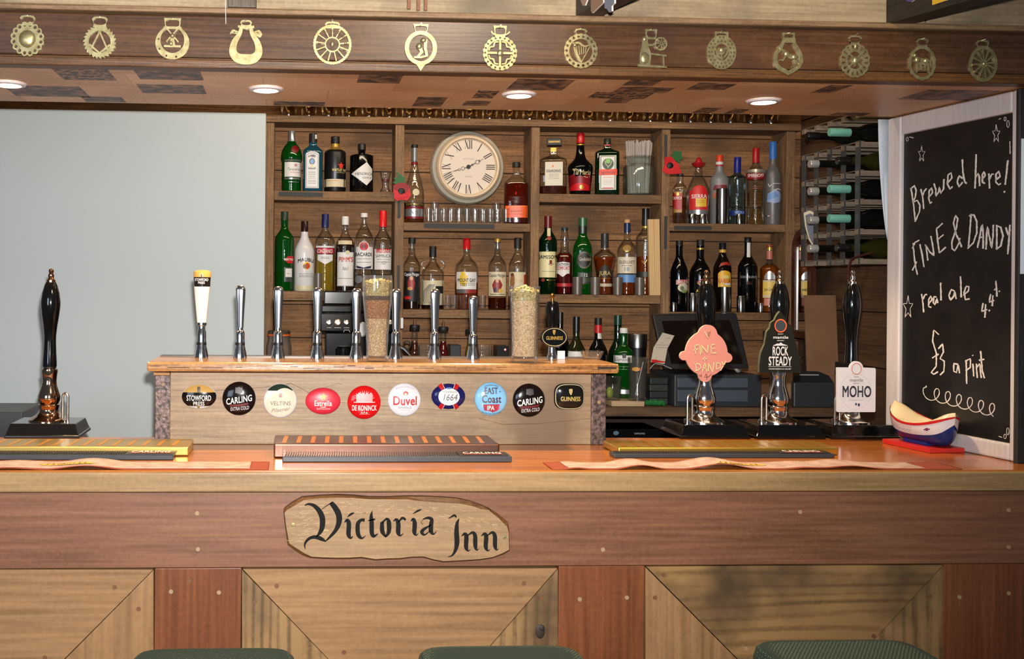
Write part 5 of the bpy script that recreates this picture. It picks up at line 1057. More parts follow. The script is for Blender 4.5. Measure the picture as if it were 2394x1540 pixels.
# ---------------------------------------------------------------- drip trays, bar mats and runners
def tray(label, xl, xr, ytf, ytb, ztop, mat, yb=0, slot=None, skew=0.0):
    """shallow slotted tray: left and right front px, front/back depth"""
    a, b = P(xl, 1050, ytf).x, P(xr, 1050, ytf).x; rt = thing('drip_tray', label, 'drip tray', ((a + b) / 2, (ytf + ytb) / 2, ZC + EPS))
    mb = MB(); mb.box(a, b, ytf, ytb, ZC + EPS, ztop, mat); mb.build('pan', rt, bevel=0.004, seg=3)
    mb = MB(); n = int((b - a) / .038); d = ytb - ytf
    for i in range(n):
        x0 = a + .02 + i * (b - a - .03) / n
        mb.add([(x0, ytf + .016, ztop + .0003), (x0 + .011, ytf + .016, ztop + .0003), (x0 + .018, ytb - .016, ztop + .0003), (x0 + .007, ytb - .016, ztop + .0003)], [(0, 1, 2, 3)], slot)
    mb.build('slotted_plate', rt); return rt
def barmat(label, xl, xr, yf_, yb_, zt_, txt, tx):
    a, b = P(xl, 1070, yf_).x, P(xr, 1070, yf_).x; rt = thing('bar_mat', label, 'bar mat', ((a + b) / 2, (yf_ + yb_) / 2, ZC + EPS)); MT = C(56, 60, 66, .35)
    mb = MB(); mb.box(a, b, yf_, yb_, ZC + EPS, zt_, MT); mb.build('rubber_base', rt, bevel=.002)
    mb = MB(); n = int((b - a) / .0062)
    for i in range(n):
        x0 = a + .006 + i * (b - a - .012) / n
        mb.hexa([(x0, yf_ + .003, zt_ + .0001), (x0 + .0028, yf_ + .003, zt_ + .0001), (x0 + .0028, yf_ + .003, zt_ + .0022), (x0, yf_ + .003, zt_ + .0022)], [(x0 + .004, yb_ - .003, zt_ + .0001), (x0 + .0068, yb_ - .003, zt_ + .0001), (x0 + .0068, yb_ - .003, zt_ + .0022), (x0 + .004, yb_ - .003, zt_ + .0022)], C(44, 40, 40, .5))
    mb.build('ridges', rt)
    mb = MB(); xc = P(tx, 1070, yf_).x; mb.box(xc - .062, xc + .062, yf_ + .002, yb_ - .002, zt_ + .0005, zt_ + .0024, C(40, 36, 36, .4)); A = Art(mb, flatmap(Vector((xc, (yf_ + yb_) / 2, zt_ + .0024)), Vector((1, 0, 0)), Vector((0, 1, 0)), Vector((0, 0, 1))), 0, 0, .001, .001)
    A.text(txt, 0, -2, min(26, (yb_ - yf_) * 600), WH, 100); A.rect(-50, 14, 50, 20, RED, 3); mb.build('name_strip', rt)
BS1 = C(206, 150, 60, .3, .8)
tray('left brass drip tray below the lone hand pump', -260, 441, 2.715, 2.855, ZC + .025, C(212, 178, 100, 0.32, .9), slot=C(226, 160, 50, .4, .7))
tray('tall copper drip tray in front of the tap board', 640, 1168, 2.685, 2.845, ZC + .037, C(122, 90, 78, 0.3, 1.0), slot=C(226, 140, 76, .4, .7))
tray('right brass drip tray in front of the three hand pumps', 1445, 1962, 2.735, 2.87, ZC + .020, C(222, 176, 76, 0.34, .9), slot=C(180, 120, 36, .4, .7))
barmat('ribbed dark bar mat in front of the left brass tray', -240, 405, 2.655, 2.713, ZC + .013, 'CARLING', 350)
barmat('ribbed dark bar mat in front of the copper tray', 660, 1197, 2.622, 2.683, ZC + .015, 'CARLING', 1132)
barmat('ribbed dark bar mat in front of the right brass tray', 1436, 1952, 2.688, 2.733, ZC + .011, 'CARLING', 1882)
def runner(label, xl, xr, end_l, end_r, y0, y1, tx, waves):
    su = scale(1000, y0)[0]; a, b = P(xl, 1090, y0).x, P(xr, 1090, y0).x; nx, ny = 120, 8; mb = MB(); v = []
    for j in range(ny + 1):
        for i in range(nx + 1):
            x = a + (b - a) * i / nx; k = j / ny
            z = ZC + .0022 + sum(h_ * max(0, math.cos(min(PI / 2, abs(x - P(px, 1090, y0).x) / w_ * PI / 2))) ** 2 for px, h_, w_ in waves) * (.35 + .65 * abs(2 * k - 1))
            v.append((x, y0 + (y1 - y0) * k, z))
    PINK = spotty('pale_pink_towelling', (176, 146, 134), (198, 168, 154), 30, .9, .1); ORG_ = C(150, 66, 40, .85)
    fp, fo = [], []
    xe0, xe1 = P(end_l, 1090, y0).x, P(end_r, 1090, y0).x
    for j in range(ny):
        for i in range(nx):
            xm = a + (b - a) * (i + .5) / nx; q = (j * (nx + 1) + i, j * (nx + 1) + i + 1, (j + 1) * (nx + 1) + i + 1, (j + 1) * (nx + 1) + i)
            (fp if xe0 < xm < xe1 and j > 0 else fo).append(q)
    mb.add(v, fp, PINK, True); mb.add(v, fo, ORG_, True)
    o = mb.build('bar_runner'); tag(o, label, 'bar towel')
    m = o.modifiers.new('thick', 'SOLIDIFY'); m.thickness = .0016; m.offset = -1
    def mp(uu, vv, lay):
        i = min(nx - 1, max(0, int((uu - a) / (b - a) * nx))); j = min(ny, max(0, int((vv - y0) / (y1 - y0) * ny))); zz = max(v[j * (nx + 1) + i][2], v[j * (nx + 1) + i + 1][2])
        return Vector((uu, vv, zz + .0006 + .0003 * lay))
    m2 = MB(); xc = P(tx, 1090, y0).x; ym = (y0 + y1) / 2 + .006
    A = Art(m2, mp, 0, 0, 1, -1); w_ = .068
    A.cols([xc - w_ + 2 * w_ * i / 24 for i in range(25)], lambda x: ym - .013 * min(1, (w_ - abs(x - xc)) / .02 + .15), lambda x: ym + .013 * min(1, (w_ - abs(x - xc)) / .02 + .15), C(214, 172, 60, .8), 1)
    for ch_i, ch in enumerate('FRONTIER'):
        vv, ff, adv, _ = GLY['r', ch]; x0 = xc - .05 + ch_i * .0128
        m2.add([mp(x0 + p_[0] * .0145, ym - .009 + p_[1] / CAPH * .018, 3) for p_ in vv], ff, C(110, 70, 30, .8))
    mp_o = m2.build('printed_badge', o, loc=(0, 0, 0)); return o
runner('pale bar towel with orange end lying along the left front edge', -280, 628, -200, 582, 2.512, 2.622, 145, [(200, .009, .10), (20, .004, .09)])
runner('rumpled pale bar towel with red-orange ends along the right front edge', 1292, 2250, 1335, 2170, 2.512, 2.612, 1752, [(1500, .010, .07), (1690, .013, .10), (1890, .004, .07), (1990, .008, .10), (1350, .003, .04)])
# ================================================================ CHALKBOARD SIDE
PHI = math.radians(7.3); PIV = Vector((XCB, 2.62, 0))     # the board's partition stands a little askew to the bar
RPH, RPI = Matrix.Rotation(PHI, 3, 'Z'), Matrix.Rotation(-PHI, 3, 'Z')
CAML = PIV + RPI @ (CAM - PIV)
def PX(px, py, x):
    d = RPI @ ray(px, py); return CAML + d * ((x - CAML.x) / d.x)
def askew(o):
    l = Vector(o.location); o.location = PIV + RPH @ (l - PIV); o.rotation_euler.z = PHI
askew(bpy.data.objects['wall_right.001'])
def board_quad(x0, y0, x1, y1, xx): return [PX(x0, y0, xx), PX(x1, y1, xx)]
nx_ = Vector((-1, 0, 0))
ya_, yb_ = 2.62, PX(2072, 650, XCB).y
zlo, zhi = ZC + EPS, zs - 0.004
cb = thing('chalkboard', 'tall white-framed chalkboard handwritten with an ale offer at the right end of the bar', 'chalkboard', (XCB + .02, 2.85, ZC))
FRW = wood('white_painted_frame', (196, 188, 188), (216, 208, 208), 'Z', 5, .5, .08)
w_ = .048
yi0, yi1, zi0, zi1 = PX(2362, 600, XCB).y, PX(2103, 600, XCB).y, PX(2362, 1038, XCB).z, PX(2362, 263, XCB).z
def rail(y0, y1, z0, z1, nm='frame_rail'):
    mb = MB(); mb.box(XCB, XCB + .033, y0, y1, z0, z1, FRW); mb.build(nm, cb, bevel=.006, seg=3)
rail(ya_, yi0, zlo, zhi); rail(yi1, yb_, zlo, zhi); rail(yi0 + .0005, yi1 - .0005, zi1, zhi); rail(yi0 + .0005, yi1 - .0005, zlo, zi0)
mb = MB(); mb.box(XCB + .012, XCB + .03, yi0 - .004, yi1 + .004, zi0 - .004, zi1 + .004, spotty('slate_black', (15, 14, 14), (24, 22, 22), 14, .42, .02)); panel = mb.build('black_panel', cb)
CHK = C(214, 208, 204, .9)
mb = MB(); XT = XCB + .0112
def chalk(L, w=2.6, jit=.35):
    # resample so that the line wanders and breaks like chalk
    pts = []
    for a, b in zip(L, L[1:]):
        n = max(1, int(math.hypot(b[0] - a[0], b[1] - a[1]) / 4))
        pts += [(a[0] + (b[0] - a[0]) * i / n, a[1] + (b[1] - a[1]) * i / n) for i in range(n)]
    pts.append(L[-1]); v = []
    q3 = [PX(x + random.uniform(-jit, jit), y + random.uniform(-jit, jit), XT) for x, y in pts]
    ww = w * 2.85 / F / 2
    for i, q in enumerate(q3):
        d = (q3[min(i + 1, len(q3) - 1)] - q3[max(i - 1, 0)]); d.x = 0
        d = d.normalized() if d.length > 1e-9 else Vector((0, 0, 1)); s_ = Vector((0, -d.z, d.y)) * ww * random.uniform(.75, 1.2)
        s_.y *= 1.45
        v += [q + s_, q - s_]
    mb.add(v, [(2 * i, 2 * i + 2, 2 * i + 3, 2 * i + 1) for i in range(len(q3) - 1)], CHK)
def cline(nm='chalk_lettering'):
    global mb
    mb.build(nm, panel, loc=(0, 0, 0)); mb = MB()
A8 = lambda L: [(1830 + x / 3.02, 230 + y / 3.02) for x, y in L]
for L in ([(905, 630), (925, 760), (935, 870)], [(900, 640), (930, 615), (942, 650), (935, 700), (915, 735)], [(915, 735), (950, 720), (970, 755), (965, 800), (935, 868)], [(975, 640), (988, 700), (995, 780)], [(985, 690), (1000, 655), (1015, 635)],
          [(1030, 700), (1058, 665), (1050, 630), (1035, 650), (1030, 700), (1040, 740), (1055, 730)], [(1068, 600), (1080, 640), (1082, 690), (1100, 660), (1105, 625), (1115, 670), (1135, 640), (1138, 570)], [(1158, 605), (1195, 560), (1188, 525), (1168, 540), (1162, 600), (1180, 640), (1200, 620)],
          [(1270, 565), (1245, 545), (1232, 590), (1245, 625), (1270, 590)], [(1268, 430), (1272, 520), (1285, 590), (1298, 600)], [(1365, 395), (1362, 520), (1358, 635)], [(1360, 560), (1380, 530), (1388, 560), (1390, 620)], [(1405, 570), (1430, 545), (1420, 515), (1408, 540), (1410, 590), (1428, 600)],
          [(1455, 530), (1458, 580), (1460, 635)], [(1460, 570), (1475, 535), (1490, 535)], [(1500, 580), (1535, 550), (1525, 515), (1505, 535), (1505, 590), (1525, 610), (1540, 600)], [(1590, 435), (1570, 610)], [(1563, 652), (1567, 664)]): chalk(A8(L), 3.7)
cline()
for L in ([(920, 1020), (930, 1140), (950, 1245)], [(915, 1060), (935, 1015), (965, 1000)], [(915, 1215), (945, 1150)], [(968, 1030), (985, 1110), (998, 1190)], [(1025, 1145), (1012, 1050), (1005, 1030), (1040, 1085), (1068, 1110), (1058, 1030), (1045, 970)],
          [(1085, 920), (1095, 1010), (1105, 1090)], [(1085, 920), (1130, 880)], [(1095, 995), (1135, 960)], [(1105, 1090), (1150, 1050)], [(1265, 1050), (1225, 960), (1205, 880), (1220, 825), (1235, 850), (1225, 920), (1195, 1010), (1195, 1060), (1215, 1075), (1245, 1020), (1250, 985)],
          [(1330, 815), (1320, 950), (1310, 1050)], [(1315, 830), (1350, 820), (1370, 870), (1370, 950), (1345, 1020), (1305, 1060)], [(1375, 1055), (1405, 900), (1410, 890), (1415, 970), (1415, 1060)], [(1390, 985), (1418, 975)], [(1435, 1065), (1440, 960), (1445, 905), (1460, 980), (1475, 1055), (1485, 970), (1488, 890)],
          [(1510, 895), (1512, 980), (1510, 1065)], [(1505, 895), (1540, 910), (1555, 970), (1540, 1040), (1508, 1065)], [(1575, 910), (1590, 960), (1600, 970)], [(1604, 890), (1600, 970), (1588, 1100)]): chalk(A8(L), 3.7)
cline()
for L in ([(980, 1380), (990, 1450), (995, 1510)], [(988, 1420), (1005, 1385), (1018, 1385)], [(1030, 1450), (1055, 1420), (1045, 1395), (1030, 1420), (1030, 1470), (1050, 1475)], [(1085, 1400), (1068, 1400), (1062, 1440), (1075, 1455), (1088, 1410), (1095, 1445)], [(1115, 1300), (1118, 1425)],
          [(1215, 1360), (1190, 1350), (1172, 1390), (1185, 1425), (1210, 1390), (1215, 1360), (1225, 1415)], [(1255, 1255), (1258, 1340), (1260, 1405)], [(1275, 1390), (1310, 1360), (1315, 1330), (1295, 1325), (1280, 1370), (1290, 1420), (1320, 1415)]): chalk(A8(L), 3.7)
cline()
A7 = lambda L: [(2000 + x / 1.693, 200 + y / 1.693) for x, y in L]
for L in ([(505, 860), (500, 893), (522, 886)], [(515, 865), (512, 918)], [(535, 825), (530, 857), (549, 850)], [(544, 830), (541, 872)], [(556, 772), (560, 835)], [(528, 888), (531, 892)], [(550, 805), (553, 809)], [(568, 812), (571, 816)]): chalk(A7(L), 3.4)
cline()
for L in ([(330, 985), (310, 968), (305, 1010), (320, 1060), (320, 1110), (300, 1135), (310, 1142), (327, 1132)], [(303, 1078), (330, 1062)],
          [(328, 1042), (345, 1022), (348, 1055), (335, 1080), (352, 1090), (350, 1130), (335, 1145)], [(407, 1102), (390, 1100), (388, 1130), (400, 1135), (407, 1102), (412, 1138)], [(438, 1085), (440, 1180)], [(434, 1092), (455, 1080), (455, 1115), (440, 1125)], [(465, 1100), (468, 1150)], [(463, 1066), (466, 1070)],
          [(478, 1100), (482, 1157)], [(480, 1115), (492, 1100), (498, 1157)], [(495, 1050), (502, 1130), (511, 1158)], [(488, 1087), (510, 1083)]): chalk(A7(L), 3.4)
cline()
sq = []
for i in range(150):
    t = i / 149 * 2 * PI * 6.4; k = i / 149
    sq.append((278 + 280 * k - 20 * math.sin(t) * (1 if k > .02 else 0), 1205 + 75 * k + 26 * (1 - math.cos(t)) - 18))
chalk(A7(sq), 2.2, .15); cline('chalk_squiggle')
for sx, sy, r in ((262, 272, 34), (557, 192, 38), (208, 878, 48)):
    chalk(A7([(sx + (r * .42 if i % 2 == 0 else r * .17) * math.sin(PI * i / 5), sy - (r if i % 2 == 0 else r * .42) * math.cos(PI * i / 5)) for i in range(11)]), 1.5, .2); cline('chalk_star')
for sx, sy, rx, ry in ((184, 250, 4, 9), (205, 212, 4, 8), (181, 285, 3, 6), (592, 132, 4, 8), (604, 152, 5, 14), (592, 1388, 5, 9), (603, 1368, 5, 14)): chalk(A7([(sx + rx * math.cos(PI * i / 6), sy + ry * math.sin(PI * i / 6)) for i in range(13)]), 1.3, .15); cline('chalk_ring')
for L in ([(213, 203), (230, 207)], [(566, 134), (576, 130)], [(566, 1388), (580, 1392)], [(180, 300), (179, 318)], [(611, 220), (612, 270)]): chalk(A7(L), 1.8); cline('chalk_dash')
askew(cb)
# curling white sheet behind the far edge of the board
mb = MB(); v = []
for i in range(13):
    py = 279 + (560 - 279) * i / 12; out = 0.034 * max(0, math.cos(i / 12 * PI / 2)) * (1 if i > 0 else .9)
    o_ = 21 * max(0, math.cos(i / 12 * PI / 2)) ** .8; v += [P(2082, py, 3.125), P(2074 - o_ * .5, py, 3.128), P(2074 - o_, py, 3.12)]
mb.add(v, [(3 * i + k, 3 * i + 3 + k, 3 * i + 4 + k, 3 * i + 1 + k) for i in range(12) for k in (0, 1)], C(206, 216, 226, .6), True)
o = mb.build('paper_sheet'); tag(o, 'white sheet of paper curling out behind the far edge of the chalkboard', 'paper'); mm = o.modifiers.new('thick', 'SOLIDIFY'); mm.thickness = .0008
# notice on the dark post
a, b = P(2385, 640, 2.595), P(2394, 324, 2.595)
mb = MB(); v = [(a.x + k * (.16) / 8, 2.5955 - .0012 * math.sin(PI * k / 8), z) for k in range(9) for z in (a.z, b.z)]
mb.add(v, [(2 * k, 2 * k + 2, 2 * k + 3, 2 * k + 1) for k in range(8)], C(214, 222, 230, .5)); o = mb.build('paper_notice'); tag(o, 'pale paper notice on the dark post at the right edge of the photo', 'paper'); mm = o.modifiers.new('thick', 'SOLIDIFY'); mm.thickness = .0006; mm.offset = 1

# ---------------------------------------------------------------- lifeboat collecting box
c = Vector((1.780, 2.868, ZC + EPS)); rot = PHI
RX = Matrix.Rotation(rot, 3, 'Z')
bt = thing('lifeboat_collection_box', 'model lifeboat collecting box, white and navy with red rim, on a red base', 'model boat', c)
RB = C(206, 44, 40, .35); NV = C(8, 44, 104, .2); CRM = C(226, 204, 164, .3); WB = C(222, 216, 216, .25); RDB = C(196, 30, 34, .25)
def bx(mb, x0, x1, y0, y1, z0, z1, mt):
    q = [c + RX @ Vector(p_) for p_ in ((x0, y0, z0), (x1, y0, z0), (x1, y0, z1), (x0, y0, z1))]; q2 = [c + RX @ Vector(p_) for p_ in ((x0, y1, z0), (x1, y1, z0), (x1, y1, z1), (x0, y1, z1))]
    mb.hexa(q, q2, mt)
mb = MB(); bx(mb, -.054, .054, -.095, .095, 0, .0125, RB); mb.build('red_base', bt, bevel=.001)
mb = MB(); bx(mb, -.026, .026, -.045, .045, .013, .045, C(28, 52, 130, .3)); mb.build('keel_block', bt, bevel=.001)
def hull(t): # half beam, sheer height, keel height
    k = abs(2 * t - 1); hb = .053 * max(0.0, 1 - k ** 2.6) ** .62; return hb, .073 + .029 * k ** 2.1 + (.0 if t < .5 else .010) * k ** 2, .0145 + .046 * k ** 8
LB, NS, NV_ = .232, 28, 14
def hv(t, s_, side):  # s_ 0 keel .. 1 sheer
    hb, zz, kz = hull(t); y = (t - .5) * LB * (1 + .06 * (s_ - .5)) - .004
    w = hb * (math.sin(min(1, s_ * 1.02) * PI / 2) ** .62); return c + RX @ Vector((side * w, y, kz + (zz - kz) * (s_ ** 1.35)))
mb = MB()
def sband(mb, s0, s1, mt, n=5, off=0.0):
    for side in (-1, 1):
        v = []
        for i in range(NS + 1):
            for j in range(n + 1): p_ = hv(i / NS, s0 + (s1 - s0) * j / n, side); v.append(p_ + RX @ Vector((side * off, 0, 0)))
        mb.add(v, [(i * (n + 1) + j, (i + 1) * (n + 1) + j, (i + 1) * (n + 1) + j + 1, i * (n + 1) + j + 1) for i in range(NS) for j in range(n)], mt, True)
sband(mb, 0, .56, NV, 8); sband(mb, .56, .92, WB, 5); hull_ob = mb.build('hull', bt, angle=60)
mb = MB(); sband(mb, .915, 1.0, RDB, 2, .0014)
mb.build('red_rim', bt, angle=60)
mb = MB(); v = []      # deck: end boxes domed, well in the middle
for i in range(NS + 1):
    t = i / NS; hb, zz, _ = hull(t); k = abs(2 * t - 1); dz = .034 * max(0, (k - .42)) ** .7 * (1 - max(0, k - .8) * 2.5) if k > .42 else -.016 * (1 - (k / .42) ** 4)
    for j in range(9):
        s_ = -1 + j / 4; p_ = Vector((s_ * hb * .97, (t - .5) * LB * 1.03 - .004, zz - .001 + dz * (1 - s_ * s_) ** .7)); v.append(c + RX @ p_)
mb.add(v, [(i * 9 + j, (i + 1) * 9 + j, (i + 1) * 9 + j + 1, i * 9 + j + 1) for i in range(NS) for j in range(8)], CRM, True); mb.build('deck', bt, angle=50)
def hmap(uu, vv, lay): return hv(min(.97, max(.02, uu)), vv, -1) + RX @ Vector((-.0006 - .0003 * lay, 0, 0))
mb = MB(); A = Art(mb, hmap, 0, 0, 1, -1)
def htext(t, u0, u1, v0, hgt, col):
    n = len(t); x = 0; tot = sum(.28 if ch == ' ' else GLY['r', ch][2] for ch in t)
    for ch in t:
        if ch == ' ': x += .28; continue
        vv, ff, adv, _ = GLY['r', ch]; k = (u0 - u1) / tot; mb.add([hmap(u0 - (x + a) * k, v0 + b / CAPH * hgt, 2) for a, b in vv], ff, col); x += adv
htext('ROYAL NATIONAL LIFEBOAT INSTITUTION', .96, .42, .80, .055, C(196, 80, 84, .4))
for i in range(8):
    u = .90 - i * .062; A.line([(u + .022 * math.cos(q), .66 + .10 - .085 * math.sin(q)) for q in [PI * k / 8 for k in range(9)]], .006, C(110, 104, 104, .5), 2)
mb.build('hull_lettering', hull_ob, loc=(0, 0, 0)); mb = MB(); A.mb = mb
for du, dv, w2, col in ((0, .03, .03, RDB), (0, .0, .014, NV), (-.025, .03, .012, NV), (.025, .03, .012, NV), (0, .062, .016, NV)): A.line([(.215 - w2 + du, .73 + dv), (.215 + w2 + du, .73 + dv)], .04 if col is RDB else .03, col, 3)
mb.build('hull_emblem', hull_ob, loc=(0, 0, 0))

# ---------------------------------------------------------------- wine rack on the right wall
XRK = P(2003, 400, 3.60).x
rk = thing('wine_rack', 'grey timber and metal wine rack fixed to the right-hand wall behind the bar', 'wine rack', (XRK + .12, 3.8, 1.6))
ys = [3.60 + .098 * i for i in range(5)]; rows = [P(1960, q, 3.60).z for q in (344, 411, 478, 548, 617, 276)]
rows = sorted(rows)       # block heights, low to high
RKT = wood('rack_blocks', (96, 84, 72), (150, 132, 112), 'X', 8, .7, .25); RKM = C(96, 100, 102, .4, .6)
for i, y in enumerate(ys):
    mb = MB()
    for z in rows: mb.box(XRK, XRK + .235, y - .012, y + .012, z - .0, z + .019, RKT)
    mb.build('rack_slats', rk, bevel=.0015)
    for xx in (XRK + .001, XRK + .228):
        mb = MB(); mb.box(xx, xx + .006, y - .0125, y + .0125, rows[0] - .002, zs - .0, RKM); mb.build('metal_strap', rk)
for z in rows:
    mb = MB(); 
    for xx in (XRK + .004, XRK + .215): mb.box(xx, xx + .016, ys[0] - .012, ys[-1] + .012, z + .0192, z + .0215, RKT)
    mb.build('cross_bar', rk)
def rack_bottle(col, row, label, capmat, caplen, neckout, glass_m, band=None):
    y = ys[col] + .049; z = rows[row] + .0225 + .037; R = .0365; x0 = XRK - neckout
    c = Vector((x0, y, z)); ax = Matrix.Rotation(PI / 2, 3, 'Y')        # local z -> +x
    rt = thing('wine_bottle', label, 'bottle', c)
    mb = MB(); mb.lathe(c, [(0.0, caplen), (.0135, caplen), (.0135, .085), (.016, .10), (.028, .125), (R, .155), (R, .29), (R - .004, .297), (0, .292)], glass_m, 26, axis=ax, caps=False); mb.build('glass_body', rt)
    mb = MB(); mb.lathe(c, [(0, 0), (.0135, 0), (.0148, .002), (.0148, caplen), (0.0, caplen)], capmat, 22, axis=ax, caps=False); mb.build('cap', rt)
    if band: mb = MB(); mb.lathe(c, [(R + .0004, .19), (R + .0004, .27)], band, 26, axis=ax, caps=False); mb.build('label', rt)
TEAL = C(112, 176, 160, .35); SLV = C(190, 188, 184, .3, .5); BKB = C(14, 14, 12, .12); OLV = C(44, 44, 14, .12); YLB = C(206, 190, 40, .4)
n_of = ('bottom', 'second', 'third', 'fourth', 'top')
for row, nm in ((4, 'top'), (2, 'third'), (1, 'second-lowest')): rack_bottle(0, row, 'wine bottle with teal screw cap in the near column of the rack, %s row' % nm, TEAL, .075, .075, BKB)
for row, nm in ((3, 'fourth'), (0, 'lowest')): rack_bottle(0, row, 'olive wine bottle with yellow band, deep in the near column, %s row' % nm, C(20, 18, 16, .3), .05, .046, OLV, YLB)
for row, nm in ((3, 'fourth'), (2, 'third'), (1, 'second-lowest'), (0, 'lowest')): rack_bottle(1, row, 'wine bottle with silver cap poking out of the rack, %s row' % nm, SLV, .032, .098, BKB)
rack_bottle(1, 4, 'wine bottle with plain black cap beside the topmost teal-capped one', C(16, 14, 14, .3), .045, .108, BKB)
# shield-shaped clip hanging from the far bottle, dark cord, mirror, cardboard
sh = [(1880, 497), (1893, 492), (1903, 497), (1907, 520), (1912, 550), (1910, 575), (1902, 578), (1892, 560), (1884, 530)]
su, sv = scale(1896, 3.92); c = P(1896, 535, 3.92); mb = MB(); mb.plate([[((x - 1896) * su, (535 - y) * sv) for x, y in sh]], lambda a, b, d: Vector((c.x + a, c.y + d - a * .4, c.z + b)), .005, C(196, 182, 150, .4))
mb.plate([[((1896 + (x - 1896) * .8 - 1896) * su, (535 - (535 + (y - 535) * .84)) * sv) for x, y in sh]], lambda a, b, d: Vector((c.x + a, c.y - .0008 + d - a * .4, c.z + b)), .0006, C(36, 40, 66, .4)); tag(mb.build('pump_clip'), 'shield-shaped navy clip with cream edge hanging beside the wine rack', 'pump clip')
mb = MB(); mb.tube([P(2040, 590, 3.585), P(2010, 598, 3.57), P(1990, 606, 3.55), P(1984, 625, 3.5), P(1983, 655, 3.45), P(1986, 720, 3.44)], .004, C(74, 30, 22, .6), 8); tag(mb.build('cord'), 'dark red-brown cord hanging from the wine rack behind the last pump', 'cord')
XM = P(1850, 600, 4.27).x
y0, y1 = 4.105, 4.268; zt_m, zb_m = P(1875, 535, 4.2).z, P(1875, 790, 4.2).z
mr = thing('arched_mirror', 'arch-topped dark wooden framed mirror at the right end of the spirit shelves', 'mirror', (XM, (y0 + y1) / 2, zb_m))
def arch(ins, n=20):
    a, b = y0 + ins, y1 - ins; r = (b - a) / 2; m_ = (a + b) / 2; zc = zt_m - (y1 - y0) / 2
    return [(a, zb_m + ins), (b, zb_m + ins)] + [(m_ + r * math.cos(PI * i / n), zc + r * 1.0 * math.sin(PI * i / n)) for i in range(n + 1)]
mb = MB(); mb.plate([arch(0), arch(.028)[::-1]], lambda a, b, d: Vector((XM + d, a, b)), .022, wood('dark_mahogany', (44, 22, 14), (88, 48, 30), 'Z', 6, .25, .1, coat=.15)); mb.build('frame', mr, bevel=.004)
mb = MB(); mb.plate([arch(.026)], lambda a, b, d: Vector((XM + .008 + d, a, b)), .004, C(225, 225, 225, .02, 1.0)); mb.build('mirror_glass', mr)
mb = MB(); mb.box(XM + .0125, XM + .022, y0 + .01, y1 - .01, zb_m + .02, zt_m - .08, C(40, 26, 18, .8)); mb.build('backing', mr)
mb = MB(); mb.box(XM + .023, XM + .034, y0 + .06, y1 - .06, ZB + EPS, zb_m + .3, C(40, 26, 18, .8)); mb.build('strut', mr)
a, b = P(1892, 690, 4.02), P(1966, 690, 4.02); q = [Vector((a.x, 4.02, ZB + EPS)), Vector((b.x, 4.02, ZB + EPS)), Vector((b.x, 4.06, b.z)), Vector((a.x, 4.06, a.z))]
mb = MB(); mb.hexa(q, [v + Vector((0, .006, 0)) for v in q], spotty('brown_cardboard', (122, 88, 62), (134, 98, 70), 8, .85, .02)); tag(mb.build('cardboard_sheet'), 'plain brown cardboard sheet standing on the back counter right of the mirror', 'cardboard')
# ================================================================ ON THE BACK COUNTER
zb = ZB + EPS
# touch-screen till
st = thing('till', 'dark touch-screen till tilted back above a grey cash drawer', 'till', (P(1650, 850, 4.12).x, 4.15, ZB))
DG = C(34, 35, 38, .4)
def tilt(px, py, y_lo=4.04, y_hi=4.16): k = (850 - py) / 120.0; return P(px, py, y_lo + (y_hi - y_lo) * k)
q = [tilt(1553, 862), tilt(1752, 862), tilt(1722, 733), tilt(1526, 736)]; mb = MB(); mb.hexa(q, [v + Vector((0.004, .035, .004)) for v in q], DG); housing = mb.build('screen_housing', st, bevel=.004)
q = [tilt(1569, 850), tilt(1738, 850), tilt(1706, 748), tilt(1547, 750)]; mb = MB(); mb.hexa([v + Vector((0, -.0015, 0)) for v in q], [v + Vector((0, .002, 0)) for v in q], C(24, 17, 14, .08)); mb.build('screen', housing, loc=(0, 0, 0))
a, b = P(1577, 940, 4.0), P(1780, 940, 4.0); zt_ = P(1660, 876, 4.0).z
mb = MB(); mb.box(a.x, b.x, 4.0, 4.28, zb, zt_, C(48, 52, 58, .4)); drawer = mb.build('cash_drawer', st, bevel=.003)
for y0_, y1_ in ((884, 905), (912, 938)):
    p_, r_ = P(1584, y1_, 3.999), P(1748, y0_, 3.999); mb = MB(); mb.box(p_.x, r_.x, 3.996, 4.001, max(p_.z, zb + .004), r_.z, C(76, 84, 96, .35)); mb.build('drawer_front', drawer, bevel=.001, loc=(0, 0, 0))
mb = MB(); mb.box(P(1630, 870, 4.08).x, P(1700, 870, 4.08).x, 4.08, 4.14, zt_, zt_ + .03, DG); mb.build('stand', st)
# receipts hanging, cable, small bits on the drawer
pts = [(1547, 777), (1577, 784), (1561, 815), (1553, 850), (1519, 846), (1527, 812)]; su, sv = scale(1545, 4.02); c = P(1545, 815, 4.015)
mb = MB(); mb.plate([[((x - 1545) * su, (815 - y) * sv) for x, y in pts]], lambda a_, b_, d: Vector((c.x + a_, c.y + d - 2.2 * b_ * b_, c.z + b_)), .0005, C(196, 182, 164, .7))
A = Art(mb, lambda a_, b_, l: Vector((c.x + a_, c.y - .0006 - .0002 * l - 2.2 * b_ * b_, c.z + b_)), 1545, 815, su, sv); A.lines(1533, 1566, (790, 796, 801, 806, 812), KG, .8); A.rect(1522, 826, 1558, 829, RED, 2, 4); A.rect(1521, 840, 1554, 847, RED, 2, 4); A.text('RECEIPT', 1538, 835, 3, K, 20); tag(mb.build('receipt'), 'curling paper receipt with red bars hanging at the left of the till', 'receipt')
mb = MB(); mb.tube([P(1519, 862, 4.0), P(1530, 850, 3.995), P(1548, 852, 3.995), P(1570, 862, 3.99)], .0018, C(150, 150, 146, .5), 8); tag(mb.build('cable'), 'thin grey cable looping at the foot of the receipt', 'cable')
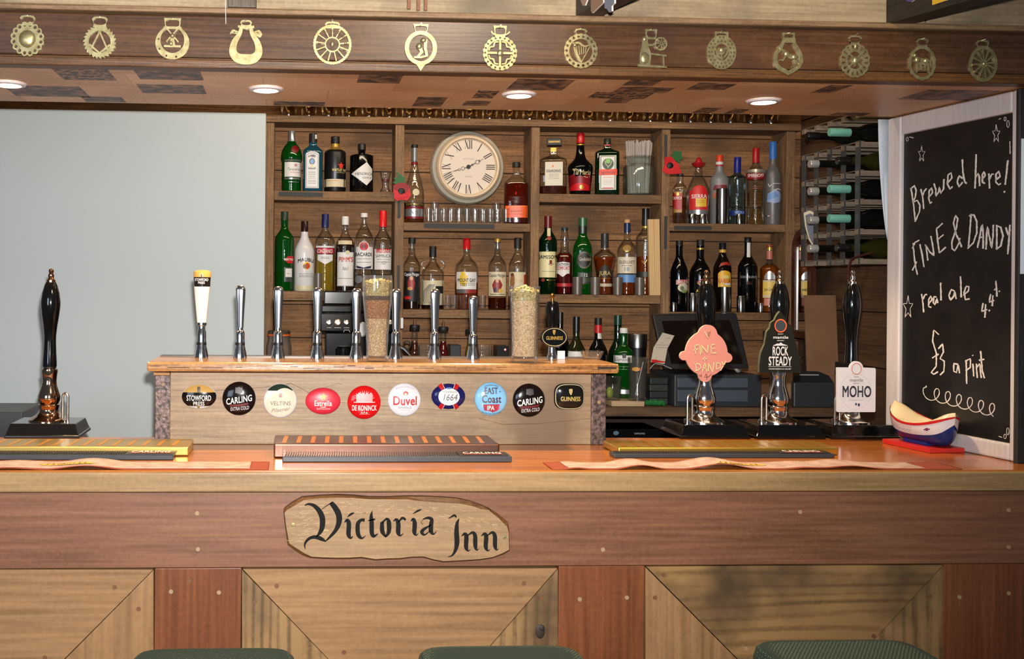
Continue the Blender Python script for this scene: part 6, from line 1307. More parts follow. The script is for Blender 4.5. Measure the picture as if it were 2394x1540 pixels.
mb = MB(); c = P(1723, 862, 4.06); mb.lathe((c.x, 4.06, zt_ + .022), [(.0, -.006), (.018, -.006), (.020, 0), (.018, .006), (0, .006)], C(170, 168, 160, .3), 22, axis=Matrix.Rotation(.9, 3, 'Y') @ Matrix.Rotation(.6, 3, 'X'), caps=False); tag(mb.build('coin_dish'), 'small round pale lid tilted on top of the cash drawer', 'lid')
# stack of dark folders left of the drawer
c0 = P(1516, 940, 4.02)
x0, x1 = P(1519, 900, 4.05).x, P(1577, 900, 4.0).x - .004
for i in range(4):
    mb = MB(); mb.box(x0 + .002 * (i % 2), x1 - .003, 4.05, 4.26, zb + i * .027, zb + i * .027 + .0262, (C(46, 50, 46, .5), C(38, 42, 42, .5))[i % 2]); tag(mb.build('folder', bevel=.003), 'dark green-grey folder, %s of the stack left of the cash drawer' % ('lowest', 'second from the bottom', 'third from the bottom', 'topmost')[i], 'folder', 'folders left of the cash drawer')
mb = MB(); c = P(1530, 940, 4.015); n = 14
pts = [Vector((P(1512, 930, 4.02).x + .072 * i / n, 4.022 + .004 * math.sin(i), zb + .012 + .003 * math.cos(i * 1.7))) for i in range(n + 1)]
mb.tube(pts, [.010 + .002 * math.sin(i * 2.1) for i in range(n + 1)], C(24, 110, 50, .9), 10); tag(mb.build('cloth', loc=None), 'rolled bright green cloth in front of the dark folders', 'cloth')
# chopping board and things on it
a, b = P(1430, 945, 4.0).x, P(1552, 945, 4.0).x
mb = MB(); mb.box(a, b - .072, 4.0, 4.2, zb, zb + .02, wood('pale_board', (168, 138, 104), (200, 172, 136), 'X', 5, .6)); tag(mb.build('chopping_board', bevel=.002), 'pale wooden chopping board beside the right end of the tap board', 'chopping board')
bpy.data.objects.remove(bpy.data.objects['chopping_board']); b = P(1507, 945, 4.0).x
mb = MB(); mb.box(a, b, 4.0, 4.2, zb, zb + .02, wood('pale_board', (168, 138, 104), (200, 172, 136), 'X', 5, .6)); tag(mb.build('chopping_board', bevel=.002), 'pale wooden chopping board beside the right end of the tap board', 'chopping board')
zc_ = zb + .0205
def gord(a): a.rect(1434, 826, 1481, 843, WH); a.text("Gordon's", 1454, 835, 8, K, 36, bold=False, shear=.3); a.rect(1454, 823, 1463, 832, K, 3, 3); a.rect(1446, 905, 1470, 915, SILV); a.lines(1444, 1472, (852, 858), C(90, 160, 110))
bottle('bright green gin bottle with white cap standing on the chopping board', 1457, 925, 763, 48, 826, 800, 17, M_GREEN, zc_, (WH, 775, 19), liquid=(L_GRN, 838), art=gord, Y=4.10, p=2.6)
g_, c, su, sv = simple_glass('pint_glass', 'tall clear pint glass with stirrer on the chopping board', 'glass', 1490, 938, [(21, 938), (22, 934), (20, 926), (24, 838)], zc_, 4.03, M_CLEAR2)
A2 = MB(); 
def gm(u, v, l): r = .0372 + v * .05; t = max(-.99, min(.99, u / r)); return c + Vector((t * r, -r * math.sqrt(1 - t * t) - .0003 * l, v))
A = Art(A2, gm, 1490, 938, su, sv); A.rect(1470, 860, 1488, 867, C(190, 60, 40), 1, 4); A.ell(1478, 864, 8, 5, C(206, 150, 60), 2, 8); A2.build('printed_logo', g_, loc=(0, 0, 0))
mb = MB(); mb.tube([c + Vector((-.008, 0, .02)), c + Vector((.022, 0, .15))], .0014, C(200, 196, 190, .4), 6); tag(mb.build('stirrer'), 'thin pale stirrer leaning in the pint glass on the chopping board', 'stirrer')
g2, c, su, sv = simple_glass('tumbler', 'short tumbler with a lime wedge left of the bright green gin bottle', 'glass', 1432, 930, [(17, 930), (18, 926), (22, 876)], zc_, 4.05, M_CLEAR2)
mb = MB(); mb.ball((c.x - .012, c.y, c.z + .028), (.015, .012, .022), C(140, 160, 40, .4), 14); tag(mb.build('lime_wedge'), 'lime wedge inside the short tumbler', 'lime')
# steel shaker behind
su, sv = scale(1490, 4.2); c = P(1490, 830, 4.2); c.z = zb; rt = thing('cocktail_shaker', 'brushed steel shaker with dark lower half behind the pint glass', 'shaker', c)
hz = P(1490, 780, 4.2).z - zb; hm = P(1490, 812, 4.2).z - zb
mb = MB(); mb.lathe(c, [(.030, 0), (.034, hm * .6), (.036, hm)], M_BLACK, 28); mb.build('lower_half', rt); mb = MB(); mb.lathe(c, [(.0385, hm + .0002), (.0385, hz - .003), (.037, hz)], C(150, 148, 146, .3, 1.0), 28); mb.build('upper_half', rt)
# wine bottles behind the stout tap
def dark_neck(label, cx, ty, w, nk, nw, gl, foil, art=None, Y=4.14, sh=None, cap=None): return bottle(label, cx, 945, ty, w, sh or nk + 45, nk, nw, gl, zb, cap, foil=foil, art=art, Y=Y, name='wine_bottle')
dark_neck('slim dark wine bottle half hidden behind the stout tap', 1308, 741, 44, 778, 14, M_BLACKG, [(C(20, 18, 18, .35), 741, 768)], Y=4.2, art=lambda a: a.rect(1299, 748, 1307, 758, CR, 1, 3))
dark_neck('olive green wine bottle with black foil and white label between stout tap and red-necked bottle', 1346, 745, 46, 790, 15, glass('olive_glass', (.10, .11, .02), (40, 42, 14), .6), [(C(18, 20, 24, .35), 745, 780)], art=lambda a: a.rect(1327, 825, 1364, 880, WH), Y=4.1)
dark_neck('dark wine bottle with red band and white strip on its neck', 1397, 748, 46, 790, 16, M_BLACKG, [(K, 748, 764), (RED, 764, 783)], art=lambda a: a.rect(1396, 783, 1405, 796, WH, 1, 3), Y=4.1)
dark_neck('tall plain green bottle behind the bright green gin bottle', 1443, 748, 46, 800, 17, M_DGREEN, [(C(20, 60, 46, .35), 748, 770)], Y=4.2)
# coffee machine
cm = thing('coffee_machine', 'black coffee machine with three round knobs behind the chrome taps', 'coffee machine', (P(840, 800, 4.1).x, 4.15, ZB))
BM = C(10, 9, 9, .1)
def cbox(nm, x0, y0, x1, y1, Ya, Yb, mt, bev=.006):
    p_, r_ = P(x0, y1, Ya), P(x1, y0, Ya); mb = MB(); mb.box(p_.x, r_.x, Ya, Yb, p_.z, r_.z, mt); return mb.build(nm, cm, bevel=bev, seg=3)
cbox('hopper_lid', 757, 680, 829, 712, 4.09, 4.25, C(16, 15, 15, .12)); cbox('top_housing', 752, 713, 830, 731, 4.08, 4.25, BM); cpanel = cbox('control_panel', 750, 732, 928, 776, 4.03, 4.25, C(16, 13, 12, .1)); cbox('upper_body', 831, 690, 926, 731, 4.06, 4.25, BM)
cbox('lower_body', 760, 777, 920, 842, 4.12, 4.25, C(20, 20, 22, .12))
p_, r_ = P(750, 860, 4.05), P(926, 860, 4.05); mb = MB(); mb.box(p_.x, r_.x, 4.05, 4.25, zb, zb + .03, BM); mb.build('drip_base', cm, bevel=.004)
mb = MB(); mb.box(P(760, 860, 4.14).x, P(916, 860, 4.14).x, 4.14, 4.24, zb + .03, P(800, 842, 4.12).z, BM); mb.build('column', cm)
for kx, big in ((769, 0), (790, 1), (810, 0), (912, 0)):
    k_ = P(kx, 754, 4.029); mb = MB(); rr = .0115 if not big else .014
    mb.lathe((k_.x, 4.0298, k_.z), [(rr, 0), (rr, .006), (rr * .92, .012), (rr * .5, .013)], C(200, 176, 150, .2, 1.0), 24, axis=AX); o = mb.build('knob', cpanel, loc=(0, 0, 0))
mb = MB(); k_ = P(848, 770, 4.02); mb.lathe((k_.x, 4.0295, k_.z), [(.017, 0), (.018, .004), (.015, .007)], C(170, 168, 166, .3), 24, dy=1.6, axis=AX); mb.build('gauge', cpanel, loc=(0, 0, 0))
mb = MB(); A = Art(mb, flatmap(P(790, 770, 4.03), Vector((1, 0, 0)), Vector((0, 0, 1)), Vector((0, -1, 0))), 790, 770, su, sv); A.lines(765, 775, (766,), WH, 1); A.lines(782, 798, (766,), WH, 1); A.lines(804, 816, (766,), WH, 1); A.line([(803, 776), (805, 771), (815, 771), (818, 776)], .8, WH); mb.build('printed_marks', cpanel, loc=(0, 0, 0))
mb = MB(); p_ = P(803, 815, 4.06); mb.lathe((p_.x, 4.075, P(803, 842, 4.075).z), [(.028, 0), (.030, .02), (.030, .045), (.022, .055)], C(14, 14, 14, .15), 24); mb.build('portafilter', cm)
# power light block
mb = MB(); p_, r_ = P(922, 766, 4.07), P(931, 742, 4.07); 
mb.box(P(938, 766, 4.0).x, P(944, 742, 4.0).x, 4.02, 4.03, p_.z, r_.z, C(196, 196, 200, .4)); mb.build('white_tab', cm)
# kilner jar at the far left
c = P(652, 838, 4.12); c.z = zb; rt = thing('kilner_jar', 'clip-top glass jar with orange seal at the left end of the back counter', 'jar', c); su, sv = scale(652, 4.12); tz = P(652, 782, 4.12).z - zb
mb = MB(); mb.lathe(c, [(0, 0), (.045, 0), (.050, .01), (.050, tz - .05), (.043, tz - .012), (.043, tz - .004)], glass('jar_glass', (.86, .84, .80), (160, 150, 140), .2), 30, caps=False); jbody = mb.build('jar_body', rt)
mb = MB(); mb.lathe(c, [(.046, tz - .004), (.046, tz + .003)], C(214, 96, 36, .5), 30); mb.build('rubber_seal', rt)
mb = MB(); mb.lathe(c, [(.044, tz + .0035), (.044, tz + .014), (.038, tz + .017)], C(70, 58, 48, .3), 30); mb.build('lid', rt)
mb = MB(); A = Art(mb, lambda u, v, l: c + Vector((max(-.99, min(.99, u / .0508)) * .0508, -.0508 * math.sqrt(1 - min(.98, (u / .0508) ** 2)) - .0003 * l, v)), 650, 838, su, sv); A.rect(626, 796, 644, 842, C(206, 204, 200, .5), 1); A.text('TEA', 637, 808, 10, KG, 18, lay=3, bold=False); A.rect(664, 796, 676, 838, C(190, 186, 180, .5), 1); mb.build('label', jbody, loc=(0, 0, 0))
# pourer-topped bottles, tongs, tumblers, small boxes between the taps
for cx, ty, gl, lq, lb in ((968, 748, M_CLEAR, L_STR, 'slim bottle of pale syrup with black pourer right of the coffee machine'), (1035, 752, M_CLEAR, L_RED, 'slim bottle of red syrup with black pourer, middle of the three pourers'), (1098, 758, M_CLEAR, L_YEL, 'slim bottle of yellow syrup with black pourer, nearest the glass of grain')):
    def ex(rt, c, e, d, su, sv, mp, ty=ty, cx=cx): mb = MB(); z0 = (945 - ty - 24) * sv; mb.lathe(c, [(11 * su, z0), (12 * su, z0 + .003), (12 * su, z0 + 9 * sv), (10 * su, z0 + 11 * sv)], K, 20); mb.lathe(c, [(4 * su, z0 + 11 * sv), (2.4 * su, z0 + 24 * sv)], C(90, 50, 30, .4), 10); mb.build('pourer', rt)
    bottle(lb, cx, 945, ty + 22, 24, 830, 800, 14, gl, zb, None, liquid=(lq, 800), Y=4.06, extra=ex, name='syrup_bottle')
for cx, lb in ((1000, 'straight clear tumbler beside the pale syrup bottle'), (1125, 'straight clear tumbler behind the last chrome tap')): simple_glass('tumbler', lb, 'glass', cx, 945, [(20, 945), (21, 940), (26, 806)], zb, 4.03, M_CLEAR2)
for x0, x1, y0_, mt, lb in ((1052, 1078, 806, C(34, 36, 44, .3), 'small dark box behind the taps under the rum shelf'), (1162, 1190, 808, C(26, 26, 28, .25), 'small black box with a red light beside the glass of grain')):
    p_, r_ = P(x0, y0_, 4.12), P(x1, y0_, 4.12); mb = MB(); mb.box(p_.x, r_.x, 4.12, 4.2, zb, p_.z, mt); o = mb.build('storage_box', bevel=.003); tag(o, lb, 'box')
    if x0 > 1100: k_ = P(1181, 817, 4.119); m2 = MB(); m2.lathe((k_.x, 4.1195, k_.z), [(.004, 0), (.0035, .002)], emit('red_led', (1, .05, .04), 3), 12, axis=AX); m2.build('red_light', o, loc=(0, 0, 0))
mb = MB(); su, sv = scale(955, 4.0); pp = [P(926, 806, 3.99), P(944, 816, 3.985), P(958, 830, 3.98), P(972, 842, 3.975)]; pp.append(Vector((pp[-1].x + .05, 3.97, zb + .004)))
mb.tube(pp[:3], [.007, .009, .006], M_BLACK, 10); mb.tube(pp[2:], [.003, .003, .003], M_STEEL, 8); pts = [P(952 + 8 * math.cos(t), 806 + 9 * math.sin(t), 3.985) for t in [2 * PI * i / 16 for i in range(17)]]; mb.tube(pts, .0035, M_BLACK, 8); tag(mb.build('ice_scoop'), 'black-handled steel tool leaning right of the coffee machine', 'tool')
# printer and black device below
pr = thing('receipt_printer', 'dark grey printer with rounded lid right of the till', 'printer', (P(1898, 900, 4.0).x, 4.08, ZB))
a, b = P(1853, 945, 4.0).x, P(1948, 945, 4.0).x; z1_ = P(1898, 893, 4.0).z
mb = MB(); mb.box(a, b, 4.0, 4.0185, zb, z1_, C(44, 48, 52, .35)); mb.box(a, b, 4.0185, 4.019, zb, z1_, C(44, 48, 52, .35)); mb.build('body', pr, bevel=.004)
bpy.data.objects.remove(pr.children[0]); mb = MB(); mb.box(a, b, 3.99, 4.015, zb, z1_, C(52, 56, 60, .35)); mb.build('body', pr, bevel=.004)
v0 = [(a, 3.99), (a + .02, 3.99), (b - .02, 3.99), (b, 3.99)]; zt2 = P(1898, 868, 4.0).z
q = [Vector((a + .004, 3.992, z1_ + .0003)), Vector((b - .004, 3.992, z1_ + .0003)), Vector((b - .02, 3.995, z1_ + (zt2 - z1_) * .6)), Vector((b - .06, 3.998, zt2)), Vector((a + .05, 3.998, zt2)), Vector((a + .015, 3.995, z1_ + (zt2 - z1_) * .6))]
mb = MB(); mb.prism(q, (0, .02, 0), C(34, 36, 40, .3)); mb.build('lid', pr, bevel=.004)
mb = MB(); p_ = P(1870, 877, 3.99); r_ = P(1914, 875, 3.99); mb.box(p_.x, r_.x, 3.9885, 3.992, p_.z, r_.z, C(176, 176, 176, .3)); mb.build('light_strip', pr)
vz = .9505
a, b = P(1400, 1015, 4.0).x, P(1545, 1015, 4.0).x; mb = MB(); mb.box(a, b, 4.0, 4.2, vz, P(1480, 1003, 4.0).z, C(16, 17, 20, .12)); o = mb.build('disc_player', bevel=.002); tag(o, 'flat black disc player on the shelf under the back counter', 'player')
su, sv = scale(1480, 4.0); m2 = MB(); A = Art(m2, flatmap(P(1480, 1012, 4.0), Vector((1, 0, 0)), Vector((0, 0, 1)), Vector((0, -1, 0))), 1480, 1012, su, sv); A.text('SAMSUNG', 1496, 1013, 4, C(150, 150, 156), 26); m2.build('lettering', o, loc=(0, 0, 0)); m2 = MB(); A.mb = m2; A.ell(1438, 1012, 7, 5, C(90, 110, 130), 1); m2.build('button', o, loc=(0, 0, 0))
# dark box by the lone pump
a, b, t_ = P(-60, 1000, 3.25), P(52, 1000, 3.25), P(20, 963, 3.25); mb = MB(); mb.box(a.x, b.x, 3.25, 3.5, 0.0005, t_.z, C(40, 42, 48, .4)); tag(mb.build('floor_cabinet', bevel=.003), 'dark grey cabinet top just visible behind the lone hand pump', 'cabinet')
# ================================================================ HORSE BRASSES ON THE BEAM
def circ(cx, cy, r, n=18, ry=None, a0=0): ry = ry or r; return [(cx + r * math.cos(a0 + 2 * PI * i / n), cy - ry * math.sin(a0 + 2 * PI * i / n)) for i in range(n)]
def rosette(cx, cy, r, amp, n, ry=None, sharp=False, m=240):
    out = []; k = (ry or r) / r
    for i in range(m):
        t = 2 * PI * i / m; s_ = abs(math.sin(n * t / 2)); q = r - amp + amp * (s_ if not sharp else ((n * t / 2 / PI) % 1))
        out.append((cx + q * math.cos(t), cy - q * k * math.sin(t)))
    return out
def hangerloop(cx, y0, y1, w0, w1, t=4.0, rnd=True):
    """strap loop with its slot; top y0, bottom y1, half-widths at top and bottom"""
    if rnd: o = [(cx - w1, y1), (cx - w1 * .9, y1 - (y1 - y0) * .35), (cx - w0, y0 + 7), (cx - w0 * .75, y0 + 1.5), (cx, y0), (cx + w0 * .75, y0 + 1.5), (cx + w0, y0 + 7), (cx + w1 * .9, y1 - (y1 - y0) * .35), (cx + w1, y1)]
    else: o = [(cx - w1, y1), (cx - w0, y0), (cx + w0, y0), (cx + w1, y1)]
    cyh = y0 + t + (y1 - y0 - t) * .38; h_ = [(cx + (w0 - t) * math.copysign(abs(math.cos(a)) ** (.5 if not rnd else .8), math.cos(a)), cyh - (y1 - y0 - t) * .36 * math.copysign(abs(math.sin(a)) ** (.5 if not rnd else .9), math.sin(a))) for a in [2 * PI * i / 20 for i in range(20)]]
    return [o, h_]
def stroke(pts, w):
    """closed outline of a thick polyline"""
    if len(pts) > 3:                   # round off the corners
        q = [p_ if len(p_) > 2 else (*p_, w) for p_ in pts]; out = []
        for i in range(len(q) - 1):
            p0, p1, p2, p3 = q[max(i - 1, 0)], q[i], q[i + 1], q[min(i + 2, len(q) - 1)]
            for k in range(4):
                t = k / 4; out.append(tuple(.5 * (2 * p1[j] + (p2[j] - p0[j]) * t + (2 * p0[j] - 5 * p1[j] + 4 * p2[j] - p3[j]) * t * t + (3 * p1[j] - p0[j] - 3 * p2[j] + p3[j]) * t ** 3) for j in range(3)))
        pts = out + [q[-1]]
    L, R = [], []
    for i, q in enumerate(pts):
        a = pts[max(i - 1, 0)]; b = pts[min(i + 1, len(pts) - 1)]; dx, dy = b[0] - a[0], b[1] - a[1]; d = math.hypot(dx, dy) or 1; ww = (q[2] if len(q) > 2 else w) / 2
        L.append((q[0] - dy / d * ww, q[1] + dx / d * ww)); R.append((q[0] + dy / d * ww, q[1] - dx / d * ww))
    return L + R[::-1]
BRASSES = []
def brass(label, cx, cy, nail, plates, balls=(), mat=None):
    Yp = YB - .004; su, sv = scale(cx, Yp); c = P(cx, cy, Yp); rt = thing('horse_brass', label, 'horse brass', c, 'horse brasses along the beam')
    mt = mat or M_BRASS; mb = MB()
    for k, pl in enumerate(plates):
        mb.plate([[((x - cx) * su, (cy - y) * sv) for x, y in lp] for lp in pl], lambda a, b, d, k=k: Vector((c.x + a, c.y - .0004 * k + d, c.z + b)), .0032 + .0004 * k, mt)
    for bx_, by_, rx, ry, rz in balls: mb.ball((c.x + (bx_ - cx) * su, c.y, c.z + (cy - by_) * sv), (rx * su, rz, ry * sv), mt, 14)
    mb.build('brass_plate', rt, bevel=.0009, seg=3)
    n = P(nail[0], nail[1], Yp); mb = MB(); mb.lathe((n.x, YB - .0002, n.z), [(.0012, 0), (.0012, .012), (.0022, .0122), (.0020, .0135)], M_STEEL, 10, axis=AX); mb.build('nail', rt)
rg = lambda cx, cy, R, n, r, ry=None, a0=0: [circ(cx + R * math.cos(a0 + 2 * PI * i / n), cy - (ry or R) * math.sin(a0 + 2 * PI * i / n), r, 8) for i in range(n)]
# 1 scalloped with plain dome
brass('scallop-edged horse brass with plain domed centre, leftmost on the beam', 64, 91, (64, 36), [hangerloop(64, 35, 60, 19, 14), [rosette(64, 91, 41, 4, 16)] + rg(64, 91, 33, 16, 4.0, a0=PI / 16) ], [(64, 91, 21, 21, .010)])
brass('toothed horse brass with set square and compasses', 233, 98, (233, 39), [hangerloop(233, 38, 64, 19, 16), [rosette(233, 98, 40, 6, 26, sharp=True), circ(233, 98, 26, 28)], [stroke([(208, 104), (233, 124), (258, 104)], 5)], [stroke([(233, 74), (212, 116)], 4)], [stroke([(233, 74), (252, 116)], 4)], [circ(233, 76, 4, 10)]])
brass('horseshoe-shaped horse brass with small windmill', 403, 98, (403, 43), [hangerloop(403, 42, 68, 20, 17, rnd=False), [[(383, 62), (423, 62)] + [(403 + 40 * math.cos(t), 100 - 39 * math.sin(t)) for t in [PI * .30 - (PI * 1.6) * i / 40 for i in range(41)]], circ(403, 94, 28, 30, 30)] + rg(403, 100, 33.5, 9, 2.6, a0=PI * 1.1 if False else .1)[4:8], [stroke([(383, 108), (423, 108)], 5)], [[(396, 108), (410, 108), (407, 88), (399, 88)]], [stroke([(389, 66), (417, 98)], 3.4)], [stroke([(417, 66), (389, 98)], 3.4)]], [(403, 84, 6, 6, .006), (400, 102, 5, 6, .005)])
brass('lyre-shaped open horse brass', 575, 98, (575, 48), [hangerloop(575, 46, 62, 14, 13), [stroke([(556, 76, 4), (545, 72, 5), (542, 82, 9), (556, 78, 5)], 5)], [stroke([(594, 76, 4), (605, 72, 5), (608, 82, 9), (594, 78, 5)], 5)], [stroke([(556, 62, 5), (575, 66, 6), (594, 62, 5)], 6)], [stroke([(564, 64, 8), (560, 80, 10), (548, 100, 14), (545, 122, 18), (556, 136, 22), (575, 139, 24), (594, 136, 22), (605, 122, 18), (602, 100, 14), (590, 80, 10), (586, 64, 8)], 12)]])
def spokes(cx, cy, r0, r1, n, w0, w1, a0=0): return [[stroke([(cx + r0 * math.cos(t), cy - r0 * math.sin(t), w0), (cx + r1 * math.cos(t), cy - r1 * math.sin(t), w1)], 3)] for t in [a0 + 2 * PI * i / n for i in range(n)]]
brass('thin-rimmed horse brass with teardrop spokes and a raised bud centre', 777, 104, (777, 49), [hangerloop(777, 50, 66, 18, 16), [rosette(777, 104, 45, 1, 40, 47), circ(777, 104, 39, 36, 41)], [circ(777, 104, 18, 24), circ(777, 104, 15, 24)]] + spokes(777, 104, 18, 40, 13, 2.2, 3, .12), [(777, 103, 4.5, 8, .006)] + [(777 + 31 * math.cos(.12 + 2 * PI * i / 13), 104 - 31 * math.sin(.12 + 2 * PI * i / 13), 3.6, 3.6, .004) for i in range(13)])
brass('garter-shaped horse brass with a seated figure and pointed tip', 984, 112, (984, 57), [hangerloop(984, 56, 78, 18, 13, rnd=False), [circ(984, 112, 38, 40, 40), circ(984, 112, 28, 32, 31)], [[(972, 148), (996, 148), (984, 166)]], [stroke([(968, 134, 4), (984, 134, 5), (1000, 130, 4)], 5)], [stroke([(995, 92, 8), (994, 112, 7), (998, 130, 6)], 7)], [stroke([(980, 108, 9), (986, 122, 8), (976, 134, 5)], 8)]], [(990, 94, 7, 6, .006), (980, 108, 7, 8, .006)])
brass('pierced horse brass with a curled cross', 1169, 124, (1169, 61), [hangerloop(1169, 60, 86, 16, 12, rnd=False), [rosette(1169, 124, 41, 2.5, 20), circ(1169, 124, 30, 32)] + rg(1169, 124, 35.5, 20, 2.6), [stroke([(1169, 92, 5), (1169, 156, 5)], 5)], [stroke([(1137, 124, 5), (1201, 124, 5)], 5)]] +
      [[stroke([(1169 + sx * 4, 124 + sy * 26, 3), (1169 + sx * 13, 124 + sy * 24, 3.4), (1169 + sx * 16, 124 + sy * 15, 3.4), (1169 + sx * 24, 124 + sy * 13, 3.4), (1169 + sx * 27, 124 + sy * 5, 3)], 3)] for sx in (-1, 1) for sy in (-1, 1)] + [[stroke([(1156, 82), (1150, 78), (1147, 74)], 3)], [stroke([(1182, 82), (1188, 78), (1191, 74)], 3)]], [(1169, 124, 8, 8, .006)])
brass('ring-pierced horse brass with a harp', 1358, 119, (1358, 67), [hangerloop(1358, 66, 84, 16, 13), [rosette(1358, 119, 41, 2, 18), circ(1358, 119, 28, 30)] + rg(1358, 119, 34.5, 18, 3.4), [stroke([(1340, 100, 4), (1344, 118, 6), (1354, 138, 6), (1360, 146, 4)], 5)], [stroke([(1340, 104, 4), (1352, 100, 5), (1366, 108, 4), (1382, 104, 4)], 4)], [stroke([(1381, 106), (1360, 144)], 2.4)]] + [[stroke([(1346 + 6 * i, 107 + i % 2), (1350 + 4.4 * i, 130 - i * 1.5)], 1.8)] for i in range(5)], [(1343, 106, 5, 5, .005)])
brass('cut-out horse brass of a woman at a spinning wheel', 1525, 112, (1522, 69), [hangerloop(1522, 68, 92, 15, 12, rnd=False), [[(1488, 150), (1560, 154), (1563, 158), (1490, 156)]], [circ(1546, 102, 16, 24), circ(1546, 102, 12.5, 24)], [stroke([(1522, 126), (1560, 130)], 4)], [stroke([(1552, 128), (1554, 156)], 3)], [[(1500, 96), (1512, 92), (1516, 112), (1522, 126), (1520, 152), (1494, 150), (1494, 124), (1498, 108)]], [stroke([(1512, 84, 4), (1503, 96, 6)], 6)], [stroke([(1508, 106, 6), (1524, 106, 5), (1534, 100, 4)], 5)]] + spokes(1546, 102, 2, 14, 8, 1.8, 1.8), [(1505, 92, 6, 7, .006), (1506, 136, 12, 15, .006)])
brass('double-ring pierced horse brass with a thistle', 1687, 122, (1687, 73), [hangerloop(1687, 74, 92, 17, 17, rnd=False), [circ(1687, 122, 37, 44, 40), circ(1687, 122, 18, 24, 19)] + rg(1687, 122, 32, 22, 2.5, 35) + rg(1687, 122, 24, 16, 2.4, 26.5), [stroke([(1687, 130, 4), (1687, 144, 3)], 3)], [[(1677, 112), (1697, 112), (1694, 124), (1687, 130), (1680, 124)]], [stroke([(1670, 112, 3), (1674, 126, 4), (1687, 140, 3)], 3)], [stroke([(1704, 112, 3), (1700, 126, 4), (1687, 140, 3)], 3)]], [(1687, 117, 8, 7, .005)])
pear = [(1829, 88), (1860, 88), (1863, 100), (1872, 112), (1880, 128), (1882, 144), (1874, 158), (1862, 166), (1852, 172), (1843, 176), (1832, 170), (1820, 166), (1808, 156), (1804, 142), (1806, 124), (1815, 112), (1824, 100)]
brass('pear-shaped horse brass with a prancing horse', 1843, 130, (1845, 77), [hangerloop(1844, 76, 92, 16, 15, rnd=False), [pear, [(1843 + (x - 1843) * .72, 134 + (y - 134) * .74 + 0) for x, y in pear]], [stroke([(1812, 128, 3), (1826, 118, 5), (1838, 126, 12), (1856, 134, 10), (1870, 128, 5), (1874, 140, 3)], 6)], [stroke([(1826, 118, 7), (1820, 108, 6), (1814, 112, 4)], 5)], [stroke([(1836, 130), (1828, 142), (1822, 140)], 4)], [stroke([(1858, 138), (1862, 150), (1854, 156)], 4)], [stroke([(1866, 136), (1872, 150), (1866, 158)], 4)]], [(1838, 126, 9, 8, .006), (1858, 133, 9, 7, .006)])
def heart(cx, cy, s_): return [(cx + s_ * 16 * math.sin(t) ** 3 / 16, cy - s_ * (13 * math.cos(t) - 5 * math.cos(2 * t) - 2 * math.cos(3 * t) - math.cos(4 * t)) / 16) for t in [2 * PI * i / 30 for i in range(30)]]
brass('sunflower-pierced horse brass with a heart', 1999, 141, (2001, 81), [hangerloop(1999, 82, 104, 19, 12), [rosette(1999, 141, 40, 2, 16, 41), circ(1999, 141, 20, 26)] + [[(1999 + q * math.cos(t + d), 141 - q * math.sin(t + d)) for q, d in ((24, 0), (34, -.10), (37, 0), (34, .10))] for t in [2 * PI * (i + .5) / 16 for i in range(16)]], [heart(1999, 142, 13)]] + spokes(1999, 141, 10, 22, 4, 4, 4, PI / 4), [(1999, 141, 9, 10, .007), (1999, 108, 5, 8, .005)])
brass('ring-shaped horse brass with a standing bull', 2156, 147, (2159, 90), [hangerloop(2157, 89, 110, 17, 13), [rosette(2156, 147, 38, 2, 14, 41), circ(2156, 147, 30, 32, 33)], [stroke([(2134, 138, 10), (2144, 142, 14), (2160, 144, 15), (2172, 142, 11)], 12)], [stroke([(2136, 134, 9), (2132, 126, 7)], 8)], [stroke([(2142, 148, 6), (2140, 170, 4)], 5)], [stroke([(2150, 150, 5), (2152, 164, 4)], 4)], [stroke([(2170, 148, 6), (2174, 172, 4)], 5)], [stroke([(2164, 150, 5), (2160, 166, 4)], 4)], [stroke([(2175, 140, 3), (2178, 158, 3)], 3)]], [(2142, 140, 9, 8, .006), (2166, 142, 9, 7, .006), (2134, 130, 5, 5, .006)])
brass('wheel-shaped horse brass with twelve plain spokes, rightmost on the beam', 2299, 149, (2300, 93), [hangerloop(2297, 93, 112, 19, 17), [circ(2299, 149, 40, 40, 42), circ(2299, 149, 32, 36, 34)], [circ(2299, 149, 10, 20)]] + spokes(2299, 149, 8, 33, 12, 3, 5, .1), [(2299, 149, 6, 6, .006)])

# ---------------------------------------------------------------- recessed downlights
for i, (px, py) in enumerate(((20, 198), (622, 210), (1213, 223), (1785, 238))):
    c = PZ(px, py, zs - .004); lb = ('recessed downlight leftmost in the papered soffit, cut by the photo edge', 'recessed downlight above the left half of the tap board', 'recessed downlight above the right half of the tap board', 'recessed downlight above the three hand pumps')[i]
    rt = thing('downlight', lb, 'ceiling light', (c.x, c.y, zs - .008), 'recessed downlights in the soffit')
    mb = MB(); mb.lathe((c.x, c.y, zs), [(.030, -.004), (.034, -.0075), (.044, -.006), (.047, -.0008), (.047, -.0004)], C(216, 206, 206, .3), 36, caps=False); mb.build('trim_ring', rt)
    mb = MB(); mb.lathe((c.x, c.y, zs), [(.0305, -.0046), (.024, -.0085), (.0, -.0095)], emit('lamp_lens', (1.0, .80, .52), 14), 28, caps=False); mb.build('lamp_lens', rt)
    light('downlight_lamp', 'SPOT', (c.x, c.y, zs - .02), (c.x, c.y + .004, 0), 34, (1.0, .73, .43), spot_size=math.radians(104), spot_blend=.5, shadow_soft_size=.022)

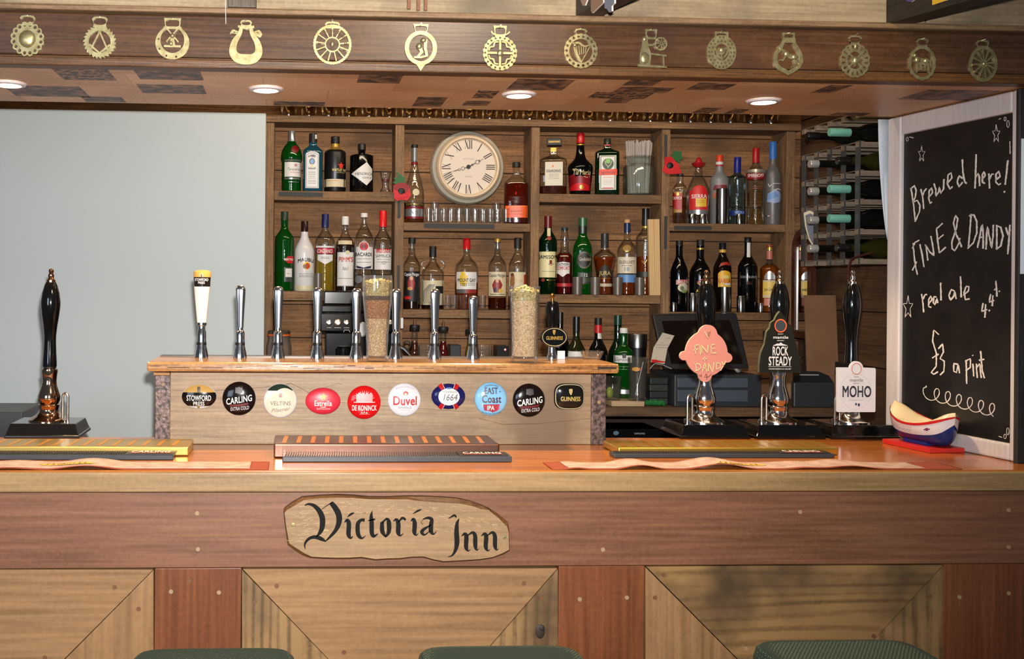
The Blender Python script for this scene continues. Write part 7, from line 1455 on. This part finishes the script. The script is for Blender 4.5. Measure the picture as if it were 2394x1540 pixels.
# ---------------------------------------------------------------- bits on the bulkhead
mb = MB(); p0, p1 = P(528, 56, YB - .022), P(527, 0, YB - .022); mb.tube([p0, p1, p1 + Vector((0, 0, .3))], .0009, C(200, 204, 208, .5), 6); tag(mb.build('string'), 'thin pale string hanging down the bulkhead', 'string')
for k, (x, y1_) in enumerate(((956, 21), (978, 24), (995, 24))):
    a, b = P(x - 4, y1_, YB - .002), P(x + 4, y1_, YB - .002); mb = MB(); mb.box(a.x, b.x, YB - .004, YB + .0035, a.z, a.z + .12, wood('rusty_strip', (96, 52, 32), (140, 84, 56), 'Z', 8)); tag(mb.build('rusty_strip', bevel=.001), 'narrow rust-brown strip on the pale bulkhead, %s of three' % ('left', 'middle', 'right')[k], 'strip', 'rusty strips on the bulkhead')
for pts, col, yy, lb in (([(1361, -30), (1376, -30), (1376, 0), (1371, 13), (1366, 14), (1361, 2)], C(150, 118, 100, .4), 2.50, 'small shield plate on the middle joist, left of three'), ([(1385, -30), (1414, -30), (1414, 6), (1388, 31), (1385, 26)], C(134, 104, 84, .4), 2.47, 'five-sided plate with pale edge on the middle joist, centre of three'), ([(1417, -30), (1441, -30), (1440, 8), (1434, 14), (1434, 26), (1428, 29), (1420, 18), (1417, 20)], C(110, 116, 136, .4), 2.44, 'ragged blue-grey plate on the middle joist, right of three'),
                     ([(2183, -30), (2222, -30), (2216, 1), (2183, 12)], C(226, 180, 50, .5), 2.40, 'yellow card stuck on the right-hand joist'), ([(2118, -30), (2142, -30), (2140, 0), (2134, 5), (2122, 3)], C(90, 70, 120, .4), 2.44, 'purple round-bottomed plate on the right-hand joist')):
    # fixed flat to the left-hand face of the joist
    fx = (1345, 40) if pts[0][0] < 2000 else (2070, 58); A0 = P(*fx, YB); nrm = Vector((dj.y, -dj.x, 0)).normalized(); nrm = -nrm if nrm.x > 0 else nrm
    def onface(px, py, off):
        d = ray(px, py); t = (A0 + nrm * off - CAM).dot(nrm) / d.dot(nrm); return CAM + d * t
    mb = MB(); f_ = [onface(x, y, .0008) for x, y in pts]; mb.prism([p_ + nrm * .004 for p_ in f_], -nrm * .004, col, C(206, 196, 186, .4)); tag(mb.build('joist_plate'), lb, 'plate')

# ================================================================ THE CARVED SIGN
YG = YF - .022; G = lambda L: [(600 + q[0] / 3.42, 1080 + q[1] / 3.42) for q in L]
outer = G([(213, 390), (222, 372), (290, 322), (365, 282), (500, 272), (640, 265), (760, 270), (900, 283), (1050, 284), (1200, 278), (1350, 280), (1500, 287), (1620, 298), (1710, 318), (1800, 348), (1870, 378), (1950, 430), (2025, 490), (2034, 560), (2040, 712), (1990, 742), (1900, 775), (1800, 790), (1700, 797), (1500, 806), (1420, 790), (1340, 768), (1250, 768), (1150, 780), (1050, 782), (950, 788), (840, 770), (740, 776), (640, 776), (520, 772), (430, 766), (370, 744), (300, 700), (250, 662), (228, 520)])
inner = G([(222, 402), (240, 382), (310, 340), (375, 302), (500, 288), (640, 283), (760, 284), (900, 296), (1050, 297), (1200, 298), (1350, 316), (1500, 326), (1640, 334), (1740, 356), (1800, 378), (1860, 384), (1940, 448), (2012, 518), (2026, 570), (2030, 704), (1980, 730), (1900, 762), (1800, 777), (1700, 784), (1500, 793), (1420, 778), (1340, 755), (1250, 755), (1150, 766), (1050, 768), (950, 774), (840, 755), (740, 760), (640, 761), (520, 757), (440, 751), (390, 728), (320, 684), (262, 646), (238, 520)])
cxs, cys = 930, 1235; su, sv = scale(cxs, YG); c = P(cxs, cys, YG)
sg = thing('carved_sign', 'pale oak plaque with waney bark edges and carved blackletter inn name', 'sign', Vector((c.x, YG, c.z)))
f2 = lambda L: [((x - cxs) * su, (cys - y) * sv) for x, y in L]
W_SIGN = wood('sign_oak', (126, 96, 66), (160, 128, 92), 'X', 4, .45, .12); W_BARK = wood('bark_edge', (70, 40, 18), (124, 80, 36), 'X', 12, .6, .4)
mb = MB(); o_, i_ = f2(outer), f2(inner); n = len(o_)
v = [Vector((c.x + a, YF - .0008, c.z + b)) for a, b in o_] + [Vector((c.x + a, YG + .006, c.z + b)) for a, b in o_] + [Vector((c.x + a, YG, c.z + b)) for a, b in i_]
mb.add(v, [(k * n + i, k * n + (i + 1) % n, (k + 1) * n + (i + 1) % n, (k + 1) * n + i) for k in (0, 1) for i in range(n)], W_BARK); mb.build('bark_edge', sg)
mb = MB(); mb.plate([i_], lambda a, b, d: Vector((c.x + a, YG + d, c.z + b)), .020, W_SIGN)
FL = C(184, 156, 114, .35); A = Art(mb, flatmap(Vector((c.x, YG, c.z)), Vector((1, 0, 0)), Vector((0, 0, 1)), Vector((0, -1, 0)), .0002, .0002), cxs, cys, su, sv)
random.seed(3)
for k in range(150):      # silvery ray-fleck of quarter-sawn oak
    x, y = (random.uniform(240, 560), random.uniform(330, 640)) if k < 70 else ((random.uniform(560, 1250), random.uniform(310, 440)) if k < 100 else (random.uniform(1200, 1960), random.uniform(340, 560)))
    if (x > 1700 and y < 400 + (x - 1700) * .45) or (x < 330 and y < 420): continue
    sl = (.25 if k >= 100 else -.15) + random.uniform(-.15, .15); L = random.uniform(16, 52); A.line(G([(x, y, 1), (x + L * .5, y + sl * L * .5 + 2), (x + L, y + sl * L)]), random.uniform(.6, 1.1), FL, 1)
plaque = mb.build('oak_plaque', sg)
mb = MB(); A = Art(mb, flatmap(Vector((c.x, YG, c.z)), Vector((1, 0, 0)), Vector((0, 0, 1)), Vector((0, -1, 0)), .0002, .0003), cxs, cys, su, sv); INK = C(12, 9, 6, .95)
def pen(L, sh=0):
    q = [(600 + (x + sh) / 3.42, 1080 + y / 3.42, w / 3.42) for x, y, w in L]; out = []
    for i in range(len(q) - 1):       # smooth it
        p0, p1, p2, p3 = q[max(i - 1, 0)], q[i], q[i + 1], q[min(i + 2, len(q) - 1)]
        for k in range(5):
            t = k / 5; out.append(tuple(.5 * (2 * p1[j] + (p2[j] - p0[j]) * t + (2 * p0[j] - 5 * p1[j] + 4 * p2[j] - p3[j]) * t * t + (3 * p1[j] - p0[j] - 3 * p2[j] + p3[j]) * t ** 3) for j in range(3)))
    out.append(q[-1]); A.line([(x, y, max(w * 1.18, .8)) for x, y, w in out], 1, INK, 3)
for L in ([(382, 345, 6), (410, 333, 14), (455, 345, 24), (500, 390, 34), (524, 450, 38), (522, 520, 34), (502, 565, 22), (476, 592, 6)], [(520, 372, 4), (560, 345, 5), (602, 318, 8)], [(592, 322, 30), (630, 370, 38), (656, 425, 40), (655, 485, 36), (632, 540, 26), (590, 590, 18), (548, 632, 6)],
          [(552, 630, 8), (520, 612, 26), (480, 597, 26), (440, 598, 22), (405, 620, 18), (385, 655, 12), (390, 692, 3)], [(700, 480, 5), (722, 462, 22), (736, 492, 30), (734, 575, 30), (752, 605, 14), (768, 590, 4)], [(724, 436, 5), (755, 412, 16), (780, 402, 3)],
          [(862, 462, 22), (832, 462, 20), (808, 492, 28), (808, 560, 30), (822, 594, 24), (845, 606, 12), (870, 586, 3)], [(922, 388, 3), (914, 430, 22), (918, 480, 30), (920, 560, 30), (936, 590, 22), (970, 570, 4)], [(888, 466, 6), (946, 455, 12)], [(1002, 478, 24), (1004, 550, 30), (1032, 597, 10)], [(1042, 448, 14), (1056, 480, 30), (1056, 555, 28), (1030, 597, 10)], [(1002, 482, 14), (1042, 446, 12)],
          [(1092, 472, 5), (1115, 458, 20), (1132, 490, 30), (1132, 560, 30), (1150, 586, 12), (1174, 568, 3)], [(1134, 480, 6), (1164, 446, 18), (1192, 462, 14)], [(1232, 472, 5), (1252, 455, 20), (1264, 490, 30), (1262, 560, 28), (1278, 583, 10), (1294, 568, 3)], [(1250, 412, 4), (1290, 388, 14), (1320, 378, 3)],
          [(1330, 456, 5), (1370, 445, 18), (1400, 458, 24), (1396, 500, 30), (1396, 550, 30), (1416, 576, 12), (1440, 552, 3)], [(1396, 502, 6), (1340, 535, 20), (1322, 560, 24), (1345, 581, 12), (1392, 545, 4)], [(1342, 450, 4), (1316, 478, 3), (1330, 498, 4)],
          [(1536, 452, 4), (1582, 426, 16), (1598, 442, 10)], [(1622, 452, 4), (1606, 490, 22), (1602, 560, 32), (1606, 640, 34), (1596, 700, 24), (1570, 745, 12), (1532, 760, 3)],
          [(1643, 592, 5), (1668, 574, 20), (1682, 600, 30), (1680, 680, 28), (1698, 711, 10), (1716, 698, 3)], [(1690, 590, 6), (1730, 564, 18), (1752, 590, 28), (1755, 670, 28), (1768, 705, 10), (1786, 690, 3)]): pen(L)
for L in ([(1643, 592, 5), (1668, 574, 20), (1682, 600, 30), (1680, 680, 28), (1698, 711, 10), (1716, 698, 3)], [(1690, 590, 6), (1730, 564, 18), (1752, 590, 28), (1755, 670, 28), (1768, 705, 10), (1786, 690, 3)]): pen(L, 160)
mb.build('carved_lettering', plaque, loc=(0, 0, 0))
for x, y in ((685, 1226), (1179, 1255)): s3 = P(x, y, YG); mb = MB(); mb.lathe((s3.x, YG - .0002, s3.z), [(.0052, 0), (.0048, .0012), (.002, .0014)], M_BRASS, 16, axis=AX); mb.build('brass_screw', sg)

# ================================================================ BAR STOOLS
def tweed():
    mt, n, l, p = newmat('green_tweed'); tc = n.new('ShaderNodeTexCoord'); mp = n.new('ShaderNodeMapping'); mp.inputs['Rotation'].default_value = (0, 0, .6); l.new(tc.outputs['Object'], mp.inputs[0])
    ck_ = n.new('ShaderNodeTexVoronoi'); ck_.inputs['Scale'].default_value = 150; ck_.inputs['Randomness'].default_value = .15; l.new(mp.outputs[0], ck_.inputs[0])
    cr = n.new('ShaderNodeValToRGB'); cr.color_ramp.elements[0].position = .22; cr.color_ramp.elements[1].position = .36; cr.color_ramp.elements[0].color = rgb(84, 96, 78); cr.color_ramp.elements[1].color = rgb(14, 40, 33)
    l.new(ck_.outputs['Distance'], cr.inputs[0]); l.new(cr.outputs[0], p.inputs['Base Color']); p.inputs['Roughness'].default_value = .9; return mt
M_TW = tweed(); W_LEG = wood('stool_leg_timber', (60, 36, 22), (104, 66, 42), 'Z', 5, .4)
def stool(label, px0, px1, ytop):
    Yc = 2.02; zt_ = .772; a, b = P(px0, 1530, 2.16).x, P(px1, 1530, 2.16).x; xc = (a + b) / 2; hw = (b - a) / 2
    # raise the seat so its far top edge meets the photo line
    zt_ = P((px0 + px1) / 2, ytop, Yc + .12).z; c = Vector((xc, Yc, 0))
    rt = thing('bar_stool', label, 'bar stool', c, 'bar stools in front of the bar')
    prof = [(hw * .9, zt_ - .075), (hw, zt_ - .06), (hw * 1.01, zt_ - .03), (hw * .985, zt_ - .010), (hw * .94, zt_ - .002), (hw * .8, zt_ + .001), (0.001, zt_ + .002)]
    mb = MB(); mb.lathe((xc, Yc, 0), prof, M_TW, 64, p=7, dy=.92, caps=False); mb.build('padded_seat', rt)
    mb = MB(); mb.box(xc - hw * .85, xc + hw * .85, Yc - hw * .8, Yc + hw * .8, zt_ - .11, zt_ - .074, W_LEG); mb.build('seat_frame', rt, bevel=.004)
    for sx in (-1, 1):
        for sy in (-1, 1): mb = MB(); mb.tube([(xc + sx * hw * .7, Yc + sy * hw * .65, zt_ - .11), (xc + sx * hw * .95, Yc + sy * hw * .9, 0.0005)], [.02, .016], W_LEG, 12); mb.build('leg', rt)
    for sx in (-1, 1): mb = MB(); k = hw * .87; mb.tube([(xc + sx * k, Yc - hw * .8, .26), (xc + sx * k, Yc + hw * .8, .26)], .011, W_LEG, 10); mb.build('stretcher', rt)
    for sy in (-1, 1): mb = MB(); mb.tube([(xc - hw * .87, Yc + sy * hw * .80, .30), (xc + hw * .87, Yc + sy * hw * .80, .30)], .011, W_LEG, 10); mb.build('stretcher', rt)
stool('green tweed bar stool left of the carved sign', 312, 692, 1522); stool('green tweed bar stool below the right half of the carved sign', 970, 1352, 1518); stool('green tweed bar stool at the right below the white square clip', 1752, 2134, 1506)
